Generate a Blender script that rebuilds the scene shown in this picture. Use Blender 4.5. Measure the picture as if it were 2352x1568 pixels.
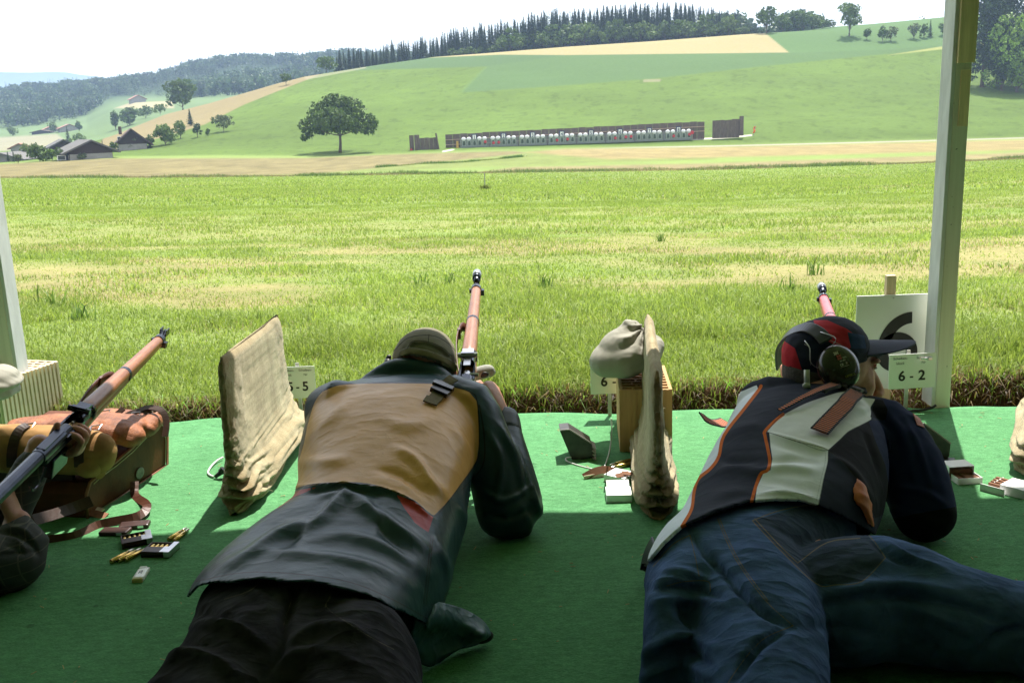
import bpy, bmesh, math, random
import numpy as np
from mathutils import Vector, Matrix
R = math.radians
for o in list(bpy.data.objects): bpy.data.objects.remove(o)
scn = bpy.context.scene
COL = scn.collection
# ---------------------------------------------------------------- camera
FPX, W2, H2 = 2287.0, 1176.0, 784.0          # photograph measured on a 2352 x 1568 grid
CAMZ, PITCH, ROLL = 1.0, R(12.95), R(2.09)
FWD = np.array([0, math.cos(PITCH), -math.sin(PITCH)])
UP0 = np.array([0, math.sin(PITCH), math.cos(PITCH)])
RT0 = np.array([1.0, 0, 0])
RT = RT0*math.cos(ROLL) - UP0*math.sin(ROLL)
UP = UP0*math.cos(ROLL) + RT0*math.sin(ROLL)
CAM = np.array([0, 0, CAMZ])
cd = bpy.data.cameras.new('camera'); cam = bpy.data.objects.new('camera', cd); COL.objects.link(cam)
cd.sensor_width = 36; cd.lens = 36*FPX/(2*W2); cd.clip_start = 0.05; cd.clip_end = 30000
mw = Matrix(((RT[0], UP[0], -FWD[0], 0), (RT[1], UP[1], -FWD[1], 0), (RT[2], UP[2], -FWD[2], CAMZ), (0, 0, 0, 1)))
cam.matrix_world = mw
scn.camera = cam
# ---------------------------------------------------------------- light
SUN_EL, SUN_AZ = R(62), R(19)                 # azimuth to the right of +Y
EXPOSURE = 1.25
w = bpy.data.worlds.new('World'); scn.world = w; w.use_nodes = True
nt = w.node_tree; nt.nodes.clear()
wo = nt.nodes.new('ShaderNodeOutputWorld'); bg = nt.nodes.new('ShaderNodeBackground')
sky = nt.nodes.new('ShaderNodeTexSky'); sky.sky_type = 'NISHITA'; sky.sun_disc = False
sky.sun_elevation = SUN_EL; sky.sun_rotation = SUN_AZ; sky.air_density = 1.3; sky.dust_density = 2.5; sky.altitude = 500
tc = nt.nodes.new('ShaderNodeTexCoord'); mp = nt.nodes.new('ShaderNodeMapping'); mp.inputs['Scale'].default_value = (1, 1, 3.2)
nz = nt.nodes.new('ShaderNodeTexNoise'); nz.inputs['Scale'].default_value = 2.6; nz.inputs['Detail'].default_value = 7; nz.inputs['Roughness'].default_value = .55
rp = nt.nodes.new('ShaderNodeValToRGB'); rp.color_ramp.elements[0].position = .38; rp.color_ramp.elements[1].position = .60
rp.color_ramp.elements[0].color = (.35, .35, .35, 1)
mx = nt.nodes.new('ShaderNodeMix'); mx.data_type = 'RGBA'
mx.inputs[7].default_value = (9.6, 9.9, 10.2, 1)
nt.links.new(tc.outputs['Generated'], mp.inputs[0]); nt.links.new(mp.outputs[0], nz.inputs['Vector'])
nt.links.new(nz.outputs['Fac'], rp.inputs[0]); nt.links.new(rp.outputs[0], mx.inputs[0])
nt.links.new(sky.outputs[0], mx.inputs[6]); nt.links.new(mx.outputs[2], bg.inputs[0]); nt.links.new(bg.outputs[0], wo.inputs[0])
bg.inputs[1].default_value = 0.08
sd = bpy.data.lights.new('sun', 'SUN'); sd.energy = 4.3; sd.angle = R(0.55); sd.color = (1, .955, .87)
sun = bpy.data.objects.new('sun', sd); COL.objects.link(sun)
sdir = Vector((math.sin(SUN_AZ)*math.cos(SUN_EL), math.cos(SUN_AZ)*math.cos(SUN_EL), math.sin(SUN_EL)))
sun.rotation_euler = sdir.to_track_quat('Z', 'Y').to_euler(); sun.location = (0, 0, 30)
scn.view_settings.view_transform = 'Standard'; scn.view_settings.look = 'None'; scn.view_settings.gamma = 1
scn.view_settings.exposure = EXPOSURE
scn.render.resolution_x = 1024; scn.render.resolution_y = 682
scn.cycles.volume_bounces = 1; scn.cycles.max_bounces = 8

# ---------------------------------------------------------------- layout helpers
def ray(u, v):
    return RT*((u-W2)/FPX) + UP*((H2-v)/FPX) + FWD
def P(u, v, Y):                                # point of the sight line at world depth Y
    d = ray(u, v); return CAM + d*(Y/d[1])
def G(u, v, z=0.0):                            # point of the sight line on the level z
    d = ray(u, v); return CAM + d*((z-CAMZ)/d[2])
def proj(co):
    q = np.asarray(co, float) - CAM
    zc = q@FWD; zc = np.where(zc < .05, .05, zc)
    return np.stack([W2 + FPX*(q@RT)/zc, H2 - FPX*(q@UP)/zc], -1)
rng = np.random.default_rng(7)
def hash2(ix, iy, s=0):
    n = (ix.astype(np.int64)*374761393 + iy.astype(np.int64)*668265263 + s*1274126177) & 0xffffffff
    n = ((n ^ (n >> 13))*1274126177) & 0xffffffff
    return ((n ^ (n >> 16)) & 0xffff)/65535.0
def vnoise(x, y, s=0):
    x = np.asarray(x, float); y = np.asarray(y, float)
    ix = np.floor(x); iy = np.floor(y); fx = x-ix; fy = y-iy
    fx = fx*fx*(3-2*fx); fy = fy*fy*(3-2*fy)
    a = hash2(ix, iy, s); b = hash2(ix+1, iy, s); c = hash2(ix, iy+1, s); d = hash2(ix+1, iy+1, s)
    return a+(b-a)*fx+(c-a)*fy+(a-b-c+d)*fx*fy
def fbm(x, y, s=0, o=4):
    t = 0; a = .5; n = 0
    for k in range(o):
        t = t+a*vnoise(x*2**k, y*2**k, s+k*17); n += a; a *= .5
    return t/n
def sstep(a, b, x):
    t = np.clip((x-a)/(b-a), 0, 1); return t*t*(3-2*t)
def seg_dist(p, poly, closed=False):
    poly = np.asarray(poly, float); n = len(poly); best = np.full(len(p), 1e9); best_t = np.zeros(len(p))
    L = n if closed else n-1
    for i in range(L):
        a = poly[i]; b = poly[(i+1) % n]; ab = b-a; l2 = max(ab@ab, 1e-9)
        t = np.clip(((p-a)@ab)/l2, 0, 1)
        d = np.linalg.norm(p-a-t[:, None]*ab, axis=1)
        m = d < best; best = np.where(m, d, best); best_t = np.where(m, (i+t)/L, best_t)
    return best, best_t
def sdf_poly(p, poly):                         # positive inside
    d, _ = seg_dist(p, poly, True)
    poly = np.asarray(poly, float); n = len(poly); ins = np.zeros(len(p), bool)
    j = n-1
    for i in range(n):
        a = poly[i]; b = poly[j]
        c = ((a[1] > p[:, 1]) != (b[1] > p[:, 1])) & (p[:, 0] < (b[0]-a[0])*(p[:, 1]-a[1])/(b[1]-a[1]+1e-12)+a[0])
        ins ^= c; j = i
    return np.where(ins, d, -d)
def smooth_line(pts, n=8):
    pts = np.asarray(pts, float)
    q = np.vstack([2*pts[0]-pts[1], pts, 2*pts[-1]-pts[-2]]); out = []
    for i in range(1, len(q)-2):
        for k in range(n):
            t = k/n
            out.append(.5*((2*q[i])+(-q[i-1]+q[i+1])*t+(2*q[i-1]-5*q[i]+4*q[i+1]-q[i+2])*t*t+(-q[i-1]+3*q[i]-3*q[i+1]+q[i+2])*t**3))
    out.append(q[-2]); return np.array(out)

# ---------------------------------------------------------------- mesh primitives: each returns (verts, faces)
def comb(*ms):
    V = []; F = []; o = 0
    for v, f in ms:
        v = np.asarray(v, float).reshape(-1, 3); V.append(v); F += [tuple(i+o for i in q) for q in f]; o += len(v)
    return np.vstack(V), F
def frame(x, y, z):                            # 3x3, columns are axes
    return np.stack([np.asarray(a, float)/np.linalg.norm(a) for a in (x, y, z)], 1)
def rotz(a):
    c, s = math.cos(a), math.sin(a); return np.array([[c, -s, 0], [s, c, 0], [0, 0, 1.0]])
def roty(a):
    c, s = math.cos(a), math.sin(a); return np.array([[c, 0, s], [0, 1.0, 0], [-s, 0, c]])
def rotx(a):
    c, s = math.cos(a), math.sin(a); return np.array([[1.0, 0, 0], [0, c, -s], [0, s, c]])
def xf(m, c=(0, 0, 0), Rm=None):
    v = np.asarray(m[0], float)
    if Rm is not None: v = v@np.asarray(Rm).T
    return v+np.asarray(c, float), m[1]
def box(c, s, Rm=None):
    x, y, z = [k/2 for k in s]
    v = np.array([(-x, -y, -z), (x, -y, -z), (x, y, -z), (-x, y, -z), (-x, -y, z), (x, -y, z), (x, y, z), (-x, y, z)], float)
    return xf((v, [(0, 3, 2, 1), (4, 5, 6, 7), (0, 1, 5, 4), (1, 2, 6, 5), (2, 3, 7, 6), (3, 0, 4, 7)]), c, Rm)
def prism(pts2, depth, c=(0, 0, 0), Rm=None):  # polygon in local xz, extruded along local y
    n = len(pts2); v = [(p[0], -depth/2, p[1]) for p in pts2]+[(p[0], depth/2, p[1]) for p in pts2]
    f = [tuple(range(n)), tuple(range(2*n-1, n-1, -1))]+[(i, (i+1) % n+0, (i+1) % n+n, i+n) for i in range(n)]
    f = [f[0], f[1]]+[(q[1], q[0], q[3], q[2]) for q in f[2:]]
    return xf((np.array(v, float), f), c, Rm)
def tube(pts, rad, seg=12, smooth=0, cap=True, up=(0, 0, 1), flat=None, round_cap=False):
    """rad: number, list, or list of (half-width, half-height); section upright along 'up'"""
    pts = np.asarray(pts, float); n = len(pts)
    rr = [rad]*n if np.isscalar(rad) else list(rad)
    rr = np.array([(r, r) if np.isscalar(r) else r for r in rr], float)
    if smooth:
        m = smooth_line(np.hstack([pts, rr]), smooth); pts = m[:, :3]; rr = m[:, 3:]; n = len(pts)
    rr = np.maximum(rr, 1e-5)
    T = np.gradient(pts, axis=0) if n > 2 else np.array([pts[1]-pts[0]]*2)
    T /= np.linalg.norm(T, axis=1)[:, None]+1e-12
    if round_cap:
        a0, a1 = pts[0], pts[-1]; t0, t1 = T[0], T[-1]
        pre = []; post = []
        for k in (0.97, .8, .5):
            s = math.sqrt(1-k*k)
            pre.append((a0-t0*k*rr[0].min(), rr[0]*s, t0)); post.append((a1+t1*k*rr[-1].min(), rr[-1]*s, t1))
        pts = np.vstack([[p[0] for p in pre], pts, [p[0] for p in post[::-1]]])
        rr = np.vstack([[p[1] for p in pre], rr, [p[1] for p in post[::-1]]])
        T = np.vstack([[p[2] for p in pre], T, [p[2] for p in post[::-1]]]); n = len(pts)
    V = []; upv = np.asarray(up, float)
    for i in range(n):
        s = np.cross(T[i], upv)
        if np.linalg.norm(s) < 1e-3: s = np.cross(T[i], (0, 1, 0.01))
        s /= np.linalg.norm(s); u = np.cross(s, T[i])
        for k in range(seg):
            a = 2*math.pi*k/seg
            V.append(pts[i]+s*math.cos(a)*rr[i, 0]+u*math.sin(a)*rr[i, 1])
    F = []
    for i in range(n-1):
        for k in range(seg):
            a = i*seg+k; b = i*seg+(k+1) % seg
            F.append((a, b, b+seg, a+seg))
    if cap: F.append(tuple(range(seg-1, -1, -1))); F.append(tuple((n-1)*seg+k for k in range(seg)))
    return np.array(V), F
def ribbon(pts, wid, th, up=(0, 0, 1), smooth=4):
    pts = smooth_line(pts, smooth) if smooth else np.asarray(pts, float)
    n = len(pts); T = np.gradient(pts, axis=0); T /= np.linalg.norm(T, axis=1)[:, None]+1e-12
    ups = np.asarray(up, float); ups = np.tile(ups, (n, 1)) if ups.ndim == 1 else ups
    V = []
    for i in range(n):
        s = np.cross(T[i], ups[i]); s /= np.linalg.norm(s)+1e-9; u = np.cross(s, T[i])
        for a, b in ((-1, -1), (1, -1), (1, 1), (-1, 1)): V.append(pts[i]+s*a*wid/2+u*b*th/2)
    F = [(3, 2, 1, 0), tuple((n-1)*4+k for k in range(4))]
    for i in range(n-1):
        for k in range(4): a = i*4+k; b = i*4+(k+1) % 4; F.append((a, b, b+4, a+4))
    return np.array(V), F
def ellipsoid(c, s, Rm=None, nu=20, nv=12):
    V = []; F = []
    for j in range(nv+1):
        p = math.pi*j/nv
        for i in range(nu):
            a = 2*math.pi*i/nu; V.append((s[0]*math.sin(p)*math.cos(a), s[1]*math.sin(p)*math.sin(a), s[2]*math.cos(p)))
    for j in range(nv):
        for i in range(nu):
            a = j*nu+i; b = j*nu+(i+1) % nu; F.append((a, a+nu, b+nu, b))
    return xf((np.array(V, float), F), c, Rm)
def lathe(prof, c=(0, 0, 0), Rm=None, seg=20):  # (r, z) profile about local z
    V = []; F = []; n = len(prof)
    for r, z in prof:
        for k in range(seg): a = 2*math.pi*k/seg; V.append((max(r, 1e-5)*math.cos(a), max(r, 1e-5)*math.sin(a), z))
    for i in range(n-1):
        for k in range(seg): a = i*seg+k; b = i*seg+(k+1) % seg; F.append((a, b, b+seg, a+seg))
    F.append(tuple(range(seg-1, -1, -1))); F.append(tuple((n-1)*seg+k for k in range(seg)))
    return xf((np.array(V, float), F), c, Rm)
def text_mesh(s, size, th=0.0004, bold=0.0, align='CENTER'):
    cu = bpy.data.curves.new('t', 'FONT'); cu.body = s; cu.size = size; cu.extrude = th; cu.offset = bold
    cu.align_x = align; cu.align_y = 'CENTER'; cu.resolution_u = 4
    o = bpy.data.objects.new('t', cu); COL.objects.link(o)
    m = bpy.data.meshes.new_from_object(o.evaluated_get(bpy.context.evaluated_depsgraph_get()))
    V = np.array([v.co[:] for v in m.vertices]).reshape(-1, 3); F = [tuple(p.vertices) for p in m.polygons]
    bpy.data.objects.remove(o); bpy.data.curves.remove(cu); bpy.data.meshes.remove(m)
    return V, F                                 # lies in local xy, faces +z

# ---------------------------------------------------------------- objects
def mesh_data(name, V, F):
    V = np.asarray(V, np.float32); me = bpy.data.meshes.new(name)
    if isinstance(F, np.ndarray):
        k = F.shape[1]; me.vertices.add(len(V)); me.vertices.foreach_set('co', V.ravel())
        me.loops.add(F.size); me.loops.foreach_set('vertex_index', F.astype(np.int32).ravel())
        me.polygons.add(len(F)); me.polygons.foreach_set('loop_start', np.arange(0, F.size, k, dtype=np.int32))
        me.polygons.foreach_set('loop_total', np.full(len(F), k, np.int32)); me.update(calc_edges=True)
    else:
        me.from_pydata(V.tolist(), [], F); me.update()
    return me
def mk(name, m, mat=None, parent=None, smooth=False, bevel=0, auto=None, subs=0):
    V, F = m; V = np.asarray(V, float); q_ = parent
    while q_ is not None: V = V-np.array(q_.location); q_ = q_.parent
    me = mesh_data(name, V, F)
    o = bpy.data.objects.new(name, me); COL.objects.link(o)
    if mat: me.materials.append(mat)
    if smooth: me.polygons.foreach_set('use_smooth', np.ones(len(me.polygons), bool))
    if parent is not None: o.parent = parent
    if bevel:
        b = o.modifiers.new('bevel', 'BEVEL'); b.width = bevel; b.segments = 2; b.limit_method = 'ANGLE'; b.angle_limit = R(40)
    if subs:
        b = o.modifiers.new('sub', 'SUBSURF'); b.levels = subs; b.render_levels = subs
    return o
def tag(o, label=None, cat=None, group=None, kind=None):
    if label: o['label'] = label
    if cat: o['category'] = cat
    if group: o['group'] = group
    if kind: o['kind'] = kind
    return o
def thing(name, loc, label, cat, group=None):
    o = bpy.data.objects.new(name, None); COL.objects.link(o); o.location = tuple(float(k) for k in loc); o.empty_display_size = .05
    return tag(o, label, cat, group)
def copy_tree(o, loc=None, rz=None, parent=None, sc=None):
    c = o.copy(); COL.objects.link(c)
    if parent is not None: c.parent = parent
    if loc is not None: c.location = tuple(float(k) for k in loc)
    if rz is not None: c.rotation_euler = (0, 0, rz)
    if sc is not None: c.scale = sc
    for ch in list(o.children): copy_tree(ch, parent=c)
    return c
def set_attr(o, name, arr):
    a = o.data.attributes.new(name, 'FLOAT', 'POINT'); a.data.foreach_set('value', np.asarray(arr, np.float32))
def set_col(o, name, arr):
    a = o.data.color_attributes.new(name, 'FLOAT_COLOR', 'POINT')
    c = np.ones((len(arr), 4), np.float32); c[:, :3] = arr; a.data.foreach_set('color', c.ravel())

# ---------------------------------------------------------------- materials
def nodes(name):
    m = bpy.data.materials.new(name); m.use_nodes = True; t = m.node_tree
    return m, t, t.nodes['Principled BSDF']
def link(t, a, b): t.links.new(a, b)
def nnoise(t, scale, detail=4, rough=.55, coord='Object', stretch=None):
    c = t.nodes.new('ShaderNodeTexCoord'); n = t.nodes.new('ShaderNodeTexNoise')
    n.inputs['Scale'].default_value = scale; n.inputs['Detail'].default_value = detail; n.inputs['Roughness'].default_value = rough
    if stretch:
        mp_ = t.nodes.new('ShaderNodeMapping'); mp_.inputs['Scale'].default_value = stretch
        link(t, c.outputs[coord], mp_.inputs[0]); link(t, mp_.outputs[0], n.inputs['Vector'])
    else: link(t, c.outputs[coord], n.inputs['Vector'])
    return n.outputs['Fac']
def nmix(t, fac, a, b, mode='MIX'):
    m = t.nodes.new('ShaderNodeMix'); m.data_type = 'RGBA'; m.blend_type = mode
    for s, i in ((fac, 0), (a, 6), (b, 7)):
        if isinstance(s, (int, float)): m.inputs[i].default_value = s
        elif isinstance(s, tuple): m.inputs[i].default_value = (*s[:3], 1)
        else: link(t, s, m.inputs[i])
    return m.outputs[2]
def nmath(t, op, a, b=0.0, clamp=False):
    m = t.nodes.new('ShaderNodeMath'); m.operation = op; m.use_clamp = clamp
    for s, i in ((a, 0), (b, 1)):
        if isinstance(s, (int, float)): m.inputs[i].default_value = s
        else: link(t, s, m.inputs[i])
    return m.outputs[0]
def nramp(t, fac, p0, p1):
    m = t.nodes.new('ShaderNodeMapRange'); m.clamp = True
    link(t, fac, m.inputs[0]); m.inputs[1].default_value = p0; m.inputs[2].default_value = p1
    return m.outputs[0]
def nattr(t, name, col=False):
    a = t.nodes.new('ShaderNodeAttribute'); a.attribute_name = name
    return a.outputs['Color'] if col else a.outputs['Fac']
def nbump(t, h, strength, dist=0.01, prev=None):
    b = t.nodes.new('ShaderNodeBump'); b.inputs['Strength'].default_value = strength; b.inputs['Distance'].default_value = dist
    link(t, h, b.inputs['Height'])
    if prev is not None: link(t, prev, b.inputs['Normal'])
    return b.outputs[0]
def dark(c, k): return tuple(x*k for x in c[:3])
def mat(name, col, rough=.6, var=.25, vscale=12, bump=0, bscale=80, bdist=.002, metal=0, spec=.5, col2=None, stretch=None, coat=0, sheen=0):
    m, t, b = nodes(name)
    f = nramp(t, nnoise(t, vscale, 5, .6, stretch=stretch), .3, .7)
    c = nmix(t, f, dark(col, 1-var), col2 if col2 else tuple(min(1, x*(1+var*.6)) for x in col))
    link(t, c, b.inputs['Base Color']); b.inputs['Roughness'].default_value = rough; b.inputs['Metallic'].default_value = metal
    b.inputs['Specular IOR Level'].default_value = spec; b.inputs['Coat Weight'].default_value = coat
    if sheen: b.inputs['Sheen Weight'].default_value = sheen
    if bump: link(t, nbump(t, nnoise(t, bscale, 3, .6, stretch=stretch), bump, bdist), b.inputs['Normal'])
    return m

# ================================================================ TERRAIN
EDGE = 3.36
CURVES = [  # depth Y, outline in the photograph
 (150, [(-300, 425), (0, 411), (380, 409), (740, 405), (1100, 399), (1640, 391), (2100, 377), (2352, 365), (2700, 350)]),
 (200, [(-300, 405), (0, 395), (500, 391), (1100, 379), (1700, 362), (2352, 345), (2700, 335)]),
 (285, [(-300, 384), (0, 376), (240, 362), (500, 360), (690, 361), (930, 355), (1100, 347), (1400, 341), (1700, 337), (2352, 320), (2700, 312)]),
 (310, [(-300, 378), (0, 371), (240, 353), (500, 346), (700, 346), (930, 340), (1100, 334), (1400, 325), (1700, 310), (2352, 300), (2700, 295)]),
 (345, [(-300, 374), (0, 366), (240, 346), (500, 325), (700, 318), (930, 308), (1100, 300), (1400, 288), (1700, 275), (2352, 262), (2700, 255)]),
 (420, [(-300, 368), (0, 357), (180, 342), (300, 310), (500, 275), (700, 245), (1000, 225), (1400, 200), (1800, 185), (2352, 190), (2700, 190)]),
 (480, [(-300, 366), (0, 353), (180, 336), (300, 300), (500, 245), (640, 207), (850, 176), (1100, 155), (1400, 138), (1800, 118), (2352, 100), (2700, 90)]),
 (540, [(-300, 365), (0, 350), (200, 331), (250, 316), (300, 295), (380, 263), (480, 238), (560, 215), (640, 192), (700, 177), (850, 153), (1000, 131), (1100, 124), (1300, 108), (1500, 95), (1700, 80), (1800, 74), (1900, 68), (2000, 62), (2180, 46), (2352, 36), (2700, 20)]),
 (600, [(-300, 363), (0, 346), (200, 328), (260, 318), (380, 275), (640, 205), (1000, 140), (1400, 108), (1800, 84), (1900, 66), (2000, 58), (2180, 41), (2352, 30), (2700, 14)]),
 (760, [(-300, 350), (0, 330), (150, 315), (220, 300), (300, 275), (400, 262), (640, 225), (1000, 170), (1800, 110), (2352, 60), (2700, 40)]),
 (950, [(-300, 330), (0, 308), (200, 287), (250, 262), (310, 240), (400, 232), (640, 215), (1000, 175), (1800, 120), (2352, 80), (2700, 60)]),
 (1150, [(-300, 300), (0, 285), (200, 262), (250, 245), (310, 231), (400, 226), (700, 196), (1000, 175), (1800, 130), (2352, 90), (2700, 70)]),
 (1600, [(-300, 228), (0, 222), (200, 207), (350, 195), (450, 165), (540, 150), (700, 150), (800, 140), (1000, 150), (1800, 150), (2352, 110), (2700, 90)]),
 (2600, [(-300, 290), (0, 285), (500, 262), (1200, 240), (2352, 200), (2700, 190)]),
 (9000, [(-300, 306), (0, 297), (1200, 257), (2700, 205)]),
]
_cy = []; _cz = []
for Y, pts in CURVES:
    q = np.array([P(u, v, Y) for u, v in pts]); _cy.append(Y); _cz.append((q[:, 0]/Y, q[:, 2]))
def terrain(tx, Y):
    """height over (x/Y, Y)"""
    tx = np.asarray(tx, float); Y = np.asarray(Y, float)
    near = np.where(Y < 6, .05-.05*sstep(3.4, 6, Y), 0.0)
    ys = [3.6, 20.0]+_cy
    c = [np.interp(tx, a, b) for a, b in _cz]
    z150 = c[0]
    zs = [np.full_like(tx, .02), z150*(20/150.0)+.02]+c
    # pchip in Y
    zs = np.stack(zs); ys = np.array(ys); h = np.diff(ys); d = np.diff(zs, axis=0)/h[:, None]
    m = np.zeros_like(zs); m[0] = d[0]; m[-1] = d[-1]
    for i in range(1, len(ys)-1):
        w1 = 2*h[i]+h[i-1]; w2 = h[i]+2*h[i-1]
        same = d[i-1]*d[i] > 0
        m[i] = np.where(same, (w1+w2)/(w1/np.where(same, d[i-1], 1)+w2/np.where(same, d[i], 1)), 0)
    Yc = np.clip(Y, ys[0], ys[-1]-1e-6); k = np.clip(np.searchsorted(ys, Yc, side='right')-1, 0, len(h)-1)
    ar = np.arange(len(tx)); t = (Yc-ys[k])/h[k]; H = h[k]
    z = (2*t**3-3*t**2+1)*zs[k, ar]+(t**3-2*t**2+t)*H*m[k, ar]+(-2*t**3+3*t**2)*zs[k+1, ar]+(t**3-t**2)*H*m[k+1, ar]
    z = np.where(Y < 3.6, .02, z)
    x = tx*Y
    z = z+(fbm(x*.9, Y*.9, 3)-.5)*.05*sstep(3.6, 7, Y)*(1-sstep(30, 80, Y))
    z = z+(fbm(x*.03, Y*.03, 5)-.5)*1.2*sstep(300, 340, Y)*(1-sstep(470, 500, Y))
    bank = sstep(EDGE-.015, EDGE+.05, Y+.03*(fbm(x*5, x*0+2, 9)-.5))
    return -.12+(z+.12)*bank
def tz(x, Y):
    return float(terrain(np.array([x/Y]), np.array([float(Y)]))[0])
def T(u, v, y0=4.0, y1=2500.0):
    """first crossing of the sight line with the terrain"""
    ys = np.geomspace(y0, y1, 4000); d = ray(u, v); k = ys/d[1]
    z = CAMZ+d[2]*k; g = terrain(d[0]*k/ys, ys)
    i = int(np.argmax(z < g)); i = max(i, 1)
    if not (z < g).any(): i = len(ys)-1
    a, b = z[i-1]-g[i-1], z[i]-g[i]; f = a/(a-b+1e-12); Y = ys[i-1]+(ys[i]-ys[i-1])*f
    x = d[0]*Y/d[1]; return np.array([x, Y, tz(x, Y)])

tcol = np.unique(np.concatenate([np.linspace(-.60, .60, 720), np.linspace(-3, -.6, 50), np.linspace(.6, 3, 50)]))
yrow = np.unique(np.concatenate([np.linspace(-40, 3.0, 12), np.linspace(3.05, 3.7, 40), np.geomspace(3.7, 150, 170), np.linspace(150, 285, 50),
    np.linspace(285, 600, 250), np.linspace(600, 1150, 60), np.geomspace(1150, 9000, 30), [14000, 24000]]))
TX, YY = np.meshgrid(tcol, yrow); sh = TX.shape; TX = TX.ravel(); YY = YY.ravel()
Xw = TX*np.maximum(YY, 12.0)                   # near rows keep a wide footprint
XT = np.where(YY > .5, Xw/np.maximum(YY, .5), 0)
Z = terrain(XT, YY); Z = np.where(YY > 9000, _cz[-1][1].mean(), Z)
V = np.stack([Xw, YY, Z], -1)
ii = np.arange((sh[0]-1)*sh[1]).reshape(sh[0]-1, sh[1])[:, :-1].ravel()
Fq = np.stack([ii, ii+1, ii+sh[1]+1, ii+sh[1]], -1)
uv = proj(V); uv[YY < 3] = (-9999, -9999)
def reg(poly, s=2.0): return sstep(-s, s, sdf_poly(uv, poly))
X = V[:, 0]; n1 = fbm(X*.05, YY*.05, 11); n2 = fbm(X*.012, YY*.02, 12); n3 = fbm(X*.35, YY*.12, 13)
def C(*c): return np.array(c, float)
col = np.tile(C(.160, .220, .062), (len(V), 1))*(0.80+.42*n1)[:, None]
far = sstep(285, 300, YY)[:, None]; hill = C(.085, .136, .026)*(0.70+.60*n2)[:, None]
hill = hill*(.86+.28*fbm(X*.12, YY*.16, 14, 5))[:, None]*(1-.22*sstep(.62, .74, fbm(X*.5, YY*.35, 15, 3)))[:, None]
col = col*(1-far)+hill*far
def lay(m, c, k=.25, nn=None):
    global col
    nn = n2 if nn is None else nn
    m = m[:, None]*np.ones(3); col = col*(1-m)+np.array(c)*(1-k/2+k*nn[:, None])*m
onhill = (YY > 290)
lay(reg([(780, 163), (1115, 153), (1060, 213), (1300, 196), (1500, 181), (1750, 153), (2000, 128), (2190, 111), (2420, 90), (2420, 20), (2100, 30), (1900, 40), (1000, 100)], 1.5)*(YY > 400), (.070, .122, .042), .2)
lay(reg([(1115, 153), (1300, 127), (1810, 122), (2420, 90), (2420, 82), (1900, 100), (1810, 112), (1300, 124), (900, 128), (780, 163)], 2)*(YY > 400)*.6, (.062, .108, .045), .15)
lay(reg([(1810, 122), (1735, 80), (1800, 60), (2420, 20), (2420, 88), (2000, 116)], 1.5)*(YY > 400), (.075, .135, .045), .2)
lay(reg([(985, 133), (1300, 104), (1735, 60), (1762, 80), (1812, 121), (1300, 127), (1150, 126)], 1.3)*(YY > 400), (.27, .235, .12), .16)
lay(reg([(2040, 127), (2190, 103), (2420, 80), (2420, 90), (2190, 111)], 1.5)*(YY > 400), (.22, .24, .08), .12)
lay(reg([(1115, 153), (1120, 154), (1062, 214), (1054, 212)], 1.2)*(YY > 400)*.7, (.09, .15, .04), .1)
lay(reg([(200, 372), (250, 300), (380, 250), (640, 182), (700, 168), (745, 168), (642, 208), (560, 241), (470, 286), (400, 308), (300, 335), (240, 350)], 2)*(YY > 288)*(YY < 700), (.20, .165, .085), .3)
lay(reg([(700, 178), (840, 153), (842, 157), (702, 184)], 1.0)*(YY > 400)*.5, (.25, .24, .17), .1)
lay(reg([(-400, 392), (0, 377), (240, 364), (700, 363), (930, 354), (1180, 347), (1215, 352), (1000, 374), (880, 386), (740, 400), (380, 407), (0, 408), (-400, 416)], 3)*(YY > 120)*(YY < 330), (.165, .142, .068), .7, n3)
lay(reg([(740, 398), (1000, 374), (1215, 352), (1300, 345), (1700, 338), (1640, 366), (1100, 384)], 4)*(YY > 120)*(YY < 330), (.145, .18, .055), .4, n3)
lay(reg([(1210, 350), (1300, 342), (1640, 338), (2352, 321), (2700, 312), (2700, 336), (2352, 345), (1640, 362), (1400, 366)], 4)*(YY > 120)*(YY < 330), (.225, .185, .085), .5, n3)
lay(reg([(1180, 384), (1640, 375), (2352, 350), (2700, 340), (2700, 352), (2352, 362), (1640, 390), (1100, 397)], 4)*(YY > 120)*(YY < 220), (.20, .17, .085), .5, n3)
path = [(1290, 343), (1460, 339), (1640, 336), (2000, 327), (2352, 317), (2700, 308)]
dpth, _ = seg_dist(uv, path); lay(sstep(2.0, .8, dpth)*(YY > 200)*(YY < 330)*sstep(1290, 1600, uv[:, 0]), (.27, .26, .20), .2)
dp2, _ = seg_dist(uv, [(1018, 348), (1040, 344)]); dp3, _ = seg_dist(uv, [(1590, 320), (1660, 317), (1725, 311)])
lay(sstep(2.5, 1, np.minimum(dp2, dp3))*(YY > 280)*(YY < 345), (.45, .43, .38), .1)
dq, _ = seg_dist(uv, [(232, 362), (250, 352)]); lay(sstep(3, 1.2, dq)*(YY > 270)*(YY < 345), (.42, .40, .35), .1)
dq, _ = seg_dist(uv, [(1480, 186), (1515, 185)]); lay(sstep(5, 1.5, dq)*(YY > 330)*.7, (.20, .19, .12), .3)
# valley floor on the left, beyond the farm
vf = sstep(560, 620, YY)*(YY < 1250)
lay(vf, (.11, .165, .07), .3)
lay(reg([(-400, 340), (60, 312), (130, 308), (160, 330), (60, 345), (-400, 365)], 4)*(YY > 560)*(YY < 1250), (.22, .21, .14), .2)
lay(reg([(262, 249), (300, 236), (395, 232), (400, 249)], 2)*(YY > 560)*(YY < 1250), (.28, .25, .15), .1)
lay(sstep(1200, 1300, YY), (.035, .065, .03), .3)
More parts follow.
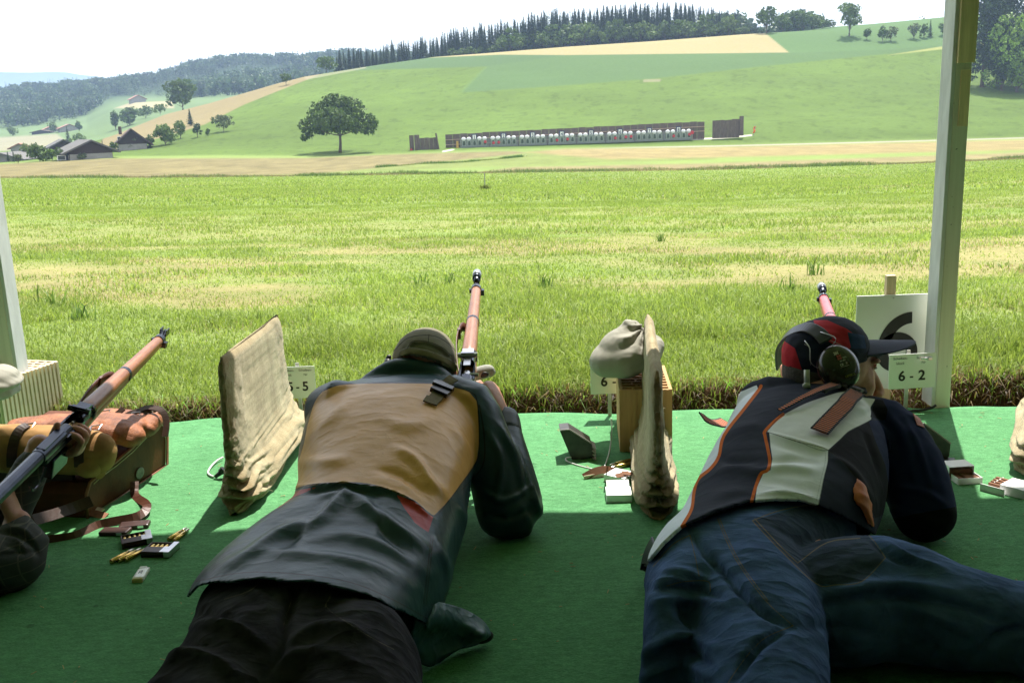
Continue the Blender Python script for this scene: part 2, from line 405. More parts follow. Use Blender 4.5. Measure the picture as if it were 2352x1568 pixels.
# dry swathes in the near field
def dryness(x, Y):
    n = fbm(x*.22+5, Y*.55, 21, 4); n_ = fbm(x*1.1, Y*1.6, 22, 3)
    b = sstep(4.4, 6.0, Y)*(1-.55*sstep(9, 16, Y))*(1-sstep(19, 30, Y)*.93)
    s2 = sstep(.60, .72, fbm(x*.06, Y*.13, 23, 3))*sstep(20, 40, Y)*.35*(1-sstep(90, 140, Y))
    return np.clip(b*sstep(.36, .62, n*.62+n_*.38)*1.05+s2, 0, 1)
dr = dryness(X, YY)*(YY < 150)*(YY > 3.5)
lay(dr*.75, (.27, .225, .11), .5, fbm(X*2, YY*2, 31))
lay((YY < 3.55)*1.0, (.085, .048, .026), .8, fbm(X*9, YY*9, 33))
m, t, b = nodes('ground'); c = nattr(t, 'albedo', True)
n_ = nramp(t, nnoise(t, 26, 6, .7), .3, .7); nl = nramp(t, nnoise(t, .9, 6, .65), .32, .68)
c = nmix(t, .45, c, nmix(t, n_, (.45, .45, .42), (1.45, 1.4, 1.3)), 'MULTIPLY')
c2 = nmix(t, .25, c, nmix(t, nl, (.55, .6, .5), (1.35, 1.3, 1.3)), 'MULTIPLY')
link(t, c2, b.inputs['Base Color']); b.inputs['Roughness'].default_value = .95; b.inputs['Specular IOR Level'].default_value = .1
bb = nbump(t, nnoise(t, 1.6, 6, .7), .35, .35); link(t, nbump(t, nnoise(t, 30, 4, .7), .6, .03, bb), b.inputs['Normal'])
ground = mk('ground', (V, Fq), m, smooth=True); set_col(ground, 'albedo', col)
tag(ground, 'sloping farmland of mown grass rising to a hill of green and straw coloured fields', 'ground', kind='structure')
M_earth = mat('earth', (.10, .058, .032), .95, .6, 25, 1, 60, .01)

# distant ridges, very far, in the haze
def ridge(name, Y, pts, col_):
    pts = smooth_line([(u, v) for u, v in pts], 10)
    top = np.array([P(u, v, Y) for u, v in pts]); n = len(top)
    V = np.vstack([top+[0, 0, 0], np.stack([top[:, 0], np.full(n, Y-900.0), np.full(n, -60.0)], 1), np.stack([top[:, 0], np.full(n, Y+900.0), np.full(n, -60.0)], 1)])
    F = [(i+n, i+n+1, i+1, i) for i in range(n-1)]+[(i, i+1, i+2*n+1, i+2*n) for i in range(n-1)]
    o = mk(name, (V, F), mat(name, col_, .9, .3, .002), smooth=True)
    return tag(o, 'pale blue far ridge low on the horizon at the left', 'hills', kind='structure')
ridge('hills', 7600, [(-500, 178), (-300, 160), (0, 166), (60, 167), (140, 166), (185, 172), (260, 182), (420, 215), (700, 240), (1200, 240)], (.06, .10, .06))

# ================================================================ GRASS (nobody could count it)
def blades(x, y, z, h, wd, lean, colr, bend=.5, two=True):
    n = len(x); a = rng.uniform(0, 2*math.pi, n); la = rng.uniform(0, 2*math.pi, n)
    sx, sy = np.cos(a)*wd/2, np.sin(a)*wd/2; lx, ly = np.cos(la)*lean*h, np.sin(la)*lean*h
    b = np.stack([x, y, z], -1)
    o = np.stack([sx, sy, 0*sx], -1)
    mid = b+np.stack([lx*.35, ly*.35, h*.6*np.clip(1.05-lean*.25, .2, 1)], -1); tip = b+np.stack([lx, ly, h*np.clip(1-lean*bend, .1, 1)], -1)
    if two:
        V = np.stack([b-o, b+o, mid+o*.8, mid-o*.8, tip], 1).reshape(-1, 3)
        k = np.arange(n)*5
        F = np.concatenate([np.stack([k, k+1, k+2], -1), np.stack([k, k+2, k+3], -1), np.stack([k+3, k+2, k+4], -1)]); rep = 5
    else:
        V = np.stack([b-o, b+o, tip], 1).reshape(-1, 3); k = np.arange(n)*3; F = np.stack([k, k+1, k+2], -1); rep = 3
    return V, F, np.repeat(colr, rep, 0)
def scatter(y0, y1, dens, wide=.60, pad=.8):
    area = (y1-y0)*(wide*(y0+y1)+2*pad); n = int(dens*area)
    y = rng.uniform(y0, y1, n*2); k = rng.uniform(0, wide*y1+pad, n*2) < wide*y+pad; y = y[k][:n]
    x = rng.uniform(-1, 1, len(y))*(wide*y+pad); return x, y
GC = []
def zone(y0, y1, dens, h0, h1, w0, w1, two=True, lean=(.1, .7)):
    x, y = scatter(y0, y1, dens); n = len(x); z = terrain(x/y, y)-.01
    d = dryness(x, y); cl = fbm(x*1.3, y*1.3, 41, 3); clump = sstep(.35, .65, cl)
    isdry = rng.uniform(0, 1, n) < (d*.66+.10)
    h = rng.uniform(h0, h1, n)*(.6+.75*clump)*np.where(isdry, .55, 1)*(1-.35*d)
    le = rng.uniform(*lean, n)*np.where(isdry, 1.7, 1)
    g = rng.uniform(0, 1, n)[:, None]
    gn = np.array([.100, .150, .028])*(1-g)+np.array([.235, .285, .078])*g
    gn = gn*1.42*(.70+.36*fbm(x*.5, y*.5, 43)[:, None]+.34*fbm(x*3.1, y*3.1, 44)[:, None]); gn[rng.uniform(0, 1, n) < .06] *= (.55, .55, .7)
    dc = np.array([.26, .205, .095])*(1-g)+np.array([.47, .41, .24])*g
    c = np.where(isdry[:, None], dc, gn)
    GC.append(blades(x, y, z, h, rng.uniform(w0, w1, n), le, c, two=two))
zone(3.37, 4.6, 11000, .05, .105, .0028, .0055, lean=(.15, .95))
zone(4.6, 7, 5600, .035, .09, .0035, .0065, lean=(.15, .95))
zone(7, 13, 1900, .035, .085, .006, .010, lean=(.2, 1.0))
zone(13, 30, 380, .04, .085, .014, .026, two=False)
zone(30, 80, 42, .06, .13, .04, .08, two=False)
zone(80, 150, 9, .10, .20, .09, .16, two=False)
# overhanging roots and straw on the little bank
n = 6500; x = rng.uniform(-3, 3, n); y = rng.uniform(3.36, 3.46, n); z = terrain(x/y, y)
g = rng.uniform(0, 1, n)[:, None]; kind = rng.uniform(0, 1, n)[:, None]
cc = np.where(kind < .55, np.array([.22, .17, .075])*(.3+g), np.where(kind < .8, np.array([.12, .24, .03])*(.6+g), np.array([.10, .06, .03])*(.5+g)))
Vb, Fb, Cb = blades(x, y, z-.02, rng.uniform(.03, .11, n), rng.uniform(.002, .005, n), rng.uniform(.3, 1.3, n), cc, bend=.75)
GC.append((Vb, Fb, Cb))
# clod-like dry roots lying against the soil face
n = 1200; x = rng.uniform(-2.6, 2.6, n); y = np.full(n, 3.345)+rng.uniform(-.03, .03, n); z = rng.uniform(-.06, .02, n)
GC.append(blades(x, y, z, rng.uniform(.02, .06, n), rng.uniform(.002, .004, n), rng.uniform(.6, 1.6, n), np.array([.12, .08, .04])*rng.uniform(.3, 1.3, n)[:, None], bend=.8))
# darker docks and thistles standing in the swathe
for k in range(8):
    yy = rng.uniform(5.2, 13); xx = rng.uniform(-.52, .52)*yy; nb = 26
    x = xx+rng.normal(0, .03, nb); y = yy+rng.normal(0, .03, nb)
    GC.append(blades(x, y, terrain(x/y, y), rng.uniform(.05, .17, nb), rng.uniform(.006, .015, nb), rng.uniform(.1, .7, nb), np.array([.11, .18, .045])*rng.uniform(.7, 1.5, nb)[:, None]))
off = 0; VV = []; FF = []; CC = []
for v_, f_, c_ in GC: VV.append(v_); FF.append(f_+off); CC.append(c_); off += len(v_)
m, t, b = nodes('grass_blades'); link(t, nattr(t, 'albedo', True), b.inputs['Base Color'])
b.inputs['Roughness'].default_value = .5; b.inputs['Specular IOR Level'].default_value = .28
tr = t.nodes.new('ShaderNodeBsdfTranslucent'); ms = t.nodes.new('ShaderNodeMixShader'); ms.inputs[0].default_value = .38
link(t, nmix(t, 1.0, nattr(t, 'albedo', True), (1.25, 1.3, .8), 'MULTIPLY'), tr.inputs[0])
link(t, b.outputs[0], ms.inputs[1]); link(t, tr.outputs[0], ms.inputs[2]); link(t, ms.outputs[0], t.nodes['Material Output'].inputs[0])
M_blades = m
grass = mk('grass', (np.vstack(VV), np.vstack(FF)), m); set_col(grass, 'albedo', np.vstack(CC))
tag(grass, 'mown meadow grass with dry straw swathes in front of the firing line', 'grass', kind='stuff')
# taller unmown strips along the ditch and the path
def strip(name, label, pts, Yw, n, h, cols, seg=None):
    q = np.array([T(u, v, 60, 520) for u, v in pts]); s = rng.uniform(0, len(q)-1, n); i = s.astype(int); f = (s-i)[:, None]
    p = q[i]*(1-f)+q[np.minimum(i+1, len(q)-1)]*f
    x = p[:, 0]+rng.normal(0, .3, n); y = p[:, 1]+rng.uniform(0, Yw, n); z = terrain(x/y, y)
    k = fbm(x*.18, y*.3, 51, 3)
    hh = h*(.35+1.1*sstep(.3, .7, k))*rng.uniform(.5, 1, n)
    c = np.array(cols[0])*(1-sstep(.45, .6, k))[:, None]+np.array(cols[1])*sstep(.45, .6, k)[:, None]
    V_, F_, C_ = blades(x, y, z, hh, rng.uniform(.05, .12, n), rng.uniform(.1, .8, n), c*rng.uniform(.6, 1.3, n)[:, None], two=False)
    o = mk(name, (V_, F_), M_blades); set_col(o, 'albedo', C_); tag(o, label, 'grass', kind='stuff')
strip('tall_grass', 'unmown tan and green grass strip at the end of the mown field', [(-60, 412), (380, 409), (740, 405), (1100, 399), (1640, 391), (2100, 377), (2420, 363)], 7, 26000, .62, [(.23, .195, .11), (.11, .165, .05)])
strip('brush_strip', 'dark green rough strip across the brown meadow', [(860, 386), (960, 378), (1060, 374), (1150, 366), (1200, 361)], 4, 4000, .6, [(.16, .2, .06), (.07, .14, .03)])

# ================================================================ TREES
def leaf_cloud(n, lobes, size, seedv, flat=.0):
    """leaf-sized quads spread through and over a set of lobes (centre, radii)"""
    r = np.random.default_rng(seedv); lobes = [(np.array(c, float), np.array(s, float)) for c, s in lobes]
    vol = np.array([s.prod()**(2/3.) for c, s in lobes]); k = r.choice(len(lobes), n, p=vol/vol.sum())
    d = r.normal(size=(n, 3)); d /= np.linalg.norm(d, axis=1)[:, None]; rad = r.uniform(0, 1, n)**.25
    cs = np.array([c for c, s in lobes])[k]; ss = np.array([s for c, s in lobes])[k]
    p = cs+d*ss*rad[:, None]; p += r.normal(0, size*.8, (n, 3))
    # clumps: pull leaves towards random twig ends, leaving gaps
    m = max(30, n//26); ends = p[r.integers(0, n, m)]
    near = r.integers(0, m, n)
    dd = np.full(n, 1e9); who = np.zeros(n, int)
    for j in range(0, m, 1):
        q = np.linalg.norm(p-ends[j], axis=1); mm = q < dd; dd[mm] = q[mm]; who[mm] = j
    p = p+(ends[who]-p)*.32
    a = r.normal(size=(n, 3))*(1, 1, .8)+d*.8; a /= np.linalg.norm(a, axis=1)[:, None]
    t1 = np.cross(a, r.normal(size=(n, 3))); t1 /= np.linalg.norm(t1, axis=1)[:, None]; t2 = np.cross(a, t1)
    sz = size*r.uniform(.5, 1.3, n)[:, None]
    V = np.stack([p-t1*sz-t2*sz*.6, p+t1*sz-t2*sz*.5, p+t1*sz*.8+t2*sz*.7, p-t1*sz*.9+t2*sz*.6], 1).reshape(-1, 3)
    F = np.arange(4*n).reshape(n, 4)
    tone = r.uniform(.7, 1.25, m)[who]*r.uniform(.85, 1.15, n)
    return V, F, np.repeat(tone, 4)
def leaf_mat(name, c1):
    m, t, b = nodes(name); f = nattr(t, 'tone')
    c = nmix(t, nramp(t, f, .6, 1.4), dark(c1, .6), tuple(x*1.4 for x in c1)); link(t, c, b.inputs['Base Color'])
    b.inputs['Roughness'].default_value = .6; b.inputs['Specular IOR Level'].default_value = .25
    tr = t.nodes.new('ShaderNodeBsdfTranslucent'); ms = t.nodes.new('ShaderNodeMixShader'); ms.inputs[0].default_value = .25
    link(t, c, tr.inputs[0]); link(t, b.outputs[0], ms.inputs[1]); link(t, tr.outputs[0], ms.inputs[2]); link(t, ms.outputs[0], t.nodes['Material Output'].inputs[0])
    return m
M_bark = mat('bark', (.10, .075, .055), .9, .4, 6, .6, 12, .05)
M_leaf = leaf_mat('leaves', (.080, .135, .028)); M_leaf2 = leaf_mat('light_leaves', (.12, .185, .045)); M_leaf3 = leaf_mat('fresh_leaves', (.17, .28, .04))
M_needle = leaf_mat('needles', (.045, .085, .036)); M_olive = leaf_mat('grey_leaves', (.13, .165, .075))
def round_lobes(h, wd, trunk, seedv, k=9, top=1.0, spread=1.0):
    r = np.random.default_rng(seedv); out = []
    cz = trunk+(h-trunk)*.5
    for i in range(k):
        a = 2*math.pi*i/k+r.uniform(-.3, .3); zz = r.uniform(-.75, .75); q = r.uniform(.35, .62)*spread*math.sqrt(max(.1, 1-.6*zz*abs(zz)))
        s = r.uniform(.36, .56)
        out.append(((math.cos(a)*wd/2*q, math.sin(a)*wd/2*q, cz+zz*(h-trunk)*.40), (wd*.5*s, wd*.5*s, (h-trunk)*.30*s*1.6)))
    out.append(((0, 0, cz), (wd*.33, wd*.33, (h-trunk)*.42))); out.append(((0, 0, cz+(h-trunk)*.2*top), (wd*.26, wd*.26, (h-trunk)*.29)))
    return out
def limbs(h, trunk, wd, r0, seedv, lobes=None, lean=0):
    r = np.random.default_rng(seedv); ms = []
    pts = [(0, 0, -.3), (lean*.3+r.uniform(-.02, .02)*h, 0, trunk*.5), (lean, 0, trunk), (lean+r.uniform(-.03, .03)*h, 0, trunk+(h-trunk)*.5)]
    ms.append(tube(pts, [r0*1.35, r0, r0*.85, r0*.3], 8, 3))
    for c, s in (lobes or [])[:5]:
        c = np.array(c); a = np.array([lean, 0, trunk*r.uniform(.8, 1.1)]); mid = (a+c)/2+np.array([0, 0, -.04*h])
        ms.append(tube([a, mid, c], [r0*.5, r0*.3, r0*.1], 5, 2))
    return comb(*ms)
def tree(name, loc, h, wd, trunk, mat_, label, cat='tree', group=None, seedv=1, n=2600, leaf=None, lobes=None, lean=0, r0=None):
    o = thing(name, loc, label, cat, group)
    lobes = lobes or round_lobes(h, wd, trunk, seedv)
    leaf = leaf or wd*.03
    V_, F_, t_ = leaf_cloud(n, lobes, leaf, seedv)
    cme = mesh_data('crown', V_, F_); cr = bpy.data.objects.new('crown', cme); COL.objects.link(cr); cr.parent = o; cme.materials.append(mat_); set_attr(cr, 'tone', t_)
    tv, tf = limbs(h, trunk, wd, r0 or h*.022, seedv, lobes, lean); tme = mesh_data('trunk', tv, tf); tr_ = bpy.data.objects.new('trunk', tme); COL.objects.link(tr_); tr_.parent = o
    tme.materials.append(M_bark); tme.polygons.foreach_set('use_smooth', np.ones(len(tme.polygons), bool))
    return o
def conifer_leaves(h, wd, n, seedv, base=.08):
    r = np.random.default_rng(seedv); t = r.uniform(0, 1, n)**.9; z = h*(base+(1-base)*t)
    lay_ = .75+.25*np.sin(z/h*60+seedv); rad = wd/2*(1-t)**1.05*lay_*r.uniform(.35, 1, n)+.05; a = r.uniform(0, 2*math.pi, n)
    p = np.stack([np.cos(a)*rad, np.sin(a)*rad, z-rad*.18], -1)
    out = np.stack([np.cos(a), np.sin(a), -.45*np.ones(n)], -1); side = np.stack([-np.sin(a), np.cos(a), 0*a], -1)
    s = wd*.10*r.uniform(.5, 1.2, n)[:, None]*(1-.72*t[:, None])
    V = np.stack([p-side*s*.6-out*s, p+side*s*.6-out*s*.8, p+side*s*.35+out*s*1.1, p-side*s*.35+out*s], 1).reshape(-1, 3)
    return V, np.arange(4*n).reshape(n, 4), np.repeat(r.uniform(.6, 1.2, n)*(.85+.3*t), 4)
def conifer(name, loc, h, wd, mat_, label, group=None, seedv=1, n=900, cat='conifer'):
    o = thing(name, loc, label, cat, group); V_, F_, t_ = conifer_leaves(h, wd, n, seedv)
    cme = mesh_data('crown', V_, F_); cr = bpy.data.objects.new('crown', cme); COL.objects.link(cr); cr.parent = o; cme.materials.append(mat_); set_attr(cr, 'tone', t_)
    tv, tf = tube([(0, 0, -.4), (0, 0, h*.5), (0, 0, h*.97)], [h*.014, h*.008, .02], 6); tme = mesh_data('trunk', tv, tf); tr_ = bpy.data.objects.new('trunk', tme); COL.objects.link(tr_); tr_.parent = o; tme.materials.append(M_bark)
    return o
def px(loc, n_):                               # n_ photograph pixels, in metres, at a place
    return n_*float((np.array(loc)-CAM)@FWD)/FPX
# the great walnut before the hill
q = T(781, 351, 250, 400); k = px(q, 1)
def LB(u, v, r_, rz=None, dy=0): return ((u-781)*k, dy*k, (351-v)*k), (r_*k*1.14, r_*k, (rz or r_*.8)*k*1.2)
lobes = [LB(780, 250, 34, 26), LB(745, 258, 28, 20, 10), LB(815, 255, 30, 22, -8), LB(720, 285, 24, 16, -14), LB(845, 283, 24, 17, 12), LB(708, 305, 14, 12, 8), LB(850, 300, 16, 11, -10),
         LB(760, 285, 30, 18, 40), LB(800, 285, 30, 18, -42), LB(780, 275, 36, 20, 55), LB(775, 275, 36, 22, -52), LB(735, 300, 16, 10, 34), LB(825, 298, 18, 10, -30), LB(780, 238, 26, 18, 0), LB(700, 316, 7, 6, 0), LB(862, 288, 9, 8, 5)]
tree('walnut_tree', q, 130*k, 175*k, 42*k, M_leaf, 'broad dark green tree with leaning trunk standing alone at the foot of the hill', seedv=5, n=12000, leaf=2.5*k, lobes=lobes, lean=3*k, r0=3.0*k)
# single trees, placed where the photograph has them: (u, v base, height px, width px, trunk px, material, label)
singles = [
 ('round_tree', 1761, 71, 62, 60, 14, M_leaf, 'round leafy tree on the ridge at the corner of the straw field', 11),
 ('round_tree', 1951, 84, 74, 66, 16, M_leaf2, 'airy light green tree standing alone on the ridge left of the white post', 12),
 ('round_tree', 420, 246, 66, 84, 6, M_leaf, 'large broad tree standing behind the crest of the tan spur', 13),
 ('small_tree', 657, 196, 27, 29, 7, M_leaf, 'small round tree on the tan spur with its shadow beside it', 14),
 ('orchard_tree', 514, 303, 38, 60, 8, M_olive, 'low spreading grey green fruit tree on the lower slope', 15),
 ('orchard_tree', 454, 316, 34, 24, 6, M_needle, 'small dark round tree left of the grey green fruit tree', 16),
 ('orchard_tree', 380, 333, 48, 62, 4, M_leaf2, 'bushy green tree right of the gabled farmhouse', 17),
 ('orchard_tree', 415, 318, 42, 34, 4, M_leaf2, 'green tree behind the bushy tree beside the farmhouse', 18),
 ('orchard_tree', 478, 312, 16, 10, 2, M_leaf2, 'tiny bush between the dark round tree and the fruit tree', 19),
 ('small_tree', 1991, 92, 26, 22, 7, M_leaf, 'tiny tree just right of the airy ridge tree', 20),
 ('small_tree', 2027, 96, 36, 24, 6, M_leaf, 'narrow dark tree in the pair on the ridge slope', 21),
 ('small_tree', 2046, 95, 34, 36, 4, M_olive, 'loose grey green tree in the pair on the ridge slope', 22),
 ('small_tree', 2099, 89, 36, 34, 3, M_olive, 'grey green tree leftmost of the clump beside the post', 23),
 ('small_tree', 2122, 87, 32, 22, 3, M_leaf, 'middle tree of the clump beside the post', 24),
 ('small_tree', 2168, 82, 28, 30, 3, M_leaf, 'bushy tree of the clump closest to the post', 26),
 ('garden_tree', 293, 345, 34, 34, 3, M_olive, 'grey green bush left of the gabled farmhouse', 27),
 ('garden_tree', 312, 343, 28, 38, 2, M_olive, 'pale round bush in front of the gabled farmhouse', 28),
 ('garden_tree', 92, 371, 42, 60, 2, M_leaf, 'dark bushy tree in front of the brown barn', 29),
 ('garden_tree', 120, 369, 28, 26, 2, M_leaf3, 'bright green bush left of the brown barn', 30),
 ('garden_tree', 62, 366, 40, 30, 3, M_leaf2, 'bushy tree behind the low grey roof', 31),
 ('garden_tree', 42, 376, 22, 24, 2, M_olive, 'small pale bush beside the low grey roof', 32),
 ('garden_tree', 205, 362, 20, 28, 2, M_olive, 'low bush at the right gable of the brown barn', 33),
 ('garden_tree', 226, 360, 20, 18, 2, M_olive, 'low bush between barn and slender cypress', 34),
 ('garden_tree', 180, 331, 26, 40, 2, M_leaf2, 'leafy tree behind the ridge of the brown barn', 35),
 ('garden_tree', 345, 338, 28, 26, 2, M_leaf, 'dark bush at the right corner of the farmhouse', 36),
 ('garden_tree', 137, 370, 34, 34, 2, M_leaf, 'dark bush against the left front of the brown barn', 51),
 ('garden_tree', 190, 367, 14, 26, 2, M_olive, 'low pale bush against the middle of the brown barn', 52),
 ('garden_tree', 262, 350, 24, 22, 2, M_leaf, 'small dark bush between cypress and gabled farmhouse', 53),
 ('valley_tree', 122, 305, 26, 22, 3, M_leaf2, 'round tree among the far pink roofs', 37),
 ('valley_tree', 182, 302, 24, 16, 3, M_leaf, 'narrow tree right of the far pink roofs', 38),
 ('valley_tree', 266, 298, 44, 24, 2, M_leaf, 'tall dark tree at the valley bend behind the spur', 39),
 ('valley_tree', 298, 288, 42, 56, 2, M_leaf, 'broad dark tree clump behind the tan spur', 40),
 ('valley_tree', 335, 272, 30, 40, 2, M_leaf, 'bushy tree climbing behind the tan spur', 41),
 ('valley_tree', 368, 262, 24, 34, 2, M_leaf2, 'small bushy tree highest behind the tan spur', 42),
 ('valley_tree', 30, 312, 20, 26, 3, M_leaf2, 'lone far tree on the pale valley meadow', 43),
 ('valley_tree', 750, 165, 34, 62, 2, M_leaf, 'large rounded tree on the crest left of the forest edge', 44)]
for nm, u, v, hp, wp, tp, mt, lb, sdv in singles:
    if u < 420 and v < 320 and hp < 50 and nm == 'valley_tree': q = T(u, v, 700, 1150) if v > 270 else P(u, v, 640)
    elif nm == 'valley_tree': q = P(u, v, 545)
    elif lb.startswith('large broad'): q = P(u, v+6, 590)
    else: q = T(u, v, 250, 620)
    k = px(q, 1); tree(nm, q, hp*k, wp*k, tp*k, mt, lb, seedv=sdv, n=1500 if hp > 40 else 800, leaf=max(wp*.035, 1.3)*k)
for u, v, hp, wp, lb, sdv in [(1063, 0, 0, 0, '', 0), (438, 289, 38, 28, 'small dark conifer on the slope above the fruit trees', 3), (56, 336, 30, 16, '', 0), (158, 331, 40, 24, 'dark conifer behind the barns', 4),
        (2136, 85, 38, 20, 'narrow conifer in the clump beside the post', 5), (20, 372, 24, 15, 'little spruce left in front of the pink roofed house', 6), (33, 373, 26, 15, 'little spruce right in front of the pink roofed house', 7), (238, 354, 34, 14, 'slender dark cypress between barn and farmhouse', 8), (152, 365, 28, 20, 'small conifer at the left corner of the brown barn', 9)]:
    if not lb: continue
    q = T(u, v, 250, 620); k = px(q, 1); conifer('conifer', q, hp*k, wp*k, M_needle, lb, seedv=sdv, n=500)
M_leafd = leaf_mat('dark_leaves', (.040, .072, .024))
# the dark wood at the right, nearest trees
for u, v, hp, wp, mt, lb, sdv in [(2255, 200, 250, 90, M_leafd, 'dark tree at the left edge of the wood beside the white post', 61), (2300, 208, 180, 110, M_leafd, 'dark bushy tree at the foot of the wood right of the post', 62),
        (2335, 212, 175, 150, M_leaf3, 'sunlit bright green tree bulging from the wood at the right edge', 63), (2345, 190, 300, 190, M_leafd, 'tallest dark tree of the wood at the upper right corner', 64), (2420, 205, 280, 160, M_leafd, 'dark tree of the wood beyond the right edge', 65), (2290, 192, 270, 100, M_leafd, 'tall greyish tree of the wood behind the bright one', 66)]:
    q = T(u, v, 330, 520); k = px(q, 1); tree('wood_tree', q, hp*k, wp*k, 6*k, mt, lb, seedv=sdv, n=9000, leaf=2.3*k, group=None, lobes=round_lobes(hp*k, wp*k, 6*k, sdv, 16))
# forest behind the ridge: conifers and broadleaves, each a tree
proto = []
for i in range(5):
    proto.append(conifer('forest_conifer', (0, 0, 0), 26, 11.5, M_needle, 'dark conifer of the forest edge behind the ridge', 'conifers of the forest behind the ridge', seedv=70+i, n=1100))
pl = []
for i in range(4):
    pl.append(tree('forest_broadleaf', (0, 0, 0), 13, 15, 1.5, (M_leaf2, M_leaf)[i % 2], 'rounded broadleaf tree at the forest edge behind the ridge', 'broadleaf trees of the forest behind the ridge', seedv=80+i, n=750, leaf=.62))
used = set()
ZN = ['at the left end of the ridge', 'above the dark green field', 'above the left half of the straw field', 'behind the middle of the straw field', 'behind the right half of the straw field', 'near the lone round tree on the ridge']
def put(src, x, Y, z, rz, s):
    key = src.name; uu_ = proj([(x, Y, z)])[0][0]; zn = ZN[int(np.clip(np.searchsorted([960, 1130, 1300, 1470, 1640], uu_), 0, 5))]
    lb_ = ('dark conifer in the forest ' if 'conifer' in key else 'rounded broadleaf tree at the forest edge ')+zn; src['label'] = lb_; src['group'] = ('conifers ' if 'conifer' in key else 'broadleaf trees ')+zn
    c_ = copy_tree(src, (x, Y, z), rz, sc=s)
rr = random.Random(5)
toptab = [(690, 165), (780, 112), (860, 110), (900, 95), (960, 90), (1040, 66), (1150, 48), (1210, 36), (1260, 22), (1330, 23), (1400, 14), (1438, 9), (1500, 9), (1560, 8), (1600, 15), (1664, 27), (1700, 25), (1718, 48), (1735, 58), (1786, 58), (1800, 28), (1826, 20), (1871, 27), (1890, 40), (1905, 49)]
tu = [a for a, b in toptab]; tv_ = [b for a, b in toptab]
u = 775
while u < 1745:                                # tall conifers
    for row in range(2):
        Y = 560+row*26+rr.uniform(-6, 6)
        top = np.interp(u, tu, tv_)+rr.uniform(-5, 16)+row*1
        uu = u+rr.uniform(-4, 4)
        a = P(uu, top, Y); x = a[0]; g = tz(x, Y)
        h = a[2]-g; h = min(max(h, 12), 34)
        z = a[2]-h; s = h/26.0
        if uu > 1640 and rr.random() < .6: continue
        put(proto[rr.randrange(5)], x, Y, z, rr.uniform(0, 6), (s*rr.uniform(.8, 1.25), s*rr.uniform(.8, 1.25), s))
    u += rr.uniform(6.5, 10)
u = 1040
while u < 1910:                                # lower broadleaves in front
    Y = 548+rr.uniform(0, 8)
    sil = np.interp(u, [1000, 1100, 1300, 1500, 1700, 1800, 1900], [131, 124, 108, 95, 80, 74, 67])
    hp = rr.uniform(26, 56) if 1150 < u < 1700 else rr.uniform(14, 26)
    if u < 1150: hp = rr.uniform(8, 16)
    if 1700 < u < 1795: hp = rr.uniform(18, 26)
    if 1795 <= u < 1890: hp = np.interp(u, [1790, 1830, 1870, 1900], [40, 50, 42, 22])+rr.uniform(-4, 3)
    if 1728 < u < 1798: u += 14; continue
    a = P(u, sil-hp, Y); x = a[0]; g = tz(x, Y); h = max(a[2]-g, 4)
    s = h/13.0; w_ = max(.5, s*rr.uniform(.8, 1.2)) if h < 18 else s*.8
    put(pl[rr.randrange(4)], x, Y, g, rr.uniform(0, 6), (w_, w_, s)); u += rr.uniform(13, 22)
for o_ in proto+pl:
    for ch in list(o_.children): bpy.data.objects.remove(ch)
    bpy.data.objects.remove(o_)
# far woods on the left hillside: one mass
src = [conifer_leaves(19, 8.5, 100, 90+i) for i in range(4)]+[leaf_cloud(110, round_lobes(17, 15, 1, 95+i), 1.25, 95+i) for i in range(6)]
VV = []; FF = []; TT = []; off = 0
def far_tree(x, Y, z, k, s):
    global off
    v_, f_, t_ = src[k]; a = rr.uniform(0, 6.28); c_, s_ = math.cos(a), math.sin(a)
    v2 = v_.copy(); v2[:, 0] = (v_[:, 0]*c_-v_[:, 1]*s_)*s+x; v2[:, 1] = (v_[:, 0]*s_+v_[:, 1]*c_)*s+Y; v2[:, 2] = v_[:, 2]*s+z
    VV.append(v2); FF.append(f_+off); TT.append(t_*rr.uniform(.7, 1.3)); off += len(v_)
cnt = 0
while cnt < 3600:
    u = rr.uniform(-260, 1050); Y = rr.uniform(1010, 1750); tx = (P(u, 300, 1000)[0])/1000; x = tx*Y; g = tz(x, Y); vv = proj([(x, Y, g)])[0][1]
    low = np.interp(u, [-300, 0, 120, 200, 235, 262, 300, 400, 430, 700, 1000], [300, 296, 286, 268, 245, 226, 222, 222, 232, 210, 180])
    if vv > low: continue
    kk = rr.randrange(4) if fbm(np.array([x*.012]), np.array([Y*.012]), 77)[0] > .54 else 4+rr.randrange(6)
    far_tree(x, Y, g-1, kk, rr.uniform(.7, 1.2)); cnt += 1
me_ = (np.vstack(VV), np.vstack(FF)); o = mk('forest', me_, leaf_mat('far_leaves', (.060, .105, .036))); set_attr(o, 'tone', np.concatenate(TT))
tag(o, 'hazy mixed woodland covering the far hillside across the valley', 'forest', kind='stuff')
VV = []; FF = []; TT = []; off = 0
for i in range(520):
    u = rr.uniform(770, 1900); Y = rr.uniform(600, 690); top = np.interp(u, tu, tv_)+rr.uniform(0, 16); a = P(u, top, Y); kk = rr.randrange(4) if u < 1640 else 4+rr.randrange(6); hh_ = (19 if kk < 4 else 17); s__ = rr.uniform(1.0, 1.35)
    far_tree(a[0], Y, a[2]-hh_*s__, kk, s__); far_tree(a[0]+rr.uniform(-3, 3), Y-8, a[2]-hh_*s__-9, 4+rr.randrange(6), 1.1)
for i in range(70):
    u = rr.uniform(2020, 2200); Y = 640+rr.uniform(0, 25); top = np.interp(u, [2020, 2070, 2120, 2190], [54, 48, 36, 30]); a = P(u, top+rr.uniform(-2, 6), Y); far_tree(a[0], Y, a[2]-14, rr.randrange(10), rr.uniform(.6, .8))
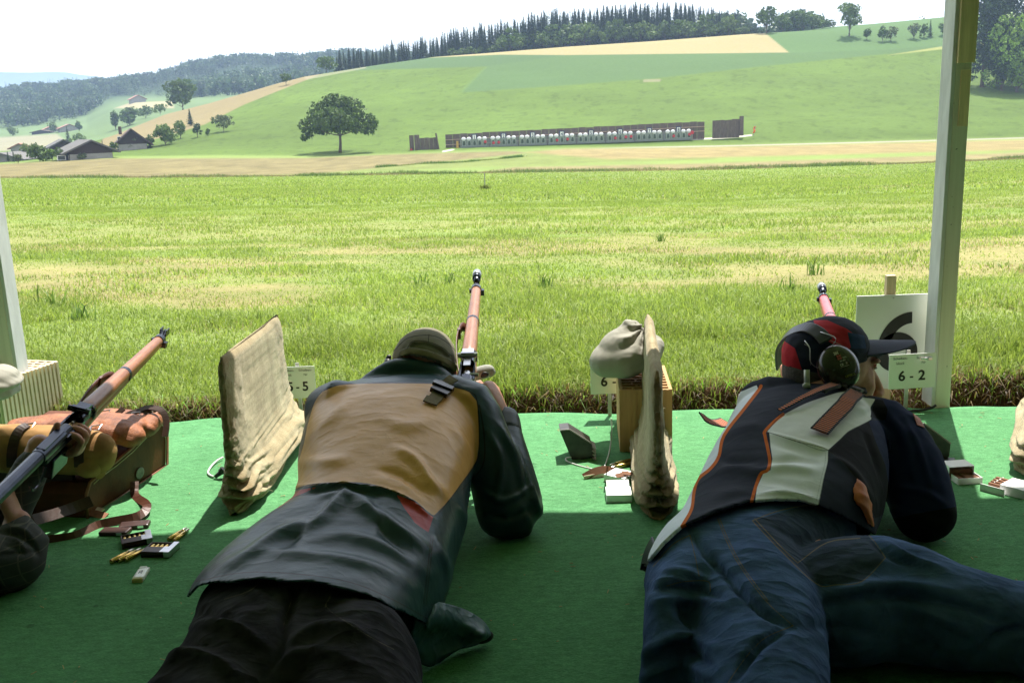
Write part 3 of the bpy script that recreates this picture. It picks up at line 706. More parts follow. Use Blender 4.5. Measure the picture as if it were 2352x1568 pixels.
o = mk('forest', (np.vstack(VV), np.vstack(FF)), leaf_mat('ridge_leaves', (.045, .08, .03))); set_attr(o, 'tone', np.concatenate(TT)); tag(o, 'dense hazy woodland filling in behind the ridge', 'forest', kind='stuff')

# ================================================================ FARM BUILDINGS
M_dwood = mat('dark_timber', (.040, .024, .020), .85, .4, 3, .5, 10, .05, stretch=(6, 6, .6)); M_render = mat('pale_render', (.28, .27, .245), .9, .15, 1)
M_rooft = mat('brown_roof_tiles', (.075, .045, .038), .85, .35, 2); M_roofg = mat('grey_roof', (.10, .095, .09), .8, .2, 1); M_roofp = mat('pink_roof_tiles', (.30, .15, .11), .85, .25, 1)
M_glass = mat('window_glass', (.03, .04, .05), .15, .1); M_white = mat('white_paint', (.78, .78, .75), .6, .08, 4)
def house(name, u, v, wp, hp, depth, wallh, rot, wallm, roofm, label, base=0.0, over=1.0, wins=(), Yr=(250, 620), door=None, asym=0, chim=False):
    """gable end faces the camera: width wp px, full height hp px, eave at wallh of the height"""
    q = T(u, v, *Yr); k = px(q, 1); o = thing(name, q, label, 'building' if 'barn' in name else 'house'); Rm = rotz(rot)
    w_, h, d = wp*k, hp*k, depth; e = h*wallh; ax = asym*w_
    body = prism([(-w_/2, -2), (w_/2, -2), (w_/2, e), (ax, h*.97), (-w_/2, e)], d, (q[0], q[1]+d/2, q[2]), Rm)
    mk('wall', body, wallm, o)
    if base: mk('base_wall', box((q[0], q[1]+d/2-.1, q[2]+base*h/2-.6), (w_*.99, d+.3, base*h+1.2), Rm), M_render, o)
    rs = []
    for sx in (-1, 1):
        a = np.array([ax, 0, h]); b_ = np.array([sx*w_/2, 0, e]); dr_ = (b_-a)/np.linalg.norm(b_-a); b2 = b_+dr_*over*1.6
        nrm = np.array([-dr_[2], 0, dr_[0]])*(-sx); nrm = nrm*np.sign(nrm[2]); poly = [a[[0, 2]], b2[[0, 2]], (b2+nrm*.45)[[0, 2]], (a+np.array([0, 0, .45]))[[0, 2]]]
        rs.append(prism([tuple(p) for p in poly], d+2*over, (q[0], q[1]+d/2, q[2]), Rm))
    rf = mk('roof', comb(*rs), roofm, o)
    if chim:
        ch = mk('chimney', box((0, 0, 0), (.8, .8, 2.6)), roofm, None); ch.parent = rf; ch.location = (-w_*.27, d*.3, h*.98)
    for wx, wz, ww, wh in wins:
        c0 = np.array([wx*w_, -.06-(.15 if base else 0), wz*h]); fr = mk('window', xf(box((0, 0, 0), (ww, .12, wh)), (q[0], q[1], q[2])+c0@Rm.T*1.0, Rm), M_white, o)
        mk('pane', xf(box((0, -.07, 0), (ww*.82, .05, wh*.8)), (q[0], q[1], q[2])+c0@Rm.T, Rm), M_glass, fr)
    return o
house('farmhouse', 287, 346, 62, 46, 14, .42, R(22), M_dwood, M_rooft, 'dark timber farmhouse with wide gable roof at the foot of the slope', base=.3, wins=[(-.15, .6, 1.2, 1.2), (.1, .6, 1.2, 1.2), (-.2, .17, 1.3, 1.1), (.2, .17, 1.3, 1.1)], chim=True, over=1.5)
house('barn', 170, 368, 94, 41, 16, .48, R(33), M_dwood, M_roofg, 'long dark brown barn with white windows under a low gable roof', base=.32, wins=[(-.28, .16, 2.2, 1.3), (-.02, .16, 2.2, 1.3), (.2, .16, 2.2, 1.3)], over=1.3, asym=.02)
house('barn', 128, 352, 62, 28, 12, .45, R(30), M_dwood, M_roofg, 'smaller dark barn half hidden behind the brown barn', over=1.0)
house('house', 36, 352, 34, 20, 10, .6, R(20), M_render, M_roofp, 'pink roofed house behind the little spruces at the left edge', wins=[(-.2, .35, 1, 1), (.2, .35, 1, 1)])
house('house', 8, 372, 90, 18, 14, .3, R(-4), M_render, M_roofg, 'low building with grey roof in the lower left of the village', over=1.2)
for u, v, wp, hp, lb, mt in [(112, 304, 34, 14, 'far house with pale pink roof left of its neighbour', M_roofp), (150, 303, 42, 16, 'broad far house with faded red roof', M_roofp), (310, 236, 32, 16, 'far white house with red roof beside the straw field', M_roofp)]:
    house('house', u, v, wp, hp, 14, .5, R(30), M_render, mt, lb, Yr=(600, 1200))
for u, v, wp, hp, lb in [(92, 308, 40, 8, 'long low shed left of the far pink roofs')]:
    house('barn', u, v, wp, hp, 10, .5, R(10), M_dwood, M_rooft, lb, Yr=(600, 1200))

# ================================================================ TARGET RANGE, 300 m out
M_plank = mat('weathered_planks', (.115, .088, .075), .9, .4, 1.2, .5, 9, .04, stretch=(4, 1, .5)); M_rail = mat('pale_rail', (.30, .22, .16), .8, .2, 3)
M_frame = mat('grey_frame', (.17, .195, .18), .6, .15, 3); M_panel = mat('target_panel', (.22, .26, .22), .8, .2, 2); M_fig = mat('target_figure', (.055, .08, .055), .8, .2, 4)
M_cap = mat('white_cover', (.62, .63, .64), .6, .06, 3); M_blue = mat('dark_blue_board', (.018, .035, .10), .6, .1); M_red = mat('red_disc', (.50, .03, .045), .6, .15, 4)
M_grip = mat('grey_post', (.2, .2, .2), .7, .1); M_orange = mat('orange_cloth', (.75, .13, .03), .7, .2, 4)
TA = T(1057, 340, 270, 330); TB = P(1592, 319, TA[1]); TB[2] = TA[2]; span = TB[0]-TA[0]; TYr = TA[1]; zb = TA[2]-.05
def kp(n_): return n_*TYr/FPX
def at(u, v): return P(u, v, TYr)
bw = span/8
reds = {0: [4], 1: [0, 1], 3: [1, 3], 5: [1, 3, 4], 7: [1, 4]}
for i in range(8):
    x0 = TA[0]+i*bw; o = thing('target_block', (x0+bw/2, TYr, zb), 'block of grey targets under board number %d, %s' % (i+1, ['leftmost block', 'with two red marks at its left', 'second right of the red marked block', 'left of the middle', 'plain block right of the middle', 'with three red marks', 'second from the right end', 'rightmost block'][i]), 'target stand', 'target blocks of the rifle range')
    H_ = kp(20)
    mk('frame', comb(box((x0+bw/2, TYr+.25, zb+.25), (bw*.96, .5, .5)), box((x0+bw*.025, TYr+.2, zb+H_/2), (.22, .5, H_)), box((x0+bw*.975, TYr+.2, zb+H_/2), (.22, .5, H_))), M_frame, o)
    tw = bw*.90/5
    for j in range(5):
        cx = x0+bw*.05+tw*(j+.5); pn = mk('target_panel', box((cx, TYr, zb+H_*.56), (tw*.93, .10, H_*.78)), M_panel, o)
        fg = prism([(-.34, -.62), (.34, -.62), (.36, .05), (.22, .28), (.20, .62), (-.20, .62), (-.22, .28), (-.36, .05)], .06, (cx, TYr-.09, zb+H_*.52)); f_ = mk('figure', fg, M_fig, pn)
        if j in reds.get(i, []):
            d_ = mk('marking_disc', lathe([(.42, -.03), (.42, .03)], (cx+.1, TYr-.22, zb+H_*.45+.1*j), rotx(R(90)), 16), M_red, o)
        if j != 2:
            mk('cover', comb(ellipsoid((cx-.1, TYr+.25, zb+H_*.95), (tw*.45, .5, kp(4.6)), nu=12, nv=8), ellipsoid((cx+.1, TYr+.2, zb+H_*.97), (tw*.2, .3, kp(4.4)), nu=10, nv=6)), M_cap, o, smooth=True)
        else:
            nb = mk('number_board', box((cx, TYr+.1, zb+H_*1.12), (tw*.98, .12, kp(15))), M_blue, o)
            wp_ = mk('number_panel', box((cx, TYr+.02, zb+H_*1.12), (tw*.62, .06, kp(11))), M_white, nb)
            nm_ = mk('numeral', xf(text_mesh(str(i+1), kp(10), .01, .03), (cx, TYr-.03, zb+H_*1.12), rotx(R(90))), M_blue, nb)
def palis(name, uL, uR, vLt, vRt, vLb, vRb, Y, label, rails=0, horiz=False, step=2.2):
    A = P(uL, vLb, Y); B = P(uR, vRb, Y); z0 = min(A[2], B[2])-.4; n = int((B[0]-A[0])/step)
    o = thing(name, ((A[0]+B[0])/2, Y, z0), label, 'fence'); ms = []; r = random.Random(3)
    for i in range(n):
        f0, f1 = i/n, (i+1)/n; x0 = A[0]+(B[0]-A[0])*f0; x1 = A[0]+(B[0]-A[0])*f1
        zt = P(uL+(uR-uL)*(f0+f1)/2, vLt+(vRt-vLt)*(f0+f1)/2, Y)[2]+r.uniform(-.1, .1)
        ms.append(box(((x0+x1)/2, Y+r.uniform(-.04, .04), (z0+zt)/2), ((x1-x0)*.97, .12, zt-z0)))
    mk('plank_wall', comb(*ms), M_plank, o)
    for k_ in range(rails):
        f = (k_+1)/(rails+1)+.05; a = P(uL, vLt+(vLb-vLt)*f, Y)-[0, .18, 0]; b_ = P(uR, vRt+(vRb-vRt)*f, Y)-[0, .18, 0]
        mk('rail', tube([a, b_], [(.09, .14)]*2, 4), M_rail, o)
    return o
palis('plank_wall', 1024, 1618, 309, 279, 343, 310, TYr+2.5, 'long weathered plank wall behind the row of targets', rails=2)
sh_ = palis('plank_screen', 957, 1007, 318, 315, 353, 350, TYr-1, 'dark plank screen at the left end of the target range', step=1.1)
for uu, vt, w_ in ((946, 311, 10), (958, 310, 11)):
    a = P(uu, vt, TYr-1.3); b_ = P(uu, 352, TYr-1.3); mk('post', box(((a+b_)/2), (kp(w_), .5, a[2]-b_[2])), M_plank, sh_)
a = P(1001, 306, TYr-1.6); b_ = P(1009, 350, TYr-1.6); mk('brace', tube([a, b_], .28, 6), M_plank, sh_)
sh2 = palis('plank_screen', 1636, 1698, 277, 274, 315, 313, TYr+1, 'dark plank screen with tall post at the right end of the target range', step=1.1)
a = P(1703, 267, TYr+.8); b_ = P(1703, 312, TYr+.8); mk('post', box((a+b_)/2, (kp(9), .5, a[2]-b_[2])), M_plank, sh2)
a = P(944, 351, TYr-2); o = thing('warning_sign', a, 'small red triangle sign leaning at the left plank screen', 'sign'); mk('panel', prism([(-kp(5), 0), (kp(5), 0), (0, kp(9))], .08, a+[kp(1), 0, .2], np.eye(3)), M_red, o); mk('post', tube([a+[-kp(4), 0, -.4], a+[-kp(4.5), 0, kp(13)]], .07, 6), M_rail, o)
a = P(1733, 309, TYr); o = thing('signal_flag', a, 'drooping orange red flag on a short pole right of the target range', 'flag'); mk('pole', tube([a+[-kp(3), 0, -.5], a+[0, 0, kp(7)], a+[kp(1), 0, kp(20)]], .09, 6), M_grip, o)
mk('flag', ribbon([a+[kp(-3), -.1, kp(3)], a+[kp(-.5), -.3, kp(8)], a+[kp(-1), .1, kp(13)], a+[kp(1.5), -.1, kp(17)]], kp(4), .06, up=(0, 1, 0)), M_orange, o, smooth=True)
a = P(1590, 318, TYr-1); o = thing('marking_paddle', a, 'red round marking paddle standing at the right end of the targets', 'paddle'); mk('disc', lathe([(kp(4), -.04), (kp(4), .04)], a+[0, 0, kp(13)], rotx(R(90)), 16), M_red, o); mk('pole', tube([a+[0, .05, -.4], a+[0, .05, kp(13)]], .05, 6), M_rail, o)
a = P(1051, 341, TYr-.5); o = thing('marker_board', a, 'narrow ochre board left of the first target block', 'board'); mk('panel', box(a+[0, 0, kp(8)], (kp(5), .1, kp(16))), mat('ochre_paint', (.45, .28, .06), .7, .2), o, bevel=.02)
# stake in the field
a = T(1114, 436, 20, 140); k = px(a, 1); o = thing('stake', a, 'thin dark stake rising from a grass tuft in the middle of the field', 'stake'); mk('pole', tube([a+[0, 0, -.2], a+[k*.5, 0, 38*k]], 1.1*k, 6), M_grip, o)
n = 260; x = a[0]+rng.normal(0, 5*k, n); y = a[1]+rng.normal(0, 5*k, n); V_, F_, C_ = blades(x, y, terrain(x/y, y), rng.uniform(8, 17, n)*k, rng.uniform(1, 2, n)*k, rng.uniform(.2, .8, n), np.array([.10, .12, .035])*rng.uniform(.6, 1.5, n)[:, None], two=False)
o2 = mk('grass_tuft', (V_, F_), M_blades); set_col(o2, 'albedo', C_); tag(o2, 'dark rough grass tuft around the thin stake', 'grass', kind='stuff')

# ================================================================ SHELTER, CARPET, POSTS
m, t, b = nodes('green_felt_carpet')
f = nramp(t, nnoise(t, 320, 4, .75, stretch=(.45, 1.4, 1)), .33, .66); g = nramp(t, nnoise(t, 5, 5, .65), .3, .7); g2 = nramp(t, nnoise(t, 70, 5, .75, stretch=(.5, 1.3, 1)), .35, .65)
c = nmix(t, f, (.062, .225, .080), (.150, .390, .168)); c = nmix(t, .5, c, nmix(t, g2, (.50, .53, .55), (1.38, 1.33, 1.38)), 'MULTIPLY'); c = nmix(t, .45, c, nmix(t, g, (.70, .74, .70), (1.2, 1.16, 1.2)), 'MULTIPLY'); sp3 = nramp(t, nnoise(t, 28, 3, .5), .70, .74); c = nmix(t, nmath(t, 'MULTIPLY', sp3, .45), c, (.03, .07, .03))
link(t, c, b.inputs['Base Color']); b.inputs['Roughness'].default_value = .95; b.inputs['Specular IOR Level'].default_value = .15; b.inputs['Sheen Weight'].default_value = .05
link(t, nbump(t, nnoise(t, 380, 3, .7, stretch=(.5, 1.3, 1)), .9, .004, nbump(t, nnoise(t, 45, 4, .7), .5, .006)), b.inputs['Normal'])
M_carpet = m
eu = [(-900, 1010), (-400, 996), (0, 984), (200, 974), (380, 970), (500, 960), (600, 966), (700, 962), (900, 956), (1060, 955), (1180, 951), (1300, 949), (1420, 952), (1545, 944), (1800, 941), (2040, 934), (2110, 940), (2240, 934), (2352, 933), (2800, 918), (3300, 902)]
edge = smooth_line([G(u, v, .004)[:2] for u, v in eu], 8)
xs = np.linspace(-7.5, 7.5, 500); ye = np.interp(xs, edge[:, 0], edge[:, 1]); ny = 240; V = []; s_ = np.concatenate([np.linspace(0, .35, 30), np.linspace(.36, 1, ny-30)])
for j, s in enumerate(s_):
    y = -3.6+(ye+3.6)*s; z = .010*(fbm(xs*2.2, y*2.2, 61, 3)-.5)*1.2+.004
    V.append(np.stack([xs, y, z], -1))
V.append(np.stack([xs, ye+.012, np.full_like(xs, -.03)], -1)); V = np.vstack(V); n0 = len(xs); nr = len(s_)+1
ii = (np.arange(nr-1)[:, None]*n0+np.arange(n0-1)).ravel(); F = np.stack([ii, ii+1, ii+n0+1, ii+n0], -1)
tag(mk('carpet', (V, F), M_carpet, smooth=True), 'bright green felt carpet covering the floor of the shooting shelter', 'carpet', kind='structure')
# floor litter
M_straw = mat('straw_bit', (.45, .36, .16), .8, .3)
M_wood_tan = mat('bare_timber', (.74, .58, .36), .75, .3, 5, .4, 20, .004, stretch=(8, 8, .6)); M_wpaint = mat('weathered_white_paint', (.62, .64, .63), .6, .18, 9, .3, 30, .002, stretch=(3, 3, .8))
m, t, b = nodes('chipped_pale_paint_on_timber')
a = nramp(t, nnoise(t, 9, 6, .75, stretch=(1, 1, .35)), .60, .72); l = nnoise(t, 3, 4, .6, stretch=(14, 14, .35))
c = nmix(t, nramp(t, l, .35, .65), (.60, .58, .48), (.72, .70, .60)); c = nmix(t, a, c, (.40, .29, .16)); sp = nramp(t, nnoise(t, 60, 2, .5), .72, .76); c = nmix(t, sp, c, (.06, .05, .04))
link(t, c, b.inputs['Base Color']); b.inputs['Roughness'].default_value = .7; M_postf = m
M_tarp = mat('grey_tent_cloth', (.70, .70, .66), .9, .15, 2); M_steel = mat('steel', (.55, .55, .56), .28, .15, 20, metal=1); M_black = mat('black_rubber', (.012, .012, .013), .5, .2)
M_dark = mat('dull_shading_wall', (.36, .35, .32), .9, .2, 2)
sh = thing('shooting_shelter', (0, 0, 0), 'open fronted shelter with canvas roof over the firing line', 'shelter')
xs_ = np.linspace(-8, 8, 200); ef = 3.425+.02*np.sin(xs_*1.9)+.015*np.sin(xs_*4.3+1)
Vr = np.vstack([np.stack([xs_, ef, np.full(200, 2.15)], -1), np.stack([xs_, np.full(200, -.3), np.full(200, 2.9)], -1), np.stack([xs_, np.full(200, -3.8), np.full(200, 2.2)], -1)])
ii = (np.arange(2)[:, None]*200+np.arange(199)).ravel(); Fr = np.stack([ii, ii+200, ii+201, ii+1], -1)
rf = mk('roof', (Vr, Fr), M_tarp, sh); so = rf.modifiers.new('thick', 'SOLIDIFY'); so.thickness = .03
mk('shading_back_wall', box((0, -3.85, 1.1), (16, .05, 2.3)), M_dark, sh); mk('shading_side_wall', box((-8, -.2, 1.2), (.05, 7.2, 2.4)), M_dark, sh); mk('shading_side_wall', box((8, -.2, 1.2), (.05, 7.2, 2.4)), M_dark, sh)  # unseen walls, added to keep light off the floor
mk('beam', box((0, 3.30, 2.10), (16, .06, .10)), M_wood_tan, sh)
def post(cx, cy, w_, d_, side, label):
    o = thing('shelter_post', (cx, cy, 0), label, 'post', 'posts carrying the front of the shelter')
    mk('stud', box((cx, cy+d_/2, 1.03), (w_, d_, 2.06)), M_postf, o, bevel=.003)
    mk('side_board', box((cx+side*(w_/2+.006), cy+d_/2+.003, 1.035), (.012, d_+.004, 2.05)), M_wpaint, o, bevel=.002)
    return o
a = G(2147, 940); b_ = G(2180, 938); pr = post((a[0]+b_[0])/2, a[1], b_[0]-a[0], .075, -1, 'right shelter post of pale chipped timber with white side board')
# tan strips high on the right post paint the warm bounced light
z_ = P(2228, 160, a[1])[2]; z2 = P(2215, 290, a[1])[2]; mk('patch', box(((a[0]+b_[0])/2+.006, a[1]-.002, (z_+z2)/2), ((b_[0]-a[0])*.62, .006, z_-z2)), M_wood_tan, pr, bevel=.001)
mk('upper_cladding', box(((a[0]+b_[0])/2+.003, a[1]-.003, (z_+2.0)/2+.02), ((b_[0]-a[0])+.004, .012, 2.0-z_)), M_wood_tan, pr, bevel=.001)
a2 = P(35, 870, 3.3); pl_ = post(a2[0]-.035, 3.3, .07, .075, 1, 'left shelter post at the left edge of the view')
M_cable = mat('white_cable', (.62, .62, .60), .5, .1); M_bcable = mat('black_cable', (.02, .02, .02), .5, .1)
def cable(name, pts, r, m_, label, sm=8):
    o = mk(name, tube([p for p in pts], r, 8, sm), m_, smooth=True); return tag(o, label, 'cable')
cable('cable', [G(2068, 952, .004), G(2090, 944, .01), G(2120, 941, .012), G(2140, 936, .02), G(2150, 930, .03)], .004, M_bcable, 'dark cable end at the foot of the right post')
# ---------------------------------------------------------------- cards on rods
M_card = mat('white_card', (.74, .76, .74), .45, .05, 4); M_ink = mat('black_print', (.012, .012, .012), .6, .0); M_grey_ink = mat('grey_print', (.16, .16, .17), .6, 0); M_rod = mat('galvanised_rod', (.50, .50, .48), .45, .2, 30, metal=.6)
RX = rotx(R(90))
def card(name, u0, u1, vt, vb, ur, vbase, left, right, label, top=8, tilt=0):
    base = G(ur, vbase); Y = base[1]; o = thing(name, base, label, 'sign')
    tl = P(u0, vt, Y); br = P(u1, vb, Y); w_ = br[0]-tl[0]; h = tl[2]-br[2]; c = np.array([(tl[0]+br[0])/2, Y-.012, (tl[2]+br[2])/2])
    Rm = roty(tilt)
    cdv = box((0, 0, 0), (w_, .003, h)); mk('card', xf(cdv, c, Rm), M_card, o, bevel=.0008)
    def tx(s, x, z, size, bold, m_, nm): mk(nm, xf(xf(text_mesh(s, size, .0003, bold), (x*w_, -.0022, z*h), RX), c, Rm), m_, o)
    if left: tx(left, -.22, -.14, h*.40, h*.010, M_ink, 'numeral')
    tx('-', -.01, -.14, h*.34, h*.006, M_ink, 'dash')
    if right: tx(right, .21, -.14, h*.40, h*.010, M_ink, 'numeral')
    for x, s in ((-.26, ('Scheiben-', 'block')), (.24, ('Scheiben-', 'Nr'))):
        tx(s[0], x, .38, h*.105, 0, M_grey_ink, 'caption'); tx(s[1], x, .24, h*.105, 0, M_grey_ink, 'caption')
    tp = P(ur, vt-top, Y); mk('rod', box(((base[0]+tp[0])/2, Y, tp[2]/2), (.012, .004, tp[2])), M_rod, o)
    return o
card('lane_card', 642, 729, 841, 910, 688, 969, '5', '5', 'small white card reading 5 - 5 on a thin rod behind the left burlap screen')
card('lane_card', 1355, 1466, 826, 899, 1400, 958, '6', '1', 'small white card reading 6 - half hidden behind the grey sandbag')
c3 = card('lane_card', 2040, 2142, 812, 887, 2083, 945, '6', '2', 'small white card reading 6 - 2 in front of the big six sign', tilt=R(-1))
cY = c3.location.y; wb = P(2131, 823, cY-.03)
mk('wing_bolt', comb(tube([wb+[-.022, 0, .001], wb+[.004, 0, 0]], .004, 8), lathe([(.007, 0), (.007, .012)], wb+[.0, 0, 0], roty(R(90)), 6), box(wb+[-.018, 0, 0], (.016, .003, .010))), M_steel, c3, smooth=False)
# big six
base = G(2048, 930); Y6 = base[1]+.06; o = thing('lane_sign', (base[0], Y6, 0), 'large white sign with a bold black six on a brown wooden stake', 'sign')
def p6(u, v): return P(u, v, Y6)
q = [p6(1968, 680), p6(2150, 674), p6(2143, 888), p6(1986, 890)]; x0 = q[0][0]; x1 = q[1][0]; zt = q[0][2]; zb_ = q[2][2]
mk('panel', box(((x0+x1)/2, Y6, (zt+zb_)/2), (x1-x0, .006, zt-zb_)), M_card, o, bevel=.001)
k6 = px((base[0], Y6, .3), 1)
cx, cz = p6(2059, 808)[0], p6(2059, 808)[2]
def ringseg(c, rx, rz, a0, a1, wd, n=28):
    V = []; F = []
    for i in range(n+1):
        a = R(a0+(a1-a0)*i/n)
        for rr_, dy in ((1, -1), (1, 1), (0, 1), (0, -1)):
            r1 = rx-(0 if rr_ else wd); r2 = rz-(0 if rr_ else wd); V.append((c[0]+r1*math.cos(a), Y6-.0045+dy*.0012, c[1]+r2*math.sin(a)))
    for i in range(n):
        for k in range(4): a = i*4+k; b = i*4+(k+1) % 4; F.append((a, b, b+4, a+4))
    F += [(0, 1, 2, 3), tuple(n*4+k for k in (3, 2, 1, 0))]
    return np.array(V), F
wd6 = 26*k6
arc = ringseg((cx+33*k6, cz+0*k6), 80*k6, 94*k6, 92, 183, wd6)
mk('numeral', comb(ringseg((cx, cz), 47*k6, 47*k6, 0, 360, wd6, 48), arc), M_ink, o)
tp = P(2046, 632, Y6+.02); mk('stake', box((tp[0], Y6+.02, (tp[2]-.1)/2), (.031, .022, tp[2]+.1)), M_wood_tan, o, bevel=.001)
sc_ = P(2052, 684, Y6-.006); mk('screw', lathe([(.003, 0), (.003, .002)], sc_, rotx(R(90)), 10), M_steel, o)
# ---------------------------------------------------------------- bricks, bags
M_clay = mat('clay', (.50, .30, .13), .85, .18, 10, .4, 60, .002, stretch=(6, 6, .5)); M_claypale = mat('pale_clay', (.66, .55, .38), .85, .12, 14, .3, 60, .001)
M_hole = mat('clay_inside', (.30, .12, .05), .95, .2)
def brick(N, F_, wid, hgt, side, mt, label, ribs=False):
    """N near corner, F_ far corner of the long side on the floor; body lies on 'side' of it"""
    N = np.array(N); F_ = np.array(F_); d = F_-N; L = np.linalg.norm(d); ax = d/L; s = np.cross(ax, (0, 0, 1))*side; Rm = np.stack([s*side, ax, (0, 0, 1)], 1)
    c = (N+F_)/2+s*wid/2; o = thing('hollow_brick', (c[0], c[1], 0), label, 'brick'); ms = []
    t_ = .010; nx, nyc = 4, 9                       # webs running both ways leave real hollows
    ms.append(box((-(wid-t_)/2, 0, hgt/2), (t_, L, hgt))); ms.append(box(((wid-t_)/2, 0, hgt/2), (t_, L, hgt)))
    for j in range(nyc+1): ms.append(box((0, -L/2+t_/2+(L-t_)*j/nyc, hgt/2), (wid-2*t_, t_, hgt-.001)))
    for i in range(1, nx):
        for j in range(nyc): ms.append(box((-wid/2+t_/2+(wid-t_)*i/nx+(0.012 if j % 2 else 0), -L/2+t_/2+(L-t_)*(j+.5)/nyc, hgt/2), (t_*.7, (L-t_)/nyc-t_, hgt-.003)))
    mk('body', xf(comb(*ms), (c[0], c[1], 0), Rm), mt, o)
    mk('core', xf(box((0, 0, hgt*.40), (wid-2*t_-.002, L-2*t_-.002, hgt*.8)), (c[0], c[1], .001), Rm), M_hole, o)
    rb = []
    for sx in ((-1, 1) if ribs else ()):
        for j in range(15): rb.append(box((sx*(wid/2+.003), -L/2+.012+(L-.024)*j/14, hgt/2), (.008, .011, hgt-.002)))
    for sy in (-1, 1):
        for j in range(9): rb.append(box((-wid/2+.012+(wid-.024)*j/8, sy*(L/2+.0007), hgt/2), (.0105, .0018, hgt-.002)))
    h_ = len(rb)//2 if not ribs else 0
    for grp in ([rb[:9], rb[9:]] if not ribs else [rb[:15], rb[15:30], rb[30:39], rb[39:]]): mk('ribbed_face', xf(comb(*grp), (c[0], c[1], 0), Rm), mt, o)
    return o, c, Rm
n_ = G(1544, 1039); l_ = G(1423, 1038); ax = P(1527, 845, n_[1]+.28)-P(1545, 892, n_[1]); ax[2] = 0; ax /= np.linalg.norm(ax)
brick(n_, n_+ax*.28, n_[0]-l_[0], .195, -1, M_clay, 'orange brown hollow brick standing under the grey sandbag in the middle')
n2 = G(10, 1003); f2 = G(97, 967); dd = (f2-n2)/np.linalg.norm(f2-n2)
brick(n2, n2+dd*.29, .15, .19, -1, M_claypale, 'pale ribbed hollow brick at the left edge beside the leather pack', ribs=True)
def remesh(name, ms, voxel, mat_, parent, smooth_it=6, disp=None, keep=None, thick=0, adapt=0):
    """union of closed shapes -> one skin; disp(co, no)->offset; keep(co)->mask"""
    V, F = comb(*ms); me = mesh_data('tmp', V, F); o = bpy.data.objects.new('tmp', me); COL.objects.link(o)
    r_ = o.modifiers.new('r', 'REMESH'); r_.mode = 'VOXEL'; r_.voxel_size = voxel; r_.adaptivity = adapt
    if smooth_it: s = o.modifiers.new('s', 'SMOOTH'); s.factor = .6; s.iterations = smooth_it
    dg = bpy.context.evaluated_depsgraph_get(); dg.update(); new = bpy.data.meshes.new_from_object(o.evaluated_get(dg)); bpy.data.objects.remove(o); bpy.data.meshes.remove(me)
    n = len(new.vertices); co = np.empty(n*3); new.vertices.foreach_get('co', co); co = co.reshape(-1, 3)
    no = np.empty(n*3); new.vertices.foreach_get('normal', no); no = no.reshape(-1, 3)
    if disp is not None: co = co+disp(co, no)
    if keep is not None:
        k = keep(co, no)
        if k.dtype != bool:                       # float field: trim exactly along its zero line
            f_ = k; k = f_ > 0; e = np.empty(len(new.edges)*2, int); new.edges.foreach_get('vertices', e); e = e.reshape(-1, 2)
            a = np.concatenate([e[:, 0], e[:, 1]]); b = np.concatenate([e[:, 1], e[:, 0]]); m_ = k[a] & ~k[b] & (f_[b] > -60); a = a[m_]; b = b[m_]
            t_ = f_[a]/(f_[a]-f_[b]); q_ = co[a]+(co[b]-co[a])*t_[:, None]; acc = np.zeros_like(co); cn = np.zeros(len(co)); np.add.at(acc, b, q_); np.add.at(cn, b, 1)
            w_ = cn > 0; co = co.copy(); co[w_] = acc[w_]/cn[w_][:, None]; k = k | w_
        bm = bmesh.new(); bm.from_mesh(new); bm.verts.ensure_lookup_table()
        for i, v in enumerate(bm.verts): v.co = co[i]
        bmesh.ops.delete(bm, geom=[bm.verts[i] for i in np.nonzero(~k)[0]], context='VERTS'); bm.to_mesh(new); bm.free(); co = co[k]
    if parent is not None: co = co-np.array(parent.location)
    new.vertices.foreach_set('co', co.ravel()); new.polygons.foreach_set('use_smooth', np.ones(len(new.polygons), bool)); new.update()
    new.name = name; new.materials.clear()
    if mat_: new.materials.append(mat_)
    ob = bpy.data.objects.new(name, new); COL.objects.link(ob)
    if parent is not None: ob.parent = parent
    if thick: s = ob.modifiers.new('thick', 'SOLIDIFY'); s.thickness = thick; s.offset = -1
    return ob
def wcos(o):
    n = len(o.data.vertices); co = np.empty(n*3); o.data.vertices.foreach_get('co', co); co = co.reshape(-1, 3)
    return co+(np.array(o.parent.location) if o.parent else 0)
def n3(co, s, seed): return fbm(co[:, 0]*s+co[:, 2]*s*.7, co[:, 1]*s+co[:, 2]*s*.9, seed, 4)-.5
M_bag = mat('grey_cotton', (.30, .285, .235), .85, .12, 9, .5, 900, .0006)
c0 = P(1440, 812, n_[1]+.13); wv = px(c0, 1)
def bdisp(co, no):
    e = np.stack([co[:, 0]-c0[0], co[:, 2]-c0[2]], -1); a = e@np.array([.5, .86])
    b__ = e@np.array([-.86, .5]); ang = np.arctan2(b__+.004, .098-a); dist = np.hypot(b__+.004, .098-a)
    fr = np.sin(ang*11+7*n3(co, 13, 5)); near_ = np.exp(-(dist/.072)**2)
    return no*(.0085*fr*near_*np.clip(dist/.02, .2, 1)+.014*n3(co, 34, 6)*near_+.002*np.sin(ang*7+dist*60)*(1-near_)+.006*n3(co, 9, 7))[:, None]
tl = roty(R(-22))
sb = remesh('sandbag', [ellipsoid(c0+[.000, 0, -.002], (.118, .115, .064), roty(R(-16))), ellipsoid(c0+[-.018, -.005, .018], (.080, .085, .060), roty(R(-40))), ellipsoid(c0+[.006, .01, .056], (.050, .048, .040), roty(R(-40))), ellipsoid(c0+[.052, .02, .000], (.055, .09, .066)), ellipsoid(c0+[.012, .0, .086], (.024, .022, .018), roty(R(-30)))], .0045, M_bag, None, 8, bdisp)
tag(sb, 'grey green sandbag with crumpled knotted top lying on the orange brick', 'sandbag')
c1 = P(-8, 876, 3.05)
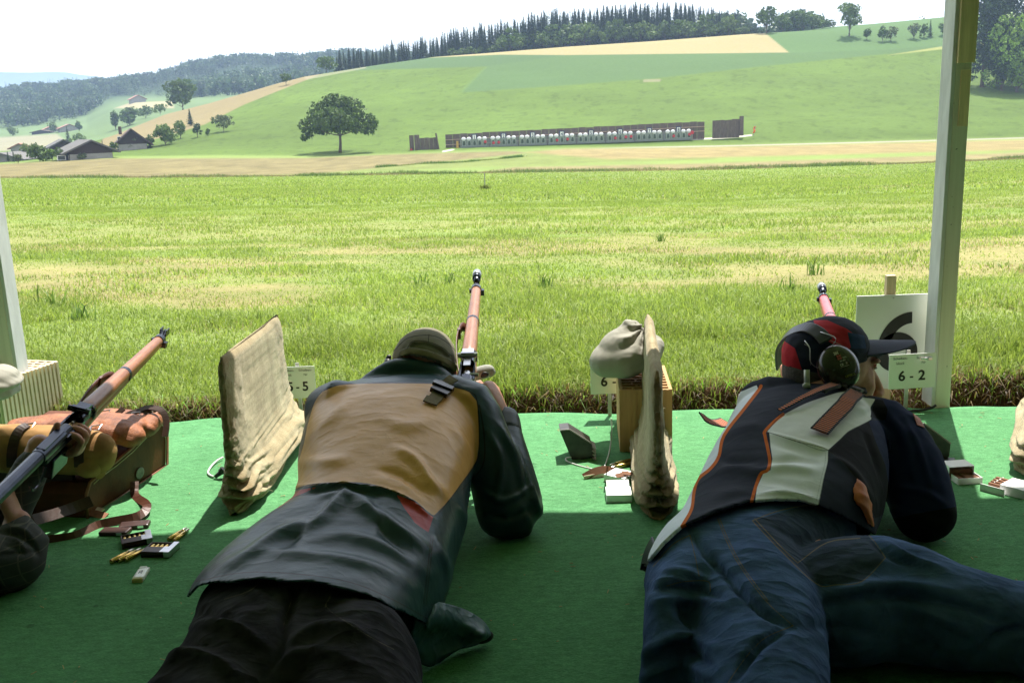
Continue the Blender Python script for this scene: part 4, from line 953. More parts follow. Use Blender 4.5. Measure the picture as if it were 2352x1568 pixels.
def bdisp2(co, no): return no*(.010*np.sin(co[:, 2]*150+co[:, 0]*60+7*n3(co, 12, 8))*np.clip((.03-co[:, 2]+c1[2])/.06, 0, 1)+.01*n3(co, 22, 9))[:, None]
sb2 = remesh('sandbag', [ellipsoid(c1, (.068, .10, .052)), ellipsoid(c1+[-.05, 0, .01], (.07, .08, .05))], .0045, M_bag, None, 8, bdisp2)
tag(sb2, 'grey sandbag on the pale ribbed brick at the left edge', 'sandbag')
# ---------------------------------------------------------------- burlap screens
m, t, b = nodes('burlap')
co_ = t.nodes.new('ShaderNodeTexCoord'); mpn = t.nodes.new('ShaderNodeMapping'); link(t, co_.outputs['Object'], mpn.inputs[0])
w1 = t.nodes.new('ShaderNodeTexWave'); w1.bands_direction = 'Z'; w1.inputs['Scale'].default_value = 110; w1.inputs['Distortion'].default_value = 2.5; w1.inputs['Detail'].default_value = 2
w2_ = t.nodes.new('ShaderNodeTexWave'); w2_.bands_direction = 'Y'; w2_.inputs['Scale'].default_value = 110; w2_.inputs['Distortion'].default_value = 2.5; w2_.inputs['Detail'].default_value = 2
link(t, mpn.outputs[0], w1.inputs['Vector']); link(t, mpn.outputs[0], w2_.inputs['Vector'])
hh = nmath(t, 'ADD', w1.outputs['Fac'], w2_.outputs['Fac'])
st = nramp(t, nnoise(t, 9, 5, .7, stretch=(1, 1, .35)), .35, .68); fine = nramp(t, nnoise(t, 160, 4, .8, stretch=(1, 1, .5)), .3, .7)
c = nmix(t, st, (.30, .245, .145), (.52, .45, .30)); c = nmix(t, .55, c, nmix(t, fine, (.62, .58, .5), (1.2, 1.18, 1.1)), 'MULTIPLY')
c = nmix(t, nmath(t, 'MULTIPLY', nattr(t, 'stain'), .75), c, (.24, .145, .06)); link(t, c, b.inputs['Base Color'])
b.inputs['Roughness'].default_value = .95; b.inputs['Specular IOR Level'].default_value = .1; b.inputs['Sheen Weight'].default_value = .2
link(t, nbump(t, hh, .35, .0015, nbump(t, nnoise(t, 110, 5, .8), .6, .004)), b.inputs['Normal']); M_burlap = m
M_twine = mat('twine', (.62, .54, .38), .9, .2)
def screen(name, N, az, L, hN, hF, th, label, seedv, sag=(0, 1), stain=1.0, bulge=.05):
    N = np.array(N); ax = np.array([math.sin(az), math.cos(az), 0]); sd_ = np.array([math.cos(az), -math.sin(az), 0]); nu, nv = 150, 230; V = []
    per = np.linspace(0, 2*math.pi, nu, endpoint=False)
    cx = np.sign(np.cos(per))*np.abs(np.cos(per))**.30; cy = np.sign(np.sin(per))*np.abs(np.sin(per))**.75      # long along cos, thin along sin
    for j in range(nv):
        s = j/(nv-1); u_ = cx*.5+.5; h = hN+(hF-hN)*u_
        # rounded top, gathered bottom
        top = 1-.7*max(0, (s-.95)/.05)**2; bot = 1
        shrinkL = 1-.07*max(0, (s-.90)/.10)**2
        tt = th/2*(.55+.45*(1-s)**1.2)*top*(1+.9*np.exp(-((s-.10)/.11)**2)+.35*np.exp(-((s-.3)/.12)**2)*(fbm(u_*3, s*0+1, seedv)))
        pt_side = cy*tt; l = (cx*.5*shrinkL+.5)*L
        b_l = bulge*np.exp(-((s-.16)/.12)**2)*(sag[1]*np.clip(cy, 0, 1)+sag[0]*np.clip(-cy, 0, 1)*-1)*(.35+.65*u_)
        x = l; y = pt_side+b_l; z = s*h
        fold = .010*np.exp(-(s/.24)**2)*np.sin(s*75+5*fbm(u_*6, s*9+0*u_, seedv+1)*3)+.007*(fbm(u_*14+cy, s*9+0*u_, seedv+2)-.5)+.010*(fbm(u_*4+cy*2, s*5+0*u_, seedv+3)-.5)
        y = y+np.sign(cy)*fold; x = x+cx*(.010*np.exp(-(s/.33)**2)*np.sin(s*85+9*fbm(cy*2+4, s*9+0*u_, seedv+5))+.008*(fbm(cy*5+9, s*34+0*u_, seedv+7)-.5)*np.exp(-(s/.5)**2))*1.6+cx*.004*(fbm(u_*0+cy, s*18+0*u_, seedv+6)-.5)*4
        z = np.maximum(z+.008*(fbm(u_*7+cy, s*7+0*u_, seedv+4)-.5)*min(1, s*4), .0)
        V.append(N+ax*x[:, None]+sd_*y[:, None]+np.array([0, 0, 1.0])*z[:, None])
    S = np.repeat(np.linspace(0, 1, nv), nu); U_ = np.tile(cx, nv); CY = np.tile(cy, nv); V = np.vstack(V)
    F = [(j*nu+i, j*nu+(i+1) % nu, (j+1)*nu+(i+1) % nu, (j+1)*nu+i) for j in range(nv-1) for i in range(nu)]; F += [tuple(range(nu-1, -1, -1)), tuple((nv-1)*nu+i for i in range(nu))]
    o = thing(name, N, label, 'screen', 'burlap covered screens between the shooters'); ob = mk('burlap_cover', (V, F), M_burlap, o, smooth=True)
    nn = fbm(S*7+2, CY*1.5+U_*2, seedv+9, 4); edge_ = np.exp(-((CY-.1)/.8)**2)*(U_ < -.9)
    set_attr(ob, 'stain', stain*np.clip(edge_*sstep(.33, .6, nn)+.4*(S > .965)*(U_ < .5)*sstep(.3, .6, nn)+.25*np.exp(-(S/.1)**2), 0, 1))
    # stray fibres
    fb = []; r = random.Random(seedv)
    for k in range(70):
        i = r.randrange(len(V)); p = V[i]; d = np.array([r.uniform(-1, 1), r.uniform(-1, 1), r.uniform(-.2, 1)])*.012; fb.append(tube([p, p+d*.6, p+d+[0, 0, -.004]], .0004, 3))
    mk('fibres', comb(*fb), M_twine, o); return o
N1 = G(541, 1184); F1 = G(664, 990); d1 = F1-N1
screen('burlap_screen', N1, math.atan2(d1[0], d1[1]), np.linalg.norm(d1), .42, .395, .055, 'burlap covered screen between the leather pack and the man in the leather vest', 3, sag=(0, 1), stain=.7, bulge=.05)
screen('burlap_screen', G(1511, 1192), R(6.0), .66, .375, .39, .056, 'burlap covered screen in front of the orange brick, seen edge on', 8, sag=(.25, .25), stain=1.0, bulge=.03)
screen('burlap_screen', G(2372, 1104), R(32), .60, .355, .40, .05, 'burlap covered screen cut by the right edge of the view', 12, sag=(1, 0), stain=.2, bulge=.05)
# ---------------------------------------------------------------- dark wedge boxes
M_case = mat('scuffed_black_case', (.022, .020, .016), .45, .6, 30, .2, 60, .001, col2=(.05, .045, .035)); M_edge = mat('lit_edge_and_grille', (.30, .27, .26), .5, .2)  # edge colour paints the lit top edges, and colours the grille
def wedge(poly, Y, dep, label, foot):
    c = P(*poly[0], Y); pts = [P(u, v, Y) for u, v in poly]; o = thing('loudspeaker_wedge', (c[0], Y, 0), label, 'loudspeaker')
    p2 = [(p[0], p[2]) for p in pts]; mk('case', prism(p2, dep, (0, Y+dep/2, 0)), M_case, o, bevel=.002)
    n = len(pts); e = []
    for a, b in foot: e.append(tube([pts[a]+[0, dep*.02, .002], pts[b]+[0, dep*.02, .002]], .0022, 6))
    mk('lit_edging', comb(*e), M_edge, o); return o, pts  # pale tubes paint sunlight along the top edges
Yw = G(1330, 1058)[1]
o, pts = wedge([(1286, 990), (1308, 988), (1359, 1020), (1366, 1050), (1351, 1051), (1328, 1059), (1314, 1057)], Yw, .075, 'scuffed black wedge box standing on the carpet left of the orange brick', [(0, 1), (1, 2)])
mk('grille', comb(*[box(P(1363, 1022+8*i, Yw+.02), (.012, .06, .003), roty(R(30))) for i in range(4)]), M_edge, o)
Yw2 = G(2160, 1058)[1]
o, pts = wedge([(2098, 1052), (2092, 985), (2122, 973), (2184, 1020), (2181, 1048), (2166, 1058)], Yw2, .08, 'black wedge box behind the navy sleeve beside the right post', [(2, 3)])
mk('foot', comb(box(G(2178, 1057, .004), (.035, .03, .008), rotz(R(-20)))), M_black, o)
cable('cable', [G(1404, 962, .18), G(1405, 990, .08), G(1401, 1030, .03), G(1392, 1062, .008), G(1380, 1078, .006), G(1345, 1073, .006), G(1305, 1060, .008), G(1300, 1052, .01), G(1312, 1050, .015)], .0022, M_cable, 'thin white cable hanging from the half hidden card to the black wedge box', 6)
cable('cable', [G(512, 1050, .01), G(498, 1058, .008), G(484, 1072, .006), G(478, 1086, .006), G(490, 1094, .006), G(500, 1090, .01)], .003, M_cable, 'white cable loop beside the left burlap screen', 6)
o = thing('plug', G(497, 1092), 'small dark plug beside the left burlap screen', 'plug'); mk('body', tube([G(494, 1095, .008), G(508, 1084, .02)], [.005, .008], 8), M_black, o, smooth=True); mk('collar', tube([G(508, 1084, .02), G(514, 1076, .03)], .010, 8), M_black, o)
# ---------------------------------------------------------------- cartons
M_carton = mat('white_carton', (.80, .80, .79), .6, .05, 12); M_cart_in = mat('brown_cardboard', (.20, .085, .04), .85, .25, 30); M_brass = mat('brass', (.62, .43, .14), .25, .15, 40, metal=1); M_lead = mat('nickel_bullet', (.55, .50, .44), .3, .1, metal=1)
def cartridge(p, q, label, lay_=True, group=None, parent=None, r=.0058):
    """from rim p towards bullet tip q (direction only), real length 77.7 mm"""
    p = np.array(p, float); d = np.array(q, float)-p; d /= np.linalg.norm(d); s = np.cross(d, (0, 0, 1)); s /= np.linalg.norm(s); u = np.cross(s, d); Rm = np.stack([s, u, d], 1)
    case = lathe([(.0058, 0), (.0063, .0006), (.0063, .002), (.0052, .0026), (.0052, .0036), (.0062, .0045), (.0057, .0440), (.0043, .0475), (.0043, .0555)], p, Rm, 14)
    bul = lathe([(.0038, .0555), (.0038, .060), (.0030, .068), (.0016, .0745), (.0003, .0777)], p, Rm, 14)
    if parent is None:
        o = thing('cartridge', p, label, 'cartridge', group); mk('case', case, M_brass, o, smooth=True); mk('bullet', bul, M_lead, o, smooth=True); return o
    return case, bul
zc = .0105
for (a, b, lb) in [((388, 1239), (416, 1220), 'left of the two brass cartridges right of the loaded clips'), ((400, 1242), (423, 1223), 'right of the two brass cartridges right of the loaded clips'),
      ((255, 1290), (298, 1265), 'leftmost of the three brass cartridges beside the white lighter'), ((272, 1288), (312, 1265), 'middle of the three brass cartridges beside the white lighter'), ((288, 1286), (331, 1262), 'rightmost of the three brass cartridges beside the white lighter'),
      ((1452, 1056), (1424, 1062), 'farther of two brass cartridges left of the middle burlap screen'), ((1452, 1064), (1420, 1070), 'nearer of two brass cartridges left of the middle burlap screen')]:
    cartridge(G(*a, zc), G(*b, zc), lb, group='loose brass cartridges on the carpet')
def obox(c, s, rz, M_=M_carton): return xf(box((0, 0, s[2]/2), s), c, rotz(rz))
o = thing('ammunition_box', G(1420, 1150), 'white carton nearest the foot of the middle burlap screen', 'carton'); c = G(1421, 1146, .0)
mk('carton', obox(c, (.066, .062, .024), R(-2)), M_carton, o, bevel=.001); mk('flap', xf(box((0, 0, 0), (.06, .02, .0006), rotx(R(35))), c+[.002, .040, .030]), M_carton, o)
o = thing('ammunition_box', G(1420, 1108), 'white carton with torn brown lining behind the nearest one', 'carton'); c = G(1425, 1108, .0)
mk('carton', obox(c+[0, .01, 0], (.066, .062, .024), R(-38)), M_carton, o, bevel=.001)
r = random.Random(2); ln = [xf(box((0, 0, 0), (.045, .014, .0008), rotz(r.uniform(-.6, .6))@rotx(r.uniform(-.5, .5))), c+[.004+.018*i, -.016-.002*i, .030+.003*r.random()]) for i in range(3)]
mk('torn_lining', comb(*ln), M_cart_in, o)
o = thing('cardboard_strip', G(1380, 1092), 'brown cardboard strip lying behind the white cartons', 'packaging'); a = G(1341, 1096, .008); b_ = G(1422, 1084, .010)
mk('strip', ribbon([a, a*.7+b_*.3+[0, 0, .012], a*.4+b_*.6+[0, 0, .014], b_], .022, .001, up=(0, -.8, .6)), M_cart_in, o); mk('edge', ribbon([a+[0, -.004, 0], b_+[0, -.004, .002]], .002, .012, smooth=0), M_twine, o)
o = thing('ammunition_box', G(2205, 1105), 'white carton with raised sleeve and open tray beside the navy sleeve', 'carton'); c = G(2207, 1100)
tr_ = mk('tray', comb(obox(c+[.004, -.012, 0], (.066, .058, .003), R(4)), obox(c+[.004+.0025, -.040, 0], (.066, .002, .018), R(4)), obox(c+[-.028, -.010, 0], (.002, .056, .018), R(4)), obox(c+[.036, -.012, 0], (.002, .056, .018), R(4))), M_carton, o)
for i in range(3): mk('clip', obox(c+[-.018+.021*i, -.018, .004], (.017, .040, .012+.003*(i % 2)), R(4+6*i)), M_cart_in, tr_ and o, bevel=.002)
mk('sleeve', comb(xf(box((0, 0, 0), (.068, .050, .0012)), c+[-.004, .018, .038], rotz(R(4))), obox(c+[-.037, .020, .012], (.0012, .050, .027), R(4)), obox(c+[.029, .020, .012], (.0012, .050, .027), R(4))), M_carton, o)
mk('liner', obox(c+[-.004, .020, .002], (.062, .045, .026), R(4)), M_cart_in, o)
o = thing('ammunition_box', G(2320, 1130), 'white carton with spilled clips cut by the right edge of the view', 'carton'); c = G(2338, 1133)
mk('carton', obox(c, (.070, .062, .026), R(38)), M_carton, o, bevel=.001)
mk('tray', comb(obox(c+[-.045, .022, 0], (.05, .062, .003), R(38)), obox(c+[-.065, .005, 0], (.002, .062, .020), R(38)), obox(c+[-.026, .05, 0], (.05, .002, .020), R(38))), M_carton, o)
for i in range(4): mk('clip', obox(c+[-.045+.012*i, .018+.012*i, .004], (.009, .045, .016), R(38)), M_cart_in, o, bevel=.001)
mk('barcode', comb(*[xf(box((0, 0, 0), (.0012, .0004, .012)), c+rotz(R(38))@np.array([-.0300+.0024*i, -.0313, .012]), rotz(R(38))) for i in range(5)]), M_grey_ink, o)
# ---------------------------------------------------------------- clips, lighter
M_clip = mat('brown_bakelite', (.045, .016, .012), .4, .3, 30); M_tin = mat('bright_tin', (.62, .62, .64), .3, .1, metal=1); M_clipe = mat('brown_card_edge', (.13, .055, .03), .7, .3, 30)
def clip(c, rz, label, loaded=5, flip=1):
    c = np.array(c); o = thing('charger_clip', c, label, 'ammunition clip', 'ammunition clips spread beside the leather pack'); Rm = rotz(rz); W_, D_, H_ = .070, .058, .017
    mk('holder', comb(*[xf(k_, c, Rm) for k_ in (box((0, 0, .0015), (W_, D_, .003)), box((0, -D_/2+.016, .011), (W_, .030, .011)), box((0, D_/2-.002, .008), (W_, .004, .016)), box((-W_/2+.002, 0, .008), (.004, D_, .016)))]), M_clip, o, bevel=.001)
    mk('tin_end', comb(*[xf(k_, c, Rm) for k_ in (box((W_/2-.006, 0, .0105), (.014, D_*1.01, .0145)), box((W_/2-.018, -D_/2+.016, .0170), (.012, .030, .0012)))]), M_tin, o, bevel=.001)
    for i in range(loaded):
        x = -W_/2+.009+i*.0115; mk('cartridge', xf(comb(lathe([(.0055, 0), (.0055, .032), (.004, .036), (.004, .042)], (x, -.012, .0095), rotx(R(-90)), 10)), c, Rm), M_brass, o, smooth=True)
    return o
clip(G(314, 1246, .004), R(24), 'loaded brown clip with five cartridges, behind the front one'); clip(G(369, 1270, .004), R(-8), 'loaded brown clip with tin end nearest the white lighter')
for c, rz, lb in [(G(310, 1211, .004), R(8), 'dark empty clip cover farthest back by the strap'), (G(266, 1226, .004), R(-6), 'dark flat clip cover leftmost of the clips')]:
    o = thing('clip_cover', c, lb, 'clip cover'); mk('shell', xf(box((0, 0, .007), (.074, .036, .012)), c, rotz(rz)), M_clip, o, bevel=.004); mk('stud', xf(box((.018, -.0184, .008), (.014, .001, .006)), c, rotz(rz)), M_tin, o)
M_light = mat('milky_plastic', (.86, .85, .78), .3, .06, 20, coat=.3); a = G(316, 1334, .008); b_ = G(337, 1301, .008)
d = (b_-a); d[2] = 0; L = .062; d /= np.linalg.norm(d); rzl = math.atan2(-d[0], d[1]); o = thing('lighter', a, 'white plastic lighter lying in front of the clips', 'lighter')
def Lq(m_): return xf(m_, (a[0], a[1], 0.003), rotz(rzl))
mk('body', Lq(box((0, L*.43, .007), (.026, L*.86, .013))), M_light, o, bevel=.005); mk('hood', Lq(box((-.003, L*.92, .0075), (.017, .010, .011))), M_white, o, bevel=.002); mk('button', Lq(box((.008, L*.90, .006), (.007, .008, .009))), M_white, o, bevel=.001)
mk('cap_end', Lq(box((0, -.001, .007), (.024, .006, .0115))), mat('yellowed_plastic', (.70, .55, .22), .35, .1), o, bevel=.003); mk('print', Lq(xf(text_mesh('ZG', .011, .0002, .0003), (0, L*.48, .0137), rotz(R(90)))), M_grey_ink, o)
# litter: crumbs on the carpet
ms = []; r = random.Random(9)
for k in range(260):
    u, v = r.uniform(-50, 2400), 945+620*r.random()**1.6; p = G(u, v, .007); a = r.uniform(0, 3.1); l = r.uniform(.003, .014); ms.append(xf(box((0, 0, 0), (l, .0016, .001)), p, rotz(a)@roty(r.uniform(-.3, .3))))
tag(mk('straw_litter', comb(*ms), M_straw), 'scattered bits of straw on the green carpet', 'litter', kind='stuff')

# ================================================================ PEOPLE
def cloth_mat(name, base, rough, panels=(), seams=(), spec=.5, vs=14, var=.25, bump=.35, bscale=400, bd=.0012, sheen=0, coat=0, wear=None, weave=None, big=0, crease=None):
    """panels: (attribute, colour, roughness or None); seams: (attribute, half width px, colour)"""
    m, t, b = nodes(name); f = nramp(t, nnoise(t, vs, 5, .65), .3, .7)
    c = nmix(t, f, dark(base, 1-var), tuple(x*(1+var) for x in base)); rg = rough
    if wear: c = nmix(t, nmath(t, 'MULTIPLY', nramp(t, nnoise(t, wear[1], 4, .6), .45, .75), wear[2]), c, wear[0])
    for at_, col_, *r_ in panels:
        k = nmath(t, 'MULTIPLY', nattr(t, at_), .8); k = nmath(t, 'ADD', k, .5, clamp=True)
        pc = nmix(t, f, dark(col_, 1-var*.6), tuple(min(1, x*(1+var*.5)) for x in col_)); c = nmix(t, k, c, pc)
    for at_, wd_, col_ in seams:
        k = nmath(t, 'SUBTRACT', wd_+.5, nattr(t, at_), clamp=True); c = nmix(t, k, c, col_)
    if weave: c = nmix(t, weave, c, nmix(t, nramp(t, nnoise(t, 700, 2, .8), .3, .7), (.55, .55, .6), (1.4, 1.4, 1.4)), 'MULTIPLY')
    link(t, c, b.inputs['Base Color']); b.inputs['Roughness'].default_value = rough; b.inputs['Specular IOR Level'].default_value = spec
    b.inputs['Sheen Weight'].default_value = sheen; b.inputs['Coat Weight'].default_value = coat; b.inputs['Coat Roughness'].default_value = .3
    pv_ = nbump(t, nnoise(t, 30, 5, .6), big, .01) if big else None
    if crease:
        for sc_, st_, ds_, strt in crease:
            n_ = nmath(t, 'ABSOLUTE', nmath(t, 'SUBTRACT', nnoise(t, sc_, 3, .5, stretch=strt), .5)); n_ = nmath(t, 'POWER', nmath(t, 'SUBTRACT', 1.0, nmath(t, 'MULTIPLY', n_, 5.0), clamp=True), 2.0); pv_ = nbump(t, n_, st_, ds_, pv_)
    link(t, nbump(t, nnoise(t, bscale, 4, .6), bump, bd, pv_), b.inputs['Normal']); return m
def fold_disp(co, no, folds, gain=1.0):
    uv_ = proj(co); view = CAM-co; view /= np.linalg.norm(view, axis=1)[:, None]; facing = np.clip((no*view).sum(1)*1.6+.25, 0, 1)
    d_ = np.zeros(len(co))
    for pts, wd, amp in folds:
        pts = smooth_line(pts, 6); d, t_ = seg_dist(uv_, pts); e = np.sin(np.clip(t_, 0.02, .98)*math.pi)**.5
        d_ += amp*gain*np.exp(-(d/wd)**2)*e
    return no*(d_*facing)[:, None]
def refine(o, polys, dist=7, cuts=3):
    bm = bmesh.new(); bm.from_mesh(o.data); bm.faces.ensure_lookup_table(); off_ = np.array(o.parent.location) if o.parent else 0
    cen = np.array([f.calc_center_median()[:] for f in bm.faces])+off_; uv_ = proj(cen); nrm = np.array([f.normal[:] for f in bm.faces]); d = np.full(len(cen), 99.)
    for p_ in polys: d = np.minimum(d, seg_dist(uv_, smooth_line(p_, 5))[0])
    sel = np.nonzero((d < dist) & ((nrm*(CAM-cen)).sum(1) > 0))[0]; ed = set()
    for i in sel: ed.update(bm.faces[i].edges)
    bmesh.ops.subdivide_edges(bm, edges=list(ed), cuts=cuts, use_grid_fill=True); bm.to_mesh(o.data); bm.free(); o.data.polygons.foreach_set('use_smooth', np.ones(len(o.data.polygons), bool)); o.data.update()
def attrs(o, regs, lines=()):
    if lines: refine(o, [q for n_, ps in lines for q in ps])
    uv_ = proj(wcos(o))
    for n_, poly in regs: set_attr(o, n_, np.clip(sdf_poly(uv_, poly), -40, 40))
    for n_, polys in lines:
        d = np.full(len(uv_), 99.)
        for pl_ in polys: d = np.minimum(d, seg_dist(uv_, smooth_line(pl_, 5))[0])
        set_attr(o, n_, np.minimum(d, 60))
def sect(prof, L, Rt, grow=0.0):
    """stations (Y, z top, z bottom) -> centres and half sizes, widths read from the outlines"""
    C_, S_ = [], []; lv, lu = zip(*L); rv, ru = zip(*Rt)
    for Y, zt, zb_ in prof:
        zc_ = (zt+zb_)/2; u = 1200.
        for _ in range(6):
            v = proj([(P(u, 900, Y)[0], Y, zc_)])[0][1]
            def at_z(uu): # x so that (x,Y,zc) projects on column uu
                lo, hi = -6., 6.
                for _k in range(40):
                    mid = (lo+hi)/2
                    if proj([(mid, Y, zc_)])[0][0] < uu: lo = mid
                    else: hi = mid
                return lo
            uL, uR = np.interp(v, lv, lu), np.interp(v, rv, ru); u = (uL+uR)/2
        xl, xr = at_z(uL), at_z(uR); C_.append(((xl+xr)/2, Y, zc_)); S_.append(((xr-xl)/2+grow, (zt-zb_)/2+grow))
    return C_, S_
def fit(prof, L, Rt, grow=0.0, it=4):
    """adjust the widths until the outline of the tube seen from the lens follows the tables"""
    vs_ = np.arange(870, 1700, 12.0); Lt = np.interp(vs_, *zip(*L)); Rr = np.interp(vs_, *zip(*Rt)); la, ra = Lt.copy(), Rr.copy()
    for _ in range(it):
        C_, S_ = sect(prof, list(zip(vs_, la)), list(zip(vs_, ra)), grow); V, F = super_tube(C_, S_, seg=48, smooth=8); uv_ = proj(V)
        eL = np.full(len(vs_), np.nan); eR = eL.copy()
        for i, v in enumerate(vs_):
            m = np.abs(uv_[:, 1]-v) < 9
            if m.sum() > 3: eL[i] = uv_[m, 0].min()-Lt[i]; eR[i] = uv_[m, 0].max()-Rr[i]
        ok = ~np.isnan(eL); eL = np.interp(vs_, vs_[ok], eL[ok]); eR = np.interp(vs_, vs_[ok], eR[ok]); k = np.ones(5)/5
        eL = np.convolve(np.pad(eL, 2, 'edge'), k, 'valid'); eR = np.convolve(np.pad(eR, 2, 'edge'), k, 'valid'); la -= eL*.7; ra -= eR*.7
    return C_, S_
def super_tube(C_, S_, seg=36, ex=.78, smooth=3):
    """like tube but squarer sections, never turning away from +Y"""
    q = smooth_line(np.hstack([np.array(C_), np.array(S_)]), smooth); V = []; n = len(q)
    a = np.linspace(0, 2*math.pi, seg, endpoint=False); cx = np.sign(np.cos(a))*np.abs(np.cos(a))**ex; cz_ = np.sign(np.sin(a))*np.abs(np.sin(a))**ex
    for x, y, z, sx, sz in q: V.append(np.stack([x+cx*sx, np.full(seg, y), z+cz_*sz], -1))
    V = np.vstack(V); F = [(i*seg+k, i*seg+(k+1) % seg, (i+1)*seg+(k+1) % seg, (i+1)*seg+k) for i in range(n-1) for k in range(seg)]
    F += [tuple(range(seg-1, -1, -1)), tuple((n-1)*seg+k for k in range(seg))]; return V, F
def hand(wrist, f, n, side, curls=(70, 75, 80, 85), thumb=(35, 20, 25), sc=1.0, tc=.5):
    """f towards the fingers, n out of the palm, side +1/-1 picks where the thumb is; returns closed shapes"""
    f = np.array(f, float); f /= np.linalg.norm(f); n = np.array(n, float); n -= f*(n@f); n /= np.linalg.norm(n); s = np.cross(n, f)*side; w_ = np.array(wrist, float); ms = []
    ms.append(tube([w_-f*.02*sc, w_+f*.03*sc, w_+f*.062*sc, w_+f*.086*sc], [(.026*sc, .019*sc), (.036*sc, .017*sc), (.042*sc, .0155*sc), (.038*sc, .012*sc)], 14, 3, up=n, round_cap=True))
    ms.append(ellipsoid(w_+f*.035*sc+s*.022*sc+n*.010*sc, np.array((.016, .028, .014))*sc, np.stack([s, f, n], 1)))
    L = [(.044, .026, .021), (.048, .030, .022), (.045, .027, .021), (.036, .021, .018)]
    for i in range(4):
        off_ = (.030-.0205*i)*sc; p = w_+f*(.082-.004*abs(i-1.2))*sc+s*off_; a = 0; pts = [p-f*.012*sc]; 
        d = f; pts.append(p)
        for j, l in enumerate(L[i]):
            a += R(curls[i])*(.75, 1.0, .7)[j]; d = f*math.cos(a)+n*math.sin(a)+s*(.10*(1.4-i)*(.3 if j else 1)); d /= np.linalg.norm(d); pts.append(pts[-1]+d*l*sc)
        r = (.0092, .0095, .0090, .0078)[i]*sc; ms.append(tube(pts, [r*1.05, r*1.08, r, r*.96, r*.82], 10, 3, up=s, round_cap=True))
    p = w_+f*.022*sc+s*.028*sc+n*.006*sc; d = f*math.cos(R(thumb[0]))+s*math.sin(R(thumb[0]))+n*tc; d /= np.linalg.norm(d); pts = [p-d*.006*sc, p+d*.036*sc]
    d2 = d*.8+f*.4+n*tc*.8; d2 /= np.linalg.norm(d2); pts.append(pts[-1]+d2*.030*sc); d3 = d2*.8+f*.3-s*.1+n*tc*.6; d3 /= np.linalg.norm(d3); pts.append(pts[-1]+d3*.024*sc)
    ms.append(tube(pts, [.0135*sc, .0115*sc, .0105*sc, .0085*sc], 10, 3, up=n, round_cap=True)); return ms
def skin_mat(name, c, blot):
    m, t, b = nodes(name); f = nramp(t, nnoise(t, 30, 5, .6), .3, .7); c_ = nmix(t, f, c, blot); link(t, c_, b.inputs['Base Color']); b.inputs['Roughness'].default_value = .48
    b.inputs['Subsurface Weight'].default_value = .12; b.inputs['Subsurface Radius'].default_value = (.01, .004, .002); b.inputs['Subsurface Scale'].default_value = .5
    link(t, nbump(t, nnoise(t, 260, 5, .7), .45, .0015, nbump(t, nnoise(t, 60, 3, .6), .3, .003)), b.inputs['Normal']); return m
M_skin = skin_mat('skin', (.50, .25, .16), (.42, .17, .11)); M_skin2 = skin_mat('weathered_skin', (.62, .30, .20), (.52, .21, .14))
M_hair = mat('grey_hair', (.10, .085, .075), .8, .5, 60, .8, 300, .003, stretch=(1, 3, 3))
def chain(pts, rad, seg=16, up=(0, 0, 1)): return tube(pts, rad, seg, 3, up=up, round_cap=True)

# ---------------------------------------------------------------- man in the two-tone leather vest
L1 = [(820, 850), (850, 800), (880, 764), (905, 737), (935, 712), (990, 697), (1040, 690), (1070, 674), (1110, 655), (1150, 632), (1200, 592), (1250, 545), (1300, 492), (1340, 455), (1365, 436), (1400, 414), (1440, 387), (1490, 358), (1568, 300), (1700, 200)]
R1 = [(820, 1010), (850, 1060), (880, 1095), (905, 1110), (940, 1116), (1000, 1108), (1060, 1094), (1100, 1085), (1150, 1080), (1200, 1066), (1250, 1057), (1300, 1046), (1350, 1032), (1400, 1012), (1430, 992), (1500, 960), (1568, 928), (1700, 880)]
prof1 = [(2.50, .335, .20), (2.44, .362, .165), (2.34, .372, .12), (2.2, .360, .07), (2.05, .332, .03), (1.9, .302, .005), (1.75, .280, 0), (1.62, .272, 0), (1.5, .272, 0), (1.40, .265, 0), (1.34, .25, 0)]
p1 = thing('person', (-.33, 1.9, 0), 'prone man in tan and green leather vest and olive cap, hand at his rifle bolt', 'person')
C1, S1 = fit(prof1, L1, R1)
sR = P(1066, 935, 2.36); elR = G(1168, 1180, .062); wrR = P(1163, 975, 2.47); sL = P(768, 945, 2.36); elL = np.array([-.40, 2.62, .055]); wrL = P(1092, 890, 2.64)
up_mid = (sR+elR)/2+np.array([.012, .0, -.006]); fo_mid = elR*.45+wrR*.55+np.array([.012, 0, 0])
sleeveR = [chain([sR+[-.05, 0, -.01], sR, up_mid, elR+[-.018, 0, 0]], [(.07, .075), (.078, .082), (.068, .072), (.062, .058)], up=(0, 1, .2)), chain([elR+[.0, 0, .0], elR+[.028, .01, .004], fo_mid, wrR], [(.062, .06), (.060, .058), (.050, .052), (.034, .038)], up=(0, 1, .2))]
sleeveL = [chain([sL+[.05, 0, 0], sL, (sL+elL)/2+[-.03, 0, 0], elL], [.07, .078, .066, .056]), chain([elL, (elL+wrL)/2, wrL*.85+elL*.15], [.056, .05, .038])]
collar = [chain([P(845, 872, 2.46), P(895, 850, 2.49), P(950, 846, 2.50), P(1005, 862, 2.49), P(1052, 893, 2.46)], [.018, .026, .028, .026, .018])]
